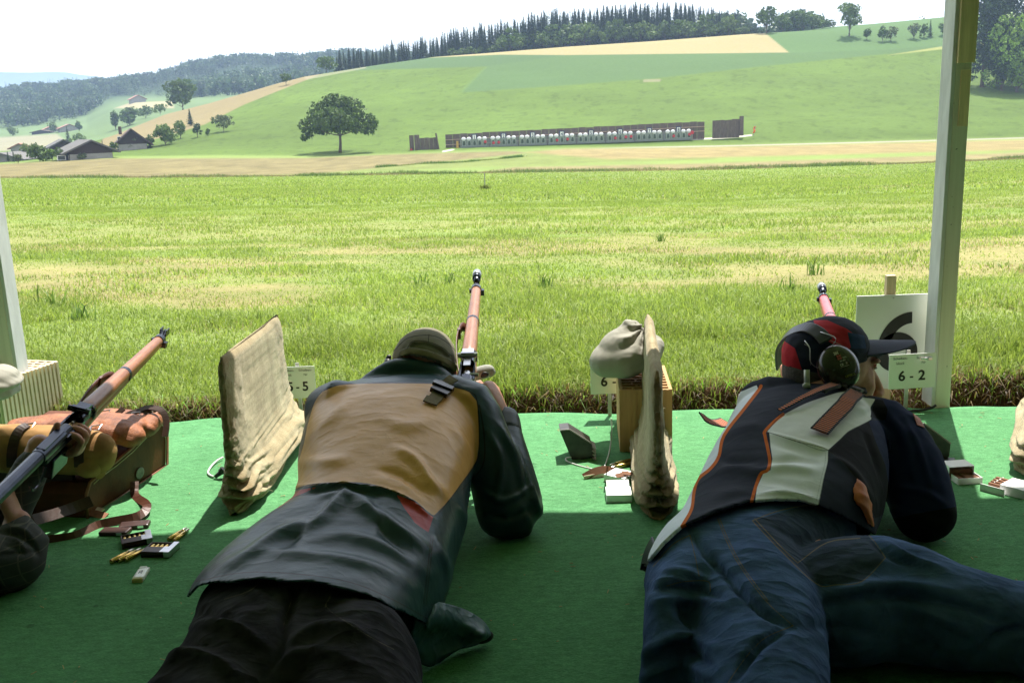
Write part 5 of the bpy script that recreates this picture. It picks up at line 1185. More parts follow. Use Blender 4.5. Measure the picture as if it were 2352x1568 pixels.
folds1 = [([(743, 1138), (793, 1133), (719, 1200), (640, 1228), (560, 1280), (480, 1316)], 13, .010), ([(800, 1130), (850, 1170), (916, 1218), (992, 1270)], 14, .009), ([(700, 1240), (800, 1230), (900, 1262), (980, 1320)], 13, .005),
          ([(600, 1270), (720, 1275), (850, 1300), (950, 1350)], 12, .006), ([(904, 1027), (953, 1058), (990, 1113), (1027, 1146)], 11, .009), ([(870, 1075), (930, 1095), (980, 1140)], 9, -.006), ([(675, 1058), (743, 1064), (800, 1050)], 14, .007), ([(700, 1020), (760, 960), (800, 930)], 14, .006),
          ([(880, 960), (940, 980), (1000, 960)], 16, .005), ([(1040, 980), (1075, 1040), (1080, 1090)], 9, .007), ([(1040, 1150), (1070, 1200), (1060, 1300)], 9, .008), ([(1000, 1240), (1030, 1320), (1000, 1400)], 9, .008),
          ([(1120, 990), (1150, 1060), (1140, 1150)], 8, .007), ([(1150, 980), (1185, 1060), (1200, 1130)], 8, .009), ([(1110, 1130), (1160, 1150), (1220, 1120)], 7, .008), ([(1100, 1170), (1160, 1190), (1230, 1165)], 7, -.007), ([(1175, 1010), (1215, 1110), (1240, 1180)], 6, .007),
          ([(655, 1120), (700, 1116), (800, 1119), (890, 1130), (950, 1158), (992, 1192)], 5, .007), ([(650, 1150), (700, 1130), (800, 1126), (880, 1140)], 6, -.006), ([(760, 1160), (700, 1210), (650, 1260)], 9, -.006), ([(860, 1150), (880, 1220), (940, 1280)], 9, -.005)]
hem1 = lambda u: np.interp(u, [380, 425, 452, 500, 560, 620, 680, 740, 800, 870, 930, 985, 1010, 1040], [1400, 1372, 1345, 1334, 1329, 1328, 1331, 1338, 1350, 1376, 1405, 1438, 1455, 1440])
def disp1(co, no):
    return fold_disp(co, no, folds1, 1.4)+no*(.006*n3(co, 8, 71))[:, None]
def keep1(co, no):
    uv_ = proj(co); f_ = hem1(uv_[:, 0])+2.5*np.sin(uv_[:, 0]*.05)-uv_[:, 1]; return np.where((co[:, 1] < 1.75) & (co[:, 2] > .02), f_, np.where(co[:, 1] > 1.36, 50., -90.))
jk = remesh('vest', [super_tube(C1, S1)]+sleeveR+sleeveL+collar, .0065, None, p1, 9, disp1, keep1, thick=.004)
TAN = [(740, 898), (780, 883), (860, 879), (953, 879), (1014, 882), (1076, 898), (1096, 922), (1101, 1009), (1095, 1058), (1058, 1113), (1030, 1150), (996, 1184), (953, 1150), (891, 1123), (830, 1109), (749, 1109), (688, 1119), (642, 1146), (648, 1119), (672, 1089), (694, 1027), (706, 972), (722, 922)]
RED = [(910, 1135), (953, 1152), (995, 1187), (984, 1222), (953, 1200), (928, 1165)]; RED2 = [(640, 1149), (688, 1124), (735, 1117), (706, 1128), (675, 1141), (638, 1168)]
attrs(jk, [('tan', TAN), ('red', RED), ('redb', RED2)], [('seams', [TAN+[TAN[0]], [(990, 1230), (983, 1300), (973, 1385)], [(995, 1230), (988, 1300), (978, 1390)], [(450, 1334), (560, 1314), (680, 1317), (800, 1335), (900, 1375), (985, 1422)], [(1101, 930), (1112, 1000), (1108, 1070), (1060, 1125)]])])
M_vest = cloth_mat('green_and_tan_leather', (.019, .048, .056), .36, [('tan', (.62, .315, .085)), ('red', (.42, .030, .018)), ('redb', (.42, .030, .018))], [('seams', 1.4, (.010, .011, .010))], spec=.24, vs=9, var=.16, bump=.22, bscale=420, bd=.0006, big=.05, crease=[(5, .13, .010, (1, 1.6, 1)), (16, .10, .003, (1, 1.3, 1))])
jk.data.materials.append(M_vest)
# loose flap of the vest spread on the carpet at his right hip
fl = []
rows = [[(1000, 1378, .13), (1062, 1396, .085), (1110, 1425, .05), (1127, 1452, .030), (1124, 1470, .012)],
        [(990, 1412, .12), (1048, 1428, .075), (1088, 1446, .055), (1108, 1462, .045), (1112, 1474, .008)],
        [(978, 1434, .11), (1022, 1456, .055), (1055, 1472, .03), (1076, 1478, .02), (1092, 1482, .006)],
        [(975, 1432, .11), (975, 1475, .06), (1000, 1500, .03), (1030, 1500, .02), (1054, 1492, .006)],
        [(955, 1420, .13), (945, 1475, .08), (955, 1512, .035), (985, 1528, .012), (1012, 1520, .005)]]
gr = np.array([[G(*p) for p in r_] for r_ in rows]); gi = np.array([smooth_line(r_, 8) for r_ in gr]); gi = np.array([smooth_line(gi[:, j], 10) for j in range(gi.shape[1])]); a_, b__ = gi.shape[:2]
fv = gi.reshape(-1, 3); fv[:, 2] = np.maximum(fv[:, 2]+.006*n3(fv, 30, 75), .006); ff = [(i*b__+j, i*b__+j+1, (i+1)*b__+j+1, (i+1)*b__+j) for i in range(a_-1) for j in range(b__-1)]
flap = mk('vest_flap', (fv, ff), cloth_mat('lightened_green_leather', (.050, .110, .122), .40, spec=.35, vs=9, var=.2, bump=.3, bscale=300, big=.2, crease=[(9, .5, .01, (1, 1, 1))]), p1, smooth=True); mk('flap_hollow_shade', ellipsoid(G(1111, 1462, .020), (.020, .010, .013), rotz(R(20))), M_black, p1, smooth=True); s_m = flap.modifiers.new('thick', 'SOLIDIFY'); s_m.thickness = .004  # vest leather lightened against the shade; black ellipsoid paints the shaded hollow
# trousers
M_pant1 = cloth_mat('black_denim', (.026, .025, .028), .9, [], [('seams', 1.0, (.085, .07, .06))], spec=.06, vs=18, var=.4, bump=.5, bscale=600, bd=.0008, sheen=0, wear=((.075, .070, .080), 7, .6), crease=[(6, .45, .012, (.8, 1.8, 1)), (17, .3, .004, (.8, 1.6, 1))])
prt = [(1.70, .262, 0.005), (1.6, .262, .0), (1.5, .262, .0), (1.43, .258, .0), (1.36, .240, .0), (1.30, .20, .01)]
Ct, St = fit(prt, L1, R1); St = [(a-.022, b-.012) for a, b in St]
legs = [chain([(-.42, 1.46, .13), (-.455, 1.33, .115), (-.50, 1.15, .095), (-.56, .90, .075), (-.63, .65, .07), (-.70, .36, .06)], [(.11, .125), (.108, .108), (.094, .092), (.072, .072), (.066, .066), (.05, .05)]),
        chain([(-.272, 1.46, .13), (-.26, 1.33, .118), (-.23, 1.15, .10), (-.18, .90, .075), (-.14, .65, .07), (-.10, .36, .06)], [(.105, .125), (.112, .110), (.100, .096), (.074, .074), (.066, .066), (.05, .05)])]
f_t = [([(696, 1328), (673, 1370), (655, 1420), (640, 1500), (600, 1560)], 10, -.012), ([(390, 1470), (450, 1440), (540, 1440), (610, 1480)], 10, .010), ([(340, 1520), (420, 1500), (500, 1520), (560, 1560)], 10, .009), ([(660, 1480), (720, 1445), (790, 1440), (850, 1470)], 12, .009), ([(620, 1540), (680, 1500), (760, 1500), (850, 1540)], 12, .006), ([(540, 1350), (600, 1370), (620, 1400)], 9, .006), ([(420, 1420), (480, 1405), (540, 1420)], 9, -.008), ([(380, 1500), (430, 1475), (500, 1480)], 8, -.007)]
tr1 = remesh('trousers', [super_tube(Ct, St)]+legs, .008, M_pant1, p1, 7, lambda co, no: fold_disp(co, no, f_t, 1.5)+no*(.010*n3(co, 12, 81))[:, None])
attrs(tr1, [], [('seams', [[(771, 1336), (762, 1366), (751, 1394), (805, 1433), (860, 1467), (905, 1490)], [(767, 1340), (757, 1368), (745, 1394)], [(696, 1328), (673, 1370), (655, 1420), (651, 1441)], [(602, 1330), (572, 1356), (515, 1375)]])])
for sx, (x, y) in ((0, (-.72, .27)), (1, (-.08, .27))):
    mk('shoe', chain([(x, y+.06, .055), (x, y, .05), (x-.01, y-.14, .04)], [(.042, .045), (.045, .045), (.035, .028)]), M_black, p1, smooth=True)
# body: one surface with head and both hands
hc = P(976, 846, 2.575); tilt = roty(R(14))
M_glove = mat('grey_glove', (.34, .34, .30), .85, .2, 30, .5, 300, .001)
bd1 = [chain([(-.32, 1.5, .12), (-.30, 1.9, .14), (-.26, 2.3, .22), (P(955, 940, 2.44))], [.09, .10, .10, .05]), ellipsoid(hc, (.074, .094, .098), tilt), chain([P(955, 935, 2.43), P(965, 885, 2.54)], [.05, .052]), ellipsoid(hc+[.004, .055, -.045], (.056, .05, .07)), ellipsoid(hc+[.006, .105, -.03], (.012, .02, .02)),
       ellipsoid(hc+[-.076, .01, -.02], (.012, .02, .032)), ellipsoid(hc+[.076, .01, -.035], (.012, .02, .032)),
       chain([sR, up_mid, elR], [.05, .045, .038]), chain([elR, fo_mid, wrR+[-.004, .0, .012]], [.04, .036, .028]), chain([sL, (sL+elL)/2, elL], [.05, .045, .038]), chain([elL, (elL+wrL)/2, wrL], [.038, .034, .026])]
hR = P(1154, 952, 2.485); hf = P(1126, 888, 2.52)-hR
bd1 += hand(hR, hf, (-1, .35, -.2), 1, curls=(78, 84, 88, 90), thumb=(10, 20, 20), sc=1.0, tc=.9)
bd1 += hand(P(1098, 905, 2.66), (-.25, .25, 1), (-1, .2, .1), -1, curls=(60, 60, 60, 60), sc=.6)
mk('glove', comb(tube([P(1088, 862, 2.60), P(1104, 856, 2.61), P(1122, 852, 2.62), P(1129, 856, 2.62)], [(.012, .016), (.015, .019), (.014, .018), (.010, .013)], 16, 4, round_cap=True)), M_glove, p1, smooth=True); mk('glove_hollow_shade', ellipsoid(P(1111, 861, 2.598), (.014, .004, .0085), roty(R(-10))), M_black, p1, smooth=True)  # black ellipsoid paints the shade inside the glove
for k_ in range(3): bd1.append(chain([(-.30+.0*k_, 1.5, .12), (-.5-.06*k_*0, 1.1, .09), (-.66, .6, .07)][:2]+[(-.6, .7, .07)], [.06, .05, .04]) if k_ == 0 else chain([(-.28, 1.5, .12), (-.2, 1.0, .09), (-.14, .6, .07)], [.06, .05, .04]) if k_ == 1 else ellipsoid(hc+[0, .02, -.01], (.07, .085, .09), tilt))
body1 = remesh('body', bd1, .0042, M_skin, p1, 3)
cuf = remesh('cuff', [chain([wrR+(elR-wrR)*.10, wrR+(wrR-elR)*.045], [(.041, .044), (.037, .040)])], .004, cloth_mat('dark_cuff', (.014, .03, .034), .5), p1, 2)
# hair at the nape and cap
nh = remesh('hair', [ellipsoid(hc+[0, -.006, -.012], (.0775, .096, .092), tilt)], .005, M_hair, p1, 2, lambda co, no: no*(.004*n3(co, 60, 83))[:, None], keep=lambda co, no: (co[:, 1] < hc[1]+.03))
CAPLOW = [(880, 838), (897.5, 834), (915, 824), (935, 817), (967, 822), (1000, 831), (1035, 849), (1058, 869), (1075, 880)]
def capdisp(co, no):
    uv_ = proj(co); strap = [(925, 812), (945, 806), (985, 814), (1020, 827), (1052, 850)]; d, t_ = seg_dist(uv_, smooth_line(strap, 5)); q = .0045*sstep(9, 6, d)
    arch = [(938, 800), (949, 786), (979, 786), (1012, 799), (1034, 818), (1030, 835), (985, 818), (942, 806)]; q = q-.006*sstep(-2, 3, sdf_poly(uv_, arch))*(1-sstep(9, 6, d)); return no*(q+.0025*n3(co, 40, 85))[:, None]
cp = remesh('cap', [ellipsoid(hc+[-.001, .004, .020], (.086, .106, .086), tilt), ellipsoid(hc+[.003, .03, .026], (.080, .09, .078), tilt), chain([hc+[0, .10, .0], hc+[.01, .17, -.03]], [(.07, .012), (.05, .006)])], .0042, None, p1, 5, capdisp, keep=lambda co, no: ~((proj(co)[:, 1] > np.interp(proj(co)[:, 0], [p[0] for p in CAPLOW], [p[1] for p in CAPLOW])) & (co[:, 1] < hc[1]+.06)), thick=.003)
attrs(cp, [('tab', [(1016, 822), (1033, 828), (1032, 846), (1014, 838)])], [('strapc', [[(925, 812), (945, 806), (985, 814), (1020, 827), (1052, 850)]]), ('seams', [[(935, 800), (948, 784), (979, 784), (1014, 797), (1038, 818)], [(985, 768), (984, 784)], [(905, 805), (940, 775), (1000, 772), (1045, 805), (1056, 850)]])])
cp.data.materials.append(cloth_mat('olive_cap_cloth', (.17, .155, .105), .85, [('tab', (.44, .36, .19))], [('strapc', 6.0, (.24, .20, .115)), ('seams', .9, (.04, .036, .024))], spec=.2, vs=30, var=.15, bump=.4, bscale=500))
mk('ear_guard', comb(chain([P(884, 838, 2.60), P(893, 820, 2.60)], [.005, .007]), ellipsoid(P(892, 832, 2.60), (.011, .02, .014))), M_black, p1, smooth=True)
# webbing strap and buckle on his shoulder
def quad_strap(name, pts, wid, lift, m_, parent, Yf, th=.003, up=(0, -.45, .9)):
    q = [P(u, v, Yf(u, v))+np.array([0, -.5, .86])*lift for u, v in pts]; return mk(name, ribbon(q, wid, th, up=up), m_, parent, smooth=False)
from mathutils.bvhtree import BVHTree
def surf(o):
    co = wcos(o); t_ = BVHTree.FromPolygons([tuple(c) for c in co], [tuple(p.vertices) for p in o.data.polygons])
    def hit(u, v, lift=.003):
        d = ray(u, v); d = d/np.linalg.norm(d); r_ = t_.ray_cast(Vector(CAM), Vector(d))
        if r_[0] is None: return None, None
        n_ = np.array(r_[1]); n_ = n_ if n_@d < 0 else -n_
        return np.array(r_[0])+n_*lift, n_
    return hit
def lay_strap(name, hit, pts, wid, th, m_, parent, lift=.004, lifts=None, smooth=3):
    q = []; ns = []
    pl = smooth_line(pts, smooth) if smooth else np.array(pts, float)
    for i, (u, v) in enumerate(pl):
        l_ = lift if lifts is None else np.interp(i/(len(pl)-1), np.linspace(0, 1, len(lifts)), lifts)
        p_, n_ = hit(u, v, l_)
        if p_ is not None: q.append(p_); ns.append(n_)
    ns = np.array(ns); k = np.ones(5)/5
    if len(ns) > 6: ns = np.stack([np.convolve(np.pad(ns[:, i], 2, 'edge'), k, 'valid') for i in range(3)], 1)
    return mk(name, ribbon(q, wid, th, up=ns, smooth=0), m_, parent)
h1 = surf(jk); M_web = mat('olive_webbing', (.17, .13, .07), .85, .2, 60, .6, 500, .001, stretch=(1, 1, 1)); M_plast = mat('black_plastic', (.015, .014, .013), .3, .2)
lay_strap('shoulder_strap', h1, [(1042, 876), (1026, 892), (1010, 905), (996, 922)], .030, .003, M_web, p1, lifts=[.012, .012, .010, .006])
lay_strap('buckle', h1, [(1028, 893), (1016, 902), (1004, 912)], .044, .012, M_plast, p1, lifts=[.012, .014, .012]); lay_strap('buckle_bar', h1, [(1016, 899), (1010, 905)], .050, .008, M_plast, p1, lifts=[.020, .020])
lay_strap('strap_end', h1, [(994, 920), (986, 930)], .034, .003, M_web, p1, lifts=[.008, .005])

# ---------------------------------------------------------------- man with ear defenders
L2 = [(860, 1780), (880, 1752), (900, 1728), (947, 1680), (999, 1648), (1050, 1624), (1101, 1593), (1165, 1557), (1236, 1517), (1290, 1490), (1330, 1478), (1400, 1474), (1450, 1470), (1568, 1463), (1700, 1458)]
R2 = [(860, 1950), (900, 1978), (950, 2006), (1000, 2025), (1050, 2040), (1100, 2042), (1150, 2034), (1200, 2022), (1240, 2012), (1300, 1960), (1400, 1860), (1500, 1720), (1568, 1690), (1700, 1650)]
p2 = thing('person', (.6, 2.0, 0), 'prone man in blue jeans, panelled vest and ear defenders, face turned to the right', 'person')
prof2 = [(2.56, .25, .14), (2.48, .288, .12), (2.38, .318, .10), (2.25, .328, .06), (2.1, .318, .02), (1.97, .298, 0), (1.86, .280, 0), (1.76, .276, 0), (1.66, .285, 0), (1.56, .28, 0)]
C2, S2 = fit(prof2, L2, R2)
s2 = P(2014, 985, 2.33); e2 = G(2128, 1180, .065); w2h = np.array([.90, 2.60, .17]); s2l = P(1755, 930, 2.42); e2l = np.array([.70, 2.74, .05])
um2 = (s2+e2)/2+np.array([.022, 0, .01])
sl2 = [chain([s2+[-.07, 0, 0], s2+[.012, 0, .004], um2, e2+[-.004, 0, 0]], [(.070, .066), (.078, .078), (.076, .080), (.072, .064)], up=(0, 1, .2)), chain([e2, e2*.5+w2h*.5+[.02, 0, -.02], w2h], [(.068, .062), .052, .036], up=(0, 1, .2)),
       chain([s2l+[.05, 0, 0], s2l, (s2l+e2l)/2+[0, 0, -.01], e2l], [.07, .07, .06, .055]), chain([e2l, np.array([.80, 2.84, .13]), np.array([.88, 2.92, .13])], [.055, .045, .036])]
nk = [chain([P(1800, 885, 2.44), P(1850, 882, 2.48), P(1900, 886, 2.48), P(1950, 900, 2.46), P(1985, 918, 2.42)], [.014, .017, .017, .017, .014])]
folds2 = [([(1640, 1010), (1700, 985), (1750, 975)], 13, .008), ([(1640, 1085), (1700, 1078), (1750, 1090)], 14, .008), ([(1767, 994), (1834, 1015), (1901, 1034)], 5, .008), ([(1767, 1010), (1834, 1032), (1898, 1050)], 9, -.006), ([(1740, 1086), (1800, 1075), (1880, 1083)], 9, .010), ([(1770, 1060), (1830, 1052), (1890, 1062)], 9, -.008), ([(1740, 1105), (1800, 1110), (1880, 1125)], 10, -.004),
          ([(1735, 1136), (1800, 1131), (1882, 1148)], 5, .007), ([(1650, 1050), (1690, 1060), (1740, 1055)], 10, -.008), ([(1620, 1150), (1680, 1130), (1730, 1130)], 12, .006), ([(1600, 1190), (1660, 1165), (1720, 1145)], 6, .006), ([(1905, 1045), (1960, 1085), (2005, 1150)], 8, .007), ([(1930, 930), (1975, 940), (2000, 935)], 8, .007), ([(1950, 965), (1990, 950), (2005, 930)], 8, -.005), 
          ([(2000, 965), (2030, 1000), (2045, 1080)], 8, .011), ([(2020, 960), (2055, 1000), (2070, 1090)], 7, -.008), ([(2040, 950), (2080, 1010), (2100, 1110)], 9, .010), ([(2075, 960), (2110, 1030), (2135, 1110)], 7, .007), ([(2060, 1120), (2120, 1130), (2170, 1160)], 8, .007), ([(2040, 1150), (2100, 1170), (2180, 1185)], 7, -.007), ([(1985, 990), (2010, 1050), (2025, 1110)], 7, -.010), ([(2030, 1180), (2070, 1165), (2120, 1175)], 8, .006)]
HEM2 = [(1380, 1420), (1440, 1340), (1478, 1298), (1520, 1246), (1564, 1206), (1600, 1190), (1643, 1171), (1725, 1148), (1781, 1144), (1834, 1147), (1880, 1158), (1939, 1186), (1994, 1216), (2030, 1240), (2060, 1260)]
def keep2(co, no):
    uv_ = proj(co); f_ = np.interp(uv_[:, 0], [p[0] for p in HEM2], [p[1] for p in HEM2])-uv_[:, 1]
    return np.where((co[:, 1] < 2.05) & ~(uv_[:, 0] > 2014), f_, np.where(co[:, 1] > 1.6, 50., -90.))
vs = remesh('shooting_vest', [super_tube(C2, S2)]+sl2+nk, .0062, None, p2, 9, lambda co, no: fold_disp(co, no, folds2)+no*(.006*n3(co, 8, 91))[:, None], keep2, thick=.006)
WH1 = [(1738, 884), (1700, 900), (1660, 930), (1620, 990), (1590, 1060), (1540, 1130), (1500, 1200), (1440, 1300), (1500, 1310), (1566, 1212), (1590, 1168), (1595, 1129), (1604, 1099), (1632, 1075), (1651, 1047), (1663, 999), (1711, 936), (1742, 896)]
WH2 = [(1761, 991), (1795, 954), (1851, 925), (1919, 902), (1948, 898), (1984, 912), (2010, 916), (2000, 936), (2001, 963), (1948, 991), (1901, 1034), (1834, 1015)]
WH3 = [(1767, 993), (1834, 1014), (1902, 1033), (1901, 1062), (1892, 1099), (1880, 1162), (1834, 1160), (1734, 1160), (1736, 1138), (1739, 1118), (1753, 1087), (1770, 1079), (1774, 1053), (1770, 1025)]
OR1 = [(1748, 886), (1742, 896), (1711, 936), (1663, 999), (1651, 1047), (1632, 1075), (1604, 1099), (1594, 1129), (1588, 1169), (1566, 1208)]
OR2 = [(1799, 951), (1778, 968), (1757, 990), (1757, 1000), (1763, 1028), (1768, 1057), (1763, 1079), (1748, 1087), (1738, 1110), (1729, 1140), (1727, 1150)]
NAVY = [(1995, 966), (2012, 1014), (2034, 1068), (2043, 1124), (2030, 1175), (2000, 1260), (2300, 1300), (2300, 900), (2110, 900), (2028, 915), (2038, 940), (2034, 964)]
BLK = [(1902, 1035), (1948, 993), (2001, 964), (2012, 1014), (2034, 1068), (2043, 1124), (2030, 1180), (2010, 1190), (1990, 1130), (1967, 1099), (1935, 1060)]
BLK2 = [(2010, 917), (1999, 957), (2034, 966), (2039, 940), (2027, 918)]; ELB = [(2030, 1196), (2058, 1188), (2117, 1177), (2196, 1163), (2260, 1160), (2260, 1300), (2030, 1300)]
attrs(vs, [('wa', WH1), ('wb', WH2), ('wc', WH3), ('navy', NAVY), ('blk', BLK), ('blkb', BLK2), ('elb', ELB)], [('orange', [OR1, OR2]), ('seams', [WH2+[WH2[0]], [(1767, 993), (1834, 1014), (1902, 1033), (1901, 1062), (1892, 1099), (1880, 1158)], [(1902, 1033), (1935, 1060), (1967, 1099)]]), ('stitch', [[(1896, 1040), (1895, 1062), (1886, 1099), (1875, 1150)], [(1740, 1131), (1800, 1128), (1878, 1141)]])])
M_vest2 = cloth_mat('panelled_softshell', (.022, .026, .040), .8, [('blk', (.008, .008, .008)), ('wa', (.72, .77, .84)), ('wb', (.68, .68, .65)), ('wc', (.72, .73, .73)), ('navy', (.011, .018, .055)), ('blkb', (.007, .007, .008)), ('elb', (.007, .007, .008))], [('orange', 3.6, (.52, .115, .015)), ('seams', .7, (.03, .03, .03)), ('stitch', .3, (.1, .1, .1))], spec=.08, vs=20, var=.12, bump=.4, bscale=700, bd=.0006, sheen=0, crease=[(5, .18, .008, (1, 1.5, 1))])
vs.data.materials.append(M_vest2)
h2 = surf(vs)
M_strap = None
m, t, b = nodes('orange_black_ribbed_webbing'); ta = t.nodes.new('ShaderNodeAttribute'); ta.attribute_name = 'along'; tb = t.nodes.new('ShaderNodeAttribute'); tb.attribute_name = 'across'
k = nmath(t, 'FRACT', nmath(t, 'MULTIPLY', ta.outputs['Fac'], 1.0)); k = nmath(t, 'GREATER_THAN', k, .5); e = nmath(t, 'GREATER_THAN', tb.outputs['Fac'], .8)
c = nmix(t, k, (.020, .016, .015), (.62, .16, .05)); c = nmix(t, e, c, (.010, .010, .011)); link(t, c, b.inputs['Base Color']); b.inputs['Roughness'].default_value = .75; M_strap = m
def striped(name, hit, pts, wid0, wid1, lifts, parent, pitch=.0085, free=None):
    pl = smooth_line(pts, 10); q = []; ns = []
    for i, p_ in enumerate(pl):
        l_ = np.interp(i/(len(pl)-1), np.linspace(0, 1, len(lifts)), lifts)
        if free is not None: a = np.array(p_); ns.append(np.array([0, -.45, .89])); q.append(a); continue
        a, n_ = hit(p_[0], p_[1], l_)
        if a is not None: q.append(a); ns.append(n_)
    q = np.array(q); ns = np.array(ns); kk = np.ones(9)/9; ns = np.stack([np.convolve(np.pad(ns[:, i], 4, 'edge'), kk, 'valid') for i in range(3)], 1)
    s = np.concatenate([[0], np.cumsum(np.linalg.norm(np.diff(q, axis=0), axis=1))]); N_ = int(s[-1]/.0007); ss = np.linspace(0, s[-1], N_); q = np.stack([np.interp(ss, s, q[:, i]) for i in range(3)], 1); ns = np.stack([np.interp(ss, s, ns[:, i]) for i in range(3)], 1)
    T_ = np.gradient(q, axis=0); T_ /= np.linalg.norm(T_, axis=1)[:, None]; sd2 = np.cross(T_, ns); sd2 /= np.linalg.norm(sd2, axis=1)[:, None]; up_ = np.cross(sd2, T_); cr = np.linspace(-1, 1, 11); wv_ = np.linspace(wid0, wid1, N_)/2
    rib_ = .0006*np.sin(ss/pitch*2*math.pi)
    top = q[:, None]+sd2[:, None]*cr[None, :, None]*wv_[:, None, None]+up_[:, None]*(.0015+rib_)[:, None, None]; bot = q[:, None]+sd2[:, None]*cr[None, :, None]*wv_[:, None, None]-up_[:, None]*.0015
    V = np.concatenate([top.reshape(-1, 3), bot.reshape(-1, 3)]); n1_ = N_*11; F = []
    for i in range(N_-1):
        for j in range(10): a = i*11+j; F.append((a, a+1, a+12, a+11)); F.append((a+n1_, a+11+n1_, a+12+n1_, a+1+n1_))
        F.append((i*11, i*11+11, i*11+11+n1_, i*11+n1_)); F.append((i*11+10, i*11+10+n1_, i*11+21+n1_, i*11+21))
    o = mk(name, (V, F), M_strap, parent); al = np.repeat(ss/pitch, 11); set_attr(o, 'along', np.concatenate([al, al])); ac = np.tile(np.abs(cr), N_); set_attr(o, 'across', np.concatenate([ac, ac])); return o
striped('webbing_strap', h2, [(1962, 909), (1945, 930), (1918, 962), (1880, 999)], .038, .040, [.012, .014, .016, .010], p2)
striped('webbing_strap', h2, [(1916, 894), (1880, 912), (1840, 930), (1790, 949)], .026, .012, [.014, .020, .018, .008], p2)
lf = [P(1668, 968, 2.5), P(1650, 972, 2.47), P(1632, 967, 2.44), P(1612, 956, 2.42)]
striped('webbing_strap', None, lf, .040, .034, [0], p2, free=True)
lay_strap('yellow_tab', h2, [(1902, 881), (1914, 886), (1926, 891)], .016, .002, mat('yellow_tape', (.62, .50, .12), .6, .1), p2, lifts=[.020, .020, .020]); lay_strap('strap_ladder', h2, [(1925, 897), (1905, 902), (1890, 908)], .010, .006, M_black, p2, lifts=[.012, .012, .010]); lay_strap('strap_ladder', h2, [(1945, 899), (1970, 906), (1990, 906)], .018, .007, M_black, p2, lifts=[.012, .016, .012])
cl_, _n = h2(1853, 890, .006)
if cl_ is not None: mk('cord_lock', comb(tube([cl_, cl_+[.002, .01, .036]], .007, 10), ellipsoid(cl_+[-.002, -.004, .0], (.010, .006, .008))), mat('cloudy_plastic', (.55, .55, .50), .35, .2, 40), p2, smooth=True)
# orange lining showing at the side pocket
op = [[(1966, 1099), (1967, 1101), (1969, 1104)], [(1959, 1120), (1972, 1116), (1982, 1116)], [(1958, 1140), (1976, 1136), (1992, 1138)], [(1962, 1154), (1978, 1160), (1997, 1156)], [(1972, 1166), (1984, 1176), (2001, 1178)], [(1982, 1182), (1992, 1190), (2003, 1196)], [(1992, 1200), (1999, 1206), (2004, 1208)]]
gq = []
for i, r_ in enumerate(op):
    row = []
    for j, (u, v) in enumerate(r_):
        a, n_ = h2(u, v, .004+.010*(j == 1)*math.sin(i/6*math.pi)); row.append(a if a is not None else P(u, v, 2.0))
    gq.append(row)
gq = np.array(gq); gq = np.array([smooth_line(r_, 5) for r_ in gq]); gq = np.array([smooth_line(gq[:, j], 5) for j in range(gq.shape[1])]); a_, b__ = gq.shape[:2]
fv = gq.reshape(-1, 3); fv = fv+.003*np.stack([n3(fv, 60, 1), n3(fv, 60, 2), n3(fv, 60, 3)], 1)*2
pk = mk('pocket_lining', (fv, [(i*b__+j, i*b__+j+1, (i+1)*b__+j+1, (i+1)*b__+j) for i in range(b__*0+a_-1) for j in range(b__-1)]), mat('orange_lining', (.55, .13, .02), .6, .2, 40, .4, 120, .002), p2, smooth=True); s_m = pk.modifiers.new('thick', 'SOLIDIFY'); s_m.thickness = .002
bp, bn = h2(2104, 962, .001)
if bp is not None: lay_strap('sleeve_badge', h2, [(2098, 944), (2106, 962), (2114, 980)], .022, .0015, mat('red_orange_badge', (.50, .13, .05), .6, .5, 120), p2, lifts=[.002, .002, .002])
# jeans
M_jean = cloth_mat('blue_denim', (.050, .088, .180), .9, [('pocket', (.044, .060, .094))], [('seams', 1.1, (.17, .135, .09))], spec=.06, vs=14, var=.3, bump=.6, bscale=800, bd=.0008, sheen=0, wear=((.115, .185, .36), 5, .85), weave=.35, crease=[(5, .45, .012, (.8, 1.8, 1)), (15, .3, .004, (.8, 1.6, 1))])
prj = [(1.98, .265, .005), (1.88, .262, 0), (1.78, .262, 0), (1.68, .272, 0), (1.59, .262, 0), (1.50, .235, 0), (1.43, .19, .01)]
R2J = [(1100, 1890), (1140, 1900), (1184, 1925), (1212, 1960), (1240, 1985), (1300, 1950), (1400, 1860), (1500, 1720), (1568, 1690), (1700, 1650)]
Cj, Sj = fit(prj, L2, R2J); Sj = [(a-.004, b-.006) for a, b in Sj]
kn = G(2352, 1440, .075); hpR = np.array([.66, 1.66, .115]); hpL = np.array([.40, 1.62, .13])
lj = [chain([hpR+[-.10, -.02, 0], hpR, hpR*.5+kn*.5+[0, -.02, .0], kn], [(.115, .115), (.112, .112), (.098, .094), (.078, .075)], up=(0, 0, 1)), chain([kn, kn+[.05, -.12, -.01], kn+[.10, -.40, -.015], kn+[.2, -.70, -.02]], [.082, .075, .068, .05]),
      chain([hpL+[.0, .06, 0], hpL+[-.01, -.08, 0], (.355, 1.32, .11), (.33, 1.05, .085), (.31, .75, .075), (.30, .45, .06)], [(.13, .135), (.125, .125), (.100, .10), (.075, .075), (.068, .068), (.05, .05)])]
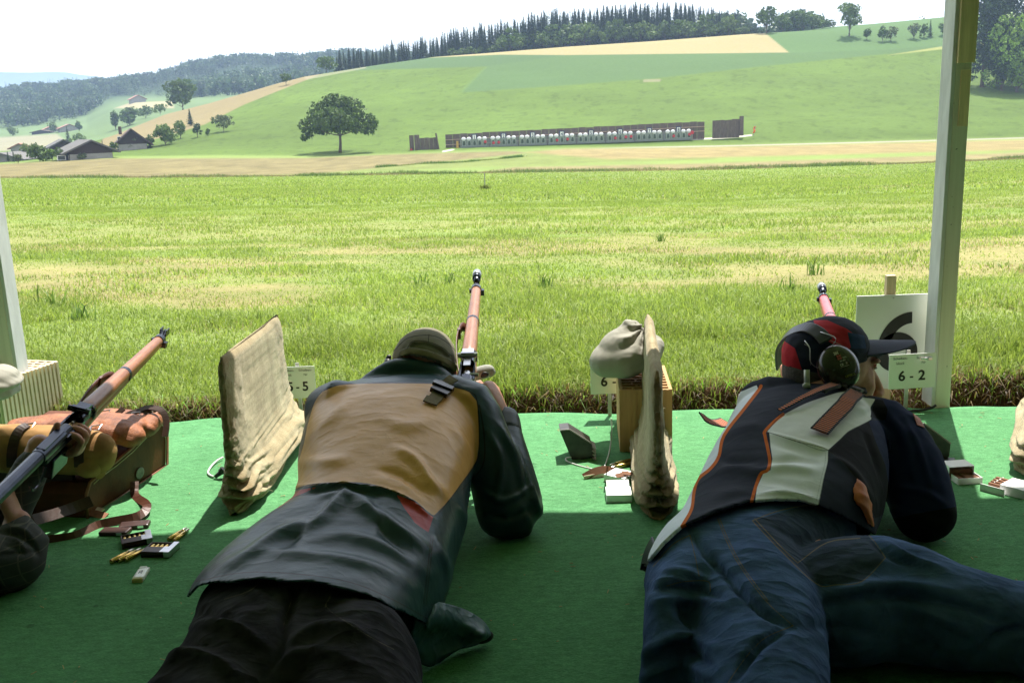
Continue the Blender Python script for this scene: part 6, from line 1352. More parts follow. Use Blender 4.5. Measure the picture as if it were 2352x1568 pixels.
folds_j = [([(1580, 1215), (1650, 1300), (1740, 1390), (1822, 1436)], 9, -.014), ([(1822, 1436), (1760, 1470), (1720, 1510), (1690, 1560)], 9, -.012), ([(1500, 1320), (1560, 1310), (1630, 1330)], 9, .007), ([(1490, 1355), (1570, 1345), (1660, 1370)], 8, -.008), ([(1485, 1385), (1570, 1375), (1680, 1390)], 9, .007), ([(1480, 1345), (1540, 1332), (1600, 1345)], 7, .007),
           ([(1470, 1500), (1560, 1460), (1650, 1490)], 10, .010), ([(1470, 1530), (1560, 1490), (1640, 1530)], 9, -.009), ([(1468, 1560), (1560, 1520), (1640, 1560)], 10, .009), ([(1900, 1365), (2040, 1340), (2200, 1360)], 12, .009), ([(1880, 1390), (2020, 1368), (2200, 1390), (2300, 1430)], 10, -.009), ([(1990, 1230), (2060, 1280), (2120, 1300)], 9, -.008), ([(2030, 1240), (2100, 1285), (2180, 1310)], 8, .009), ([(1830, 1440), (1920, 1440), (2030, 1460)], 12, -.006), ([(2250, 1500), (2290, 1460), (2352, 1440)], 9, -.012), ([(2060, 1380), (2160, 1420), (2240, 1460)], 10, .006)]
SEAM_J = [[(1590, 1200), (1620, 1178), (1680, 1155), (1740, 1142)], [(1575, 1208), (1610, 1192), (1650, 1178)], [(1648, 1190), (1668, 1240), (1700, 1300), (1760, 1380), (1822, 1436)], [(1653, 1190), (1673, 1238), (1706, 1300), (1764, 1378)], [(1728, 1195), (1780, 1175), (1850, 1160), (1885, 1166)], [(1728, 1195), (1790, 1260), (1874, 1339), (1920, 1342), (1980, 1334), (2034, 1280)], [(1733, 1190), (1795, 1256), (1830, 1290)], [(1832, 1292), (1900, 1245), (1975, 1235)], [(2034, 1280), (2010, 1245), (1975, 1205)],
          [(1585, 1228), (1595, 1270), (1606, 1322)], [(1585, 1228), (1545, 1250), (1500, 1300)], [(1530, 1345), (1570, 1335), (1625, 1334), (1632, 1358)], [(1822, 1436), (1760, 1462), (1720, 1500), (1690, 1540), (1672, 1568)]]
POCK = [(1728, 1195), (1850, 1160), (1885, 1166), (1975, 1205), (2034, 1280), (1980, 1334), (1920, 1342), (1874, 1339), (1790, 1260)]
jn = remesh('jeans', [super_tube(Cj, Sj)]+lj, .0068, M_jean, p2, 7, lambda co, no: fold_disp(co, no, folds_j, 1.3)+no*(.009*n3(co, 11, 95)+.0025*n3(co, 40, 96))[:, None])
attrs(jn, [('pocket', POCK)], [('seams', SEAM_J)])
mk('shoe', chain([(.30, .42, .055), (.30, .36, .05), (.30, .22, .04)], [(.042, .045), (.045, .045), (.035, .028)]), M_black, p2, smooth=True); e_ = kn+[.2, -.72, 0]; mk('shoe', chain([e_, e_+[.02, -.06, -.01], e_+[.03, -.18, -.03]], [(.042, .045), (.045, .045), (.035, .028)]), M_black, p2, smooth=True)
# dark inner flap of the vest behind his left hip
ifl = [G(1488, 1290, .10), G(1472, 1320, .07), G(1468, 1345, .05), G(1476, 1368, .02), G(1492, 1378, .02)]; mk('vest_flap', ribbon([q+[.03, .05, 0] for q in ifl], .10, .004, up=(-1, -.2, .3)), M_black, p2, smooth=True)
# head, face, hands: one body
H = P(1896, 838, 2.47); HS = 1.0; fx = np.array([.94, .27, -.13]); fx /= np.linalg.norm(fx); ux = np.array([-.04, .02, 1.0]); ux -= fx*(ux@fx); ux /= np.linalg.norm(ux); sx_ = np.cross(fx, ux); HR = np.stack([fx, sx_, ux], 1)
def hp(a, b, c): return H+HR@np.array([a, b, c])*HS
def long_face(v_):
    q = (np.asarray(v_, float)-H)@HR; f_ = np.clip(q[..., 0]/.08, 0, 1); q[..., 0] *= 1+.17*f_; q[..., 2] *= np.where(q[..., 2] < 0, 1+.22*f_, 1); return H+q@HR.T
b2 = [chain([(.50, 1.75, .12), (.60, 2.1, .14), (.72, 2.35, .20), H+[-.02, -.06, -.06]], [.09, .10, .10, .06]), ellipsoid(H, (.098, .077, .098), HR), chain([H+[-.03, -.08, -.09], H+[-.01, -.02, -.03]], [.062, .06]),
      ellipsoid(hp(.055, 0, -.035), (.058, .062, .075), HR), ellipsoid(hp(.062, 0, -.085), (.040, .040, .035), HR),
      chain([hp(.100, .0, .000), hp(.120, 0, -.026), hp(.138, 0, -.054)], [.009, .0115, .013], up=sx_), ellipsoid(hp(.128, .012, -.056), (.012, .009, .009), HR), ellipsoid(hp(.128, -.012, -.056), (.012, .009, .009), HR),
      ellipsoid(hp(.090, .022, .020), (.018, .030, .009), HR), ellipsoid(hp(.090, -.022, .020), (.018, .030, .009), HR), ellipsoid(hp(.072, .040, -.035), (.026, .020, .024), HR), ellipsoid(hp(.072, -.040, -.035), (.026, .020, .024), HR), ellipsoid(hp(.104, 0, -.077), (.014, .024, .006), HR), ellipsoid(hp(.100, 0, -.090), (.014, .022, .007), HR), ellipsoid(hp(.092, .0, -.112), (.020, .022, .016), HR),
      ellipsoid(hp(.086, .026, .003), (.013, .013, .011), HR), ellipsoid(hp(.086, -.026, .003), (.013, .013, .011), HR),
      chain([s2, um2, e2], [.05, .045, .04]), chain([e2, e2*.5+w2h*.5, w2h], [.04, .036, .027]), chain([s2l, (s2l+e2l)/2, e2l], [.05, .045, .04]), chain([e2l, (.80, 2.84, .10), (.88, 2.92, .13)], [.04, .034, .027])]
_hd = [1]+list(range(3, 17)); b2 = [(long_face((v_-H)*1.08+H), f_) if i in _hd else (v_, f_) for i, (v_, f_) in enumerate(b2)]
HS = 1.08
b2 += hand(w2h, (-.35, .45, .45), (-1, -.1, .3), -1, sc=.95); b2 += hand((.885, 2.93, .13), (.2, .8, .2), (-.2, -.3, 1), 1, sc=.95)
b2 += [chain([(.50, 1.75, .12), (.40, 1.5, .12), (.33, 1.0, .08), (.30, .5, .07)], [.08, .06, .05, .04]), chain([(.52, 1.75, .12), hpR, kn, kn+[.1, -.4, -.01]], [.08, .07, .05, .04])]
body2 = remesh('body', b2, .0040, M_skin2, p2, 2)
def fmk(name, m_, mt_): return mk(name, (long_face(m_[0]), m_[1]), mt_, p2, smooth=True)
fmk('eye', ellipsoid(hp(.0985, .030, .003), (.0045, .0085, .0045), HR, 12, 8), mat('eye_white', (.55, .50, .45), .2, .1)); fmk('eyebrow', chain([hp(.103, .014, .022), hp(.100, .030, .026), hp(.088, .046, .022)], [.002, .003, .002]), M_hair)
fmk('eyelid', chain([hp(.1015, .019, .007), hp(.1005, .030, .010), hp(.093, .040, .006)], .0022), M_skin2); fmk('iris', ellipsoid(hp(.1025, .028, .003), (.0022, .0034, .0034), HR, 10, 6), M_black)
cap_c = hp(-.006, 0, .024)
def cap2keep(co, no):
    q = (co-H)@HR; return q[:, 2] > np.interp(q[:, 0], [-.1, -.03, .04, .09], [-.055, -.022, .020, .030])
cap2 = remesh('cap', [ellipsoid(cap_c, (.115, .093, .095), HR), ellipsoid(hp(.01, 0, .04), (.100, .086, .085), HR)], .0042, None, p2, 5, lambda co, no: no*(.0045*n3(co, 28, 99))[:, None], cap2keep, thick=.003)
attrs(cap2, [('ra', [(1868, 735), (1900, 735), (1945, 755), (1972, 775), (1960, 790), (1950, 802), (1925, 798), (1895, 778), (1875, 757)]), ('rb', [(1780, 845), (1784, 795), (1800, 782), (1826, 800), (1842, 850), (1840, 858), (1815, 840), (1790, 862)]), ('bl', [(1946, 762), (1985, 770), (1990, 800), (1955, 800)])], [('pipe', [[(1882, 767), (1895, 776), (1932, 792)], [(1848, 790), (1860, 800), (1862, 838)]])])
cap2.data.materials.append(cloth_mat('navy_and_red_cap_cloth', (.012, .016, .034), .8, [('ra', (.50, .022, .038)), ('rb', (.50, .022, .038)), ('bl', (.015, .04, .11))], [('pipe', .6, (.45, .40, .40))], spec=.25, vs=30, var=.2, bump=.4, bscale=600))
# curved bill
bl_ = []; nb_ = 22; mb_ = 26
for i in range(nb_+1):
    s = i/nb_
    for j in range(mb_+1):
        a = -1+2*j/mb_; ln_ = .150*math.sqrt(max(.02, 1-.86*a*a))*s; wv_ = .078*(1-.10*s); bl_.append(hp(.088-.034*a*a+ln_, a*wv_, .064+.004*s-(.026 if a > 0 else .120)*a*a*(1-.15*s)))
bill = mk('cap_bill', (np.array(bl_), [(i*(mb_+1)+j, i*(mb_+1)+j+1, (i+1)*(mb_+1)+j+1, (i+1)*(mb_+1)+j) for i in range(nb_) for j in range(mb_)]), cloth_mat('navy_bill_cloth', (.010, .018, .042), .75, spec=.3, var=.15, bscale=600), p2, smooth=True)
s_m = bill.modifiers.new('thick', 'SOLIDIFY'); s_m.thickness = .004
# ear defenders
M_muff = mat('dark_olive_shell', (.020, .018, .010), .25, .4, 14, col2=(.034, .032, .014), coat=.4); M_foam = mat('dark_red_cushion', (.10, .012, .018), .5, .2)
E = P(1928, 842, 2.35); ez = CAM-E; ez = ez/np.linalg.norm(ez); ez = ez*.75+np.array([.35, -.1, .25]); ez /= np.linalg.norm(ez); eu_ = ux-ez*(ux@ez); eu_ += np.array([-.35, 0, 0])*1.0; eu_ -= ez*(eu_@ez); eu_ /= np.linalg.norm(eu_); es = np.cross(eu_, ez); ER = np.stack([es, eu_, ez], 1)
o_ = mk('ear_cup', comb(xf((lambda m_: (m_[0]*np.array([1, 1.12, 1]), m_[1]))(lathe([(.036, -.022), (.048, -.018), (.0505, -.004), (.0495, .006), (.044, .014), (.030, .019), (.010, .0205), (.0005, .0205)], seg=40)), E, ER)), M_muff, p2, smooth=True)
mk('cushion', xf((lambda m_: (m_[0]*np.array([1, 1.12, 1]), m_[1]))(lathe([(.030, -.034), (.040, -.033), (.045, -.028), (.0445, -.021), (.034, -.019)], seg=36)), E, ER), M_foam, o_ and p2, smooth=True)
M_wh = mat('white_print', (.60, .56, .45), .6, .05); M_rp = mat('red_print', (.50, .08, .07), .6, .05); M_yp = mat('yellow_green_print', (.16, .17, .02), .6, .2)
tR = ER@rotz(R(-8)); tR = ER
def pr_(s, x, y, size, m_, b=.0003, z=.0178): mk('print', xf(text_mesh(s, size, .0003, b), E+ER@np.array([x, y, z]), tR), m_, p2)
pr_('3M', -.006, .031, .010, M_wh, .0006, .0215); pr_('CE', -.004, .000, .008, M_wh, .0002, .0220); pr_('EN 352', .003, .0095, .0050, M_wh, .0001, .0215); pr_('X', .010, .001, .007, M_wh, .0002, .0220)
mk('print', comb(xf(comb(box((-.003, .0035, 0), (.005, .005, .0006)), box((.003, .0035, 0), (.005, .005, .0006)), box((-.003, -.003, 0), (.005, .005, .0006)), box((.003, -.003, 0), (.005, .005, .0006))), E+ER@np.array([-.002, .0195, .0212]), tR)), M_rp, p2)
mk('print', comb(xf(box((0, 0, 0), (.010, .0008, .0005)), E+ER@np.array([.010, .0165, .0212]), tR), xf(box((0, 0, 0), (.010, .0008, .0005)), E+ER@np.array([.011, .0145, .0215]), tR), xf(box((0, 0, 0), (.024, .0006, .0005)), E+ER@np.array([.003, -.0052, .0205]), tR)), M_wh, p2)
pr_('OPTIC II', .006, -.030, .0075, M_yp, .0004, .0205)
bc = [P(1898, 784, 2.37), P(1880, 764, 2.40), P(1850, 752, 2.44), P(1812, 766, 2.49), P(1790, 796, 2.54), P(1790, 840, 2.60)]
bn_ = [b-H for b in bc]; bp2 = smooth_line(bc, 6); bnn = np.array([q-H for q in bp2]); mk('headband', ribbon(bp2, .034, .007, up=bnn, smooth=0), mat('black_band', (.018, .020, .026), .35, .2), p2, smooth=False, bevel=.002)
mk('band_wire', comb(tube([E+ER@np.array([-.012, .045, -.01]), P(1920, 778, 2.36), P(1884, 762, 2.39)], .0012, 6, 4), tube([P(1885, 850, 2.36), P(1862, 832, 2.36), P(1860, 800, 2.37), P(1848, 782, 2.39)], .0012, 6, 4)), M_steel, p2, smooth=True)
hr2 = remesh('hair', [ellipsoid(hp(-.012, 0, -.01), (.102, .086, .094), HR)], .005, M_hair, p2, 2, keep=lambda co, no: ((co-H)@HR)[:, 0] < -.02)

# ================================================================ RIFLES
def wood_mat(name, c1, c2, gloss=.28):
    m, t, b = nodes(name); f = nramp(t, nnoise(t, 6, 6, .65, stretch=(9, 1.2, 9)), .3, .7); g = nramp(t, nnoise(t, 40, 4, .6, stretch=(6, 1, 6)), .35, .65)
    c = nmix(t, f, c1, c2); c = nmix(t, .35, c, nmix(t, g, (.6, .55, .5), (1.2, 1.2, 1.2)), 'MULTIPLY'); link(t, c, b.inputs['Base Color']); b.inputs['Roughness'].default_value = gloss; b.inputs['Coat Weight'].default_value = .25; b.inputs['Coat Roughness'].default_value = .25
    link(t, nbump(t, g, .1, .001), b.inputs['Normal']); return m
M_wood = wood_mat('walnut_stock', (.20, .070, .026), (.40, .155, .060), .38); M_wood2 = wood_mat('red_stained_stock', (.46, .065, .085), (.62, .12, .13), .34)
M_blued = mat('blued_steel', (.045, .052, .070), .27, .3, 25, .15, 200, .0005, metal=.85); M_sling = mat('brown_leather', (.085, .028, .014), .45, .4, 20, .4, 150, .001); M_redk = mat('red_knob', (.45, .02, .05), .3, .1)
def rifle(B, F, upv, label, wood, muzzle=.10, back=.62, rB=.0205, rF=.0150, sling=1, sight='hood', bolt_open=0, rs=None, knob=True, bl=.34, bm=None, br=.0095, stock=True, scale=1.0):
    B = np.array(B); F = np.array(F); L = np.linalg.norm(F-B); d = (F-B)/L; s = np.cross(d, upv); s /= np.linalg.norm(s); u = np.cross(s, d); Rm = np.stack([s, d, u], 1)
    o = thing('rifle', B, label, 'rifle', None)
    def q(a, b_, c): return B+Rm@np.array([a, b_, c])
    def T_(pts, rad, seg=18, sm=3, **k): return tube([q(*p) for p in pts], rad, seg, sm, up=u, **k)
    mb = .47*L
    hg = mk('handguard', T_([(0, .0, .002), (0, .03, .003), (0, mb, .002), (0, L-.02, 0), (0, L, 0)], [(rB*.92, rB), (rB, rB*1.04), ((rB+rF)/2, (rB+rF)/2*1.02), (rF, rF), (rF*.9, rF*.92)], sm=2), wood, o, smooth=True)
    mk('stock', comb(T_([(0, -.26 if stock else -.12, -.030), (0, -.12 if stock else -.08, -.026), (0, 0, -.018), (0, mb, -.011), (0, L-.01, -.007)], [(.021, .018), (.023, .020), (rB*.98, rB*.95), ((rB+rF)/2*.97, (rB+rF)/2), (rF*.97, rF*.95)]),
       *( [T_([(0, -.22, -.032), (0, -.30, -.042), (0, -.36, -.062), (0, -.45, -.075), (0, -back, -.090)], [(.021, .020), (.019, .022), (.019, .024), (.020, .045), (.021, .060)])] if stock else [])), wood, o, smooth=True)
    def band(y, w_, r): return T_([(0, y-w_/2, -.003), (0, y+w_/2, -.003)], [(r+.0022, r+.006)]*2, 20, 0)
    mk('barrel_band', comb(band(mb, .014, (rB+rF)/2), box(q(.0, mb, -.026), (.010, .010, .010), Rm)), M_blued, o)
    mk('nose_band', comb(band(L-.008, .020, rF), xf(box((0, 0, 0), (.012, .016, .018)), q(rF+.004, L-.012, -.008), Rm), xf(box((0, 0, 0), (.007, .014, .012)), q(-rF-.003, L-.012, -.002), Rm)), M_blued, o)
    mk('barrel', T_([(0, L-.02, .002), (0, L+muzzle, .002)], .0082, 14, 0), M_blued if sight != 'hood' else M_blued, o, smooth=True)
    if sight == 'hood': mk('front_sight', comb(T_([(0, L+muzzle-.055, .004), (0, L+muzzle-.040, .020)], [.009, .012], 14, 0), T_([(0, L+muzzle-.045, .018), (0, L+muzzle-.002, .018)], .0135, 20, 0)), M_blued, o, smooth=True); mk('hood', T_([(0, L+muzzle-.020, .018), (0, L+muzzle+.012, .018)], .0145, 20, 0), M_steel, o, smooth=True)
    else: mk('front_sight', comb(xf(box((-.009, 0, .014), (.003, .028, .022)), q(0, L+.030, 0), Rm), xf(box((.009, 0, .014), (.003, .028, .022)), q(0, L+.030, 0), Rm), xf(box((0, 0, .006), (.018, .028, .010)), q(0, L+.030, 0), Rm), xf(box((0, 0, .014), (.003, .012, .014)), q(0, L+.030, 0), Rm)), M_blued, o)
    mk('ferrule', band(.006, .016, rB), M_blued, o, smooth=True)
    mk('receiver', comb(T_([(0, -.055, .003), (0, .0, .003)], [.0185, .0195], 20, 0), T_([(-.0, -.10, -.010), (0, -.25, -.010)], [(.0185, .014)]*2, 14, 0), xf(box((-.0175, 0, .000), (.005, .10, .020)), q(0, -.10, 0), Rm), xf(box((.0175, 0, -.002), (.005, .10, .016)), q(0, -.10, 0), Rm), T_([(0, -.145, .002), (0, -.26, .002)], [.0180, .0175], 20, 0), xf(box((0, 0, .0185), (.020, .10, .004)), q(0, -.20, 0), Rm)), M_blued, o)
    mk('rear_sight', comb(xf(box((0, 0, .024), (.030, .050, .006)), q(0, -.028, 0), Rm), xf(box((0, 0, .030), (.034, .010, .010)), q(0, -.045, 0), Rm), xf(lathe([(.007, -.026), (.007, .026)], seg=12), q(0, -.045, .026), Rm@roty(R(90)))), rs or M_blued, o)
    mk('bolt', comb(T_([(0, -.11, .003), (0, -bl-bolt_open, .003)], br, 14, 0), T_([(0, -bl-bolt_open, .003), (0, -bl-.03-bolt_open, .003)], [.011, .007], 14, 0), T_([(0, -bl+.04-bolt_open, .004), (.030, -bl+.035-bolt_open, .006)], .005, 8, 0)), bm or M_steel, o, smooth=False)
    if knob: mk('bolt_knob', T_([(.026, -.305-bolt_open, .006), (.052, -.308-bolt_open, .006)], [.009, .0115], 12, 0, round_cap=False), M_redk, o, smooth=True)
    mk('magazine', xf(box((0, 0, -.062), (.024, .085, .050)), q(0, -.15, 0), Rm), M_blued, o, bevel=.003); mk('trigger_guard', T_([(0, -.205, -.050), (0, -.225, -.080), (0, -.265, -.080), (0, -.285, -.055)], .0028, 6), M_blued, o)
    if sling: mk('sling', ribbon([q(-.014, mb-.005, -.022), q(-.030, mb-.035, .000), q(-.040, mb-.12, -.006), q(-.034, .02, -.030), q(-.024, -.04, -.045), q(-.010, -.10, -.075)], .026, .003, up=s), M_sling, o, smooth=True); mk('sling_keeper', xf(box((0, 0, 0), (.009, .016, .032)), q(-.036, mb-.075, -.003), Rm), M_sling, o, bevel=.002)
    return o, q, (s, d, u), L
B1 = P(1077, 820, 2.60); F1_ = P(1094, 663, 3.12)
r1, q1, ax1, L1_ = rifle(B1, F1_, (0, 0, 1), 'rifle with bright walnut handguard raised by the man in the leather vest', M_wood, muzzle=.085, stock=True, back=.30, rs=M_steel, knob=False, bl=.16)
mk('bolt_knob', chain([P(1062, 882, 2.48), P(1074, 892, 2.47)], [.010, .013]), M_redk, r1, smooth=True)
mk('receiver_top', xf(box((0, 0, .0215), (.018, .050, .003)), q1(0, -.075, 0), np.stack(ax1, 1)[:, [0, 1, 2]]), M_steel, r1)
B2 = P(1924, 782, 2.74); F2 = P(1891, 684, 3.22)
r2, q2, ax2, L2_ = rifle(B2, F2, (0, 0, 1), 'rifle with red stained handguard showing above the red and navy cap', M_wood2, muzzle=.075, back=.45, sling=0, knob=False)
B3 = P(196, 946, 2.36); lo, hi = 2.4, 3.4
for _ in range(40):
    mid = (lo+hi)/2
    if np.linalg.norm(P(368, 779, mid)-B3) < .55: lo = mid
    else: hi = mid
F3 = P(368, 779, lo)
r3, q3, ax3, L3_ = rifle(B3, F3, (.30, -.9, .9), 'rifle with open action and brown sling held over the leather pack at the left', M_wood, muzzle=.060, sight='ears', bolt_open=.06, stock=False, knob=False, bm=M_blued, br=.0155, bl=.50, rB=.0215, rF=.0145)
cs_, bu_ = cartridge(q3(0, -.135, .004), q3(0, 0, .006), '', parent=1); mk('cartridge', cs_, M_brass, r3, smooth=True); mk('bullet', bu_, M_lead, r3, smooth=True)

# ================================================================ MAN AT THE LEFT EDGE
p3 = thing('person', (-1.75, 1.7, 0), 'man cut off by the left edge, plaid grey sleeve, holding a rifle over the pack', 'person')
s_, d_, u_ = ax3; g3 = q3(0, -.085, -.034)
wl = g3-s_*.052-u_*.026-d_*.012; M_skin3 = skin_mat('reddish_skin', (.55, .27, .19), (.45, .19, .13))
hand3 = hand(wl, s_*.92+u_*.10+d_*.10, u_+s_*-.1, -1, curls=(78, 80, 80, 80), thumb=(62, 25, 20), sc=.95, tc=1.5)
el3 = np.array([wl[0]-.12, wl[1]-.10, .045]); shL = np.array([-1.62, 1.98, .26]); shR = np.array([-1.74, 1.62, .26]); elr = G(28, 1294, .060); fist = P(40, 1200, elr[1]+.05)
bd3 = hand3+[chain([wl-s_*.01, wl*.55+el3*.45+[0, 0, -.01], el3], [(.026, .024), .036, .044]), chain([el3, (el3+shL)/2, shL], [.045, .05, .055]), chain([(-1.95, 1.1, .12), (-1.85, 1.5, .14), (-1.72, 1.8, .22), (-1.60, 1.98, .30)], [.10, .11, .11, .06]),
      ellipsoid((-1.53, 2.06, .36), (.076, .094, .11)), ellipsoid((-1.51, 2.15, .34), (.014, .02, .022)), chain([(-1.62, 1.95, .28), (-1.55, 2.02, .33)], [.06, .056]), chain([shR, elr+[-.03, 0, 0]], [.05, .045]), chain([elr, fist], [.045, .030])]
bd3 += hand(fist, (-.35, .25, .75), (-.85, -.2, -.2), 1, curls=(75, 85, 85, 85), sc=1.0)
remesh('body', bd3, .0042, M_skin3, p3, 2)
m, t, b = nodes('plaid_grey_shirt'); c_ = t.nodes.new('ShaderNodeTexCoord'); sp_ = t.nodes.new('ShaderNodeSeparateXYZ'); link(t, c_.outputs['Object'], sp_.inputs[0]); cc_ = (.052, .052, .056)
def line_(out, sc_, off_=0): return nmath(t, 'LESS_THAN', nmath(t, 'FRACT', nmath(t, 'ADD', nmath(t, 'MULTIPLY', out, sc_), off_)), .09)
k = nmath(t, 'MAXIMUM', line_(sp_.outputs[0], 32), line_(sp_.outputs[2], 32, .3)); c = nmix(t, nmath(t, 'MULTIPLY', k, .5), cc_, (.17, .15, .13)); c = nmix(t, nramp(t, nnoise(t, 20, 4, .6), .3, .7), (.7, .7, .75), c) if False else c
link(t, c, b.inputs['Base Color']); b.inputs['Roughness'].default_value = .85; link(t, nbump(t, nnoise(t, 300, 3, .6), .4, .001), b.inputs['Normal']); M_plaid = m
fol3 = [([(8, 1222), (40, 1226), (75, 1250), (88, 1275)], 5, -.007), ([(5, 1232), (35, 1240), (65, 1268)], 4, .006), ([(10, 1215), (50, 1215), (85, 1245)], 5, .006), ([(0, 1275), (40, 1270), (90, 1265)], 5, -.006), ([(10, 1250), (40, 1262), (60, 1275)], 4, -.005)]
remesh('shirt', [chain([(-1.95, 1.15, .12), (-1.85, 1.5, .15), (-1.72, 1.82, .22), (-1.63, 1.94, .27)], [(.19, .12), (.21, .15), (.20, .12), (.07, .06)]), chain([shL, (shL+el3)/2, el3+[-.01, 0, 0]], [.075, .066, .056]), chain([el3, (wl*.5+el3*.5)+[0, 0, -.005], wl*.82+el3*.18], [.056, .048, .038]), chain([shR, (shR+elr)/2, elr], [(.08, .08), (.074, .072), (.075, .060)], up=(0, 1, .3)), chain([elr+[.0, .01, .0], elr*.5+fist*.5+[.012, .01, .004], fist+(elr-fist)*.42], [(.066, .060), .058, .046], up=(0, 1, .2))], .006, M_plaid, p3, 6,
       lambda co, no: fold_disp(co, no, fol3)+no*(.006*n3(co, 18, 101))[:, None])
remesh('cap', [ellipsoid((-1.53, 2.05, .39), (.088, .105, .085)), chain([(-1.53, 2.14, .38), (-1.52, 2.22, .36)], [(.07, .01), (.05, .006)])], .006, mat('dark_cap', (.03, .03, .03), .8), p3, 4, keep=lambda co, no: co[:, 2] > .345)
remesh('trousers', [chain([(-1.98, 1.3, .12), (-2.0, 1.05, .12), (-2.02, .9, .11)], [(.19, .12), (.2, .13), (.18, .12)]), chain([(-2.08, 1.0, .11), (-2.2, .5, .08), (-2.3, .05, .06)], [.12, .085, .05]), chain([(-1.93, 1.0, .11), (-1.9, .5, .08), (-1.88, .05, .06)], [.12, .085, .05])], .01, M_pant1, p3, 5)
for x in (-2.31, -1.88): mk('shoe', chain([(x, .03, .055), (x, -.05, .05), (x, -.18, .035)], [.042, .045, .03]), M_black, p3, smooth=True)

# ================================================================ LEATHER PACK
A_ = G(198, 1194); B_ = G(383, 1068); pdir = (B_-A_)/np.linalg.norm(B_-A_); pn = np.array([pdir[1], -pdir[0], 0]); LP = np.linalg.norm(B_-A_)
def onpl(u, v, off_=0.0):
    d = ray(u, v); k = ((A_+pn*off_-CAM)@pn)/(d@pn); return CAM+d*k
def sz(u, v): p = onpl(u, v); return ((p-A_)@pdir, max(p[2], 0))
prof = [sz(*p) for p in [(200, 1192), (290, 1132), (383, 1068), (383, 1003), (376, 965), (362, 946), (346, 958), (342, 985), (300, 1030), (262, 1062), (222, 1092), (205, 1108), (197, 1135)]]
prof[0] = (prof[0][0], 0); prof[1] = (prof[1][0], 0); prof[2] = (prof[2][0], 0)
pk_ = thing('leather_backpack', A_-pn*.15, 'old brown leather and cowhide pack with rolled tan canvas lying at the left', 'backpack')
M_lea = mat('red_brown_leather', (.085, .024, .009), .5, .5, 9, .5, 110, .0015, col2=(.16, .050, .018), spec=.2); M_piping = mat('worn_piping', (.30, .13, .07), .5, .4, 30); M_dkl = mat('dark_leather', (.040, .016, .010), .42, .4, 16, .4, 150, .001)
WID = .36; Rp = np.stack([pdir, -pn, np.array([0, 0, 1.0])], 1)
pm = prism(prof, WID, (0, 0, 0)); pv_ = pm[0].copy(); pv_[:, 1] += WID/2; pv_ = pv_@Rp.T+A_
cent = pv_.mean(0); mk('body', (pv_, [tuple(f[::1]) for f in pm[1]]), M_lea, pk_, bevel=.008)
rim = [A_+pdir*a+np.array([0, 0, b_])+pn*.002 for a, b_ in prof+[prof[0]]]
mk('piping', tube(rim, .0045, 8), M_piping, pk_, smooth=True)
inner = [A_+pdir*(a*.94+.015)+np.array([0, 0, max(b_*.86, .008)+.004])+pn*.003 for a, b_ in prof[2:12]]; mk('seam', tube(inner, .0012, 5), M_twine, pk_)
lab = onpl(322, 1086, .003); mk('worn_patch', xf(comb(ellipsoid((0, 0, 0), (.022, .0012, .016))), lab, np.stack([pdir, pn, (0, 0, 1)], 1)), mat('grey_scuff', (.20, .19, .17), .6, .5, 60), pk_, smooth=True)
# cowhide lid
m, t, b = nodes('cowhide'); f = nramp(t, nnoise(t, 16, 6, .7), .3, .7); g = nramp(t, nnoise(t, 220, 3, .8, stretch=(1, .3, 1)), .3, .7); c = nmix(t, f, (.10, .026, .008), (.44, .145, .045)); c = nmix(t, .5, c, nmix(t, g, (.6, .55, .5), (1.3, 1.3, 1.3)), 'MULTIPLY')
link(t, c, b.inputs['Base Color']); b.inputs['Roughness'].default_value = .55; link(t, nbump(t, nnoise(t, 260, 4, .8, stretch=(1, .3, 1)), .8, .003), b.inputs['Normal']); M_cow = m
lid = [chain([P(335, 962, 2.84), P(250, 962, 2.84), P(150, 975, 2.82), P(40, 985, 2.80)], [(.045, .022), (.055, .028), (.06, .03), (.06, .03)]), chain([P(320, 972, 2.74), P(240, 972, 2.72), P(150, 985, 2.70)], [(.05, .022), (.06, .03), (.06, .03)]),
       ellipsoid(P(272, 990, 2.66), (.062, .060, .032), roty(R(12))), ellipsoid(P(300, 1000, 2.66), (.038, .05, .028), roty(R(18))), ellipsoid(P(160, 985, 2.66), (.08, .06, .035)), ellipsoid(P(345, 975, 2.78), (.030, .07, .030), roty(R(20)))]
remesh('cowhide_lid', lid, .0055, M_cow, pk_, 4, lambda co, no: no*(.011*n3(co, 22, 111)+.004*n3(co, 60, 112))[:, None])
M_canv = mat('tan_canvas', (.36, .19, .075), .8, .25, 8, .4, 500, .001, col2=(.50, .29, .12), spec=.15)
ra, rb_ = P(-90, 1030, 2.46), P(222, 1040, 2.52)
def cdisp(co, no): return no*(.006*n3(co, 20, 113)+.0025*n3(co, 60, 114))[:, None]
roll = remesh('canvas_roll', [chain([ra, ra*.5+rb_*.5+[0, 0, .006], rb_], [(.056, .060), (.060, .066), (.052, .060)])], .0055, M_canv, pk_, 3, cdisp)
pocket = remesh('side_pouch', [ellipsoid(P(224, 1056, 2.53), (.030, .045, .055), roty(R(8))), ellipsoid(P(205, 1062, 2.50), (.04, .045, .040))], .0055, M_canv, pk_, 3, cdisp)
hr_ = surf(roll)
for u in (42, 196): lay_strap('roll_strap', hr_, [(u+22, 978), (u+4, 988), (u-8, 1010), (u-14, 1040), (u-14, 1070)], .024, .003, M_dkl, pk_, lift=.004)
mk('buckle', comb(*[tube([c_+[-.014, 0, -.006], c_+[.014, 0, -.002], c_+[.016, .02, .006], c_+[-.012, .02, .003], c_+[-.014, 0, -.006]], .0022, 6) for c_ in (P(60, 982, 2.48), P(214, 986, 2.54))]), M_steel, pk_)
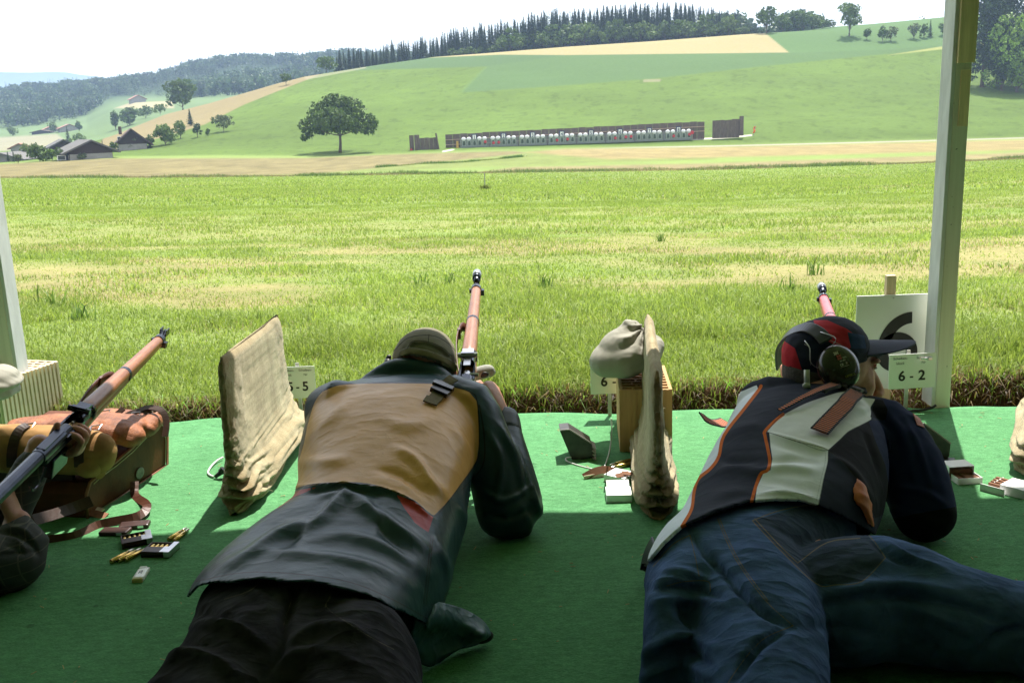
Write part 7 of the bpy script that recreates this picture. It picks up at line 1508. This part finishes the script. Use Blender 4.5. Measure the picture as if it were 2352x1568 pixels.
for pts in ([(345, 958), (330, 950), (305, 955), (290, 962)], [(285, 945), (262, 965), (240, 985), (215, 990)], [(380, 1010), (383, 975), (372, 950), (345, 943), (325, 948)]):
    mk('lid_strap', ribbon([P(u, v, 2.80-.0009*(v-945))+[0, 0, .010] for u, v in pts], .018, .004, up=(0, -.5, .85)), M_dkl, pk_)
mk('lid_buckle', comb(*[tube([c_+[-.012, 0, 0], c_+[.012, 0, .002], c_+[.013, .012, .010], c_+[-.012, .012, .008], c_+[-.012, 0, 0]], .002, 6) for c_ in (P(310, 957, 2.76), P(240, 952, 2.80))]), M_steel, pk_)
mk('front_shade_panel', xf(box((0, 0, 0), (.30, .012, .15), rotx(R(-12))), (A_+G(60, 1180))/2+[-.10, .03, .085]), M_dkl, pk_, bevel=.004)  # dark panel paints the shaded front of the pack
sp2 = [G(309, 1106, .03), G(311, 1138, .006), G(338, 1160, .022), G(318, 1184, .020), G(258, 1197, .016), G(223, 1206, .012), G(171, 1230, .010), (G(90, 1241, .012))]
mk('carry_strap', ribbon(sp2, .022, .0035, up=(.25, -.75, .45)), M_sling, pk_)
mk('carry_strap', ribbon([G(210, 1150, .05), G(170, 1165, .045), G(110, 1185, .05), G(40, 1200, .06), G(-60, 1200, .06)], .030, .004, up=(.1, -.8, .5)), M_dkl, pk_)
mk('strap_end', ribbon([G(202, 1176, .014), G(222, 1180, .010), G(244, 1186, .006)], .022, .003, up=(0, -.4, .9)), M_piping, pk_); mk('strap_tip', ribbon([G(212, 1166, .012), G(236, 1172, .010)], .014, .003, up=(0, -.3, .9), smooth=0), M_twine, pk_)

# ================================================================ HAZE
hz = box((0, 4600, 90), (15000, 9600, 340)); m = bpy.data.materials.new('air'); m.use_nodes = True; t = m.node_tree; t.nodes.clear()
oo = t.nodes.new('ShaderNodeOutputMaterial'); pv = t.nodes.new('ShaderNodeVolumePrincipled'); pv.inputs['Color'].default_value = (.47, .62, .95, 1); pv.inputs['Density'].default_value = .00017; pv.inputs['Anisotropy'].default_value = .35
t.links.new(pv.outputs[0], oo.inputs['Volume']); haze = mk('haze', hz, m); tag(haze, 'thin blue summer haze over the valley', 'haze', kind='stuff')
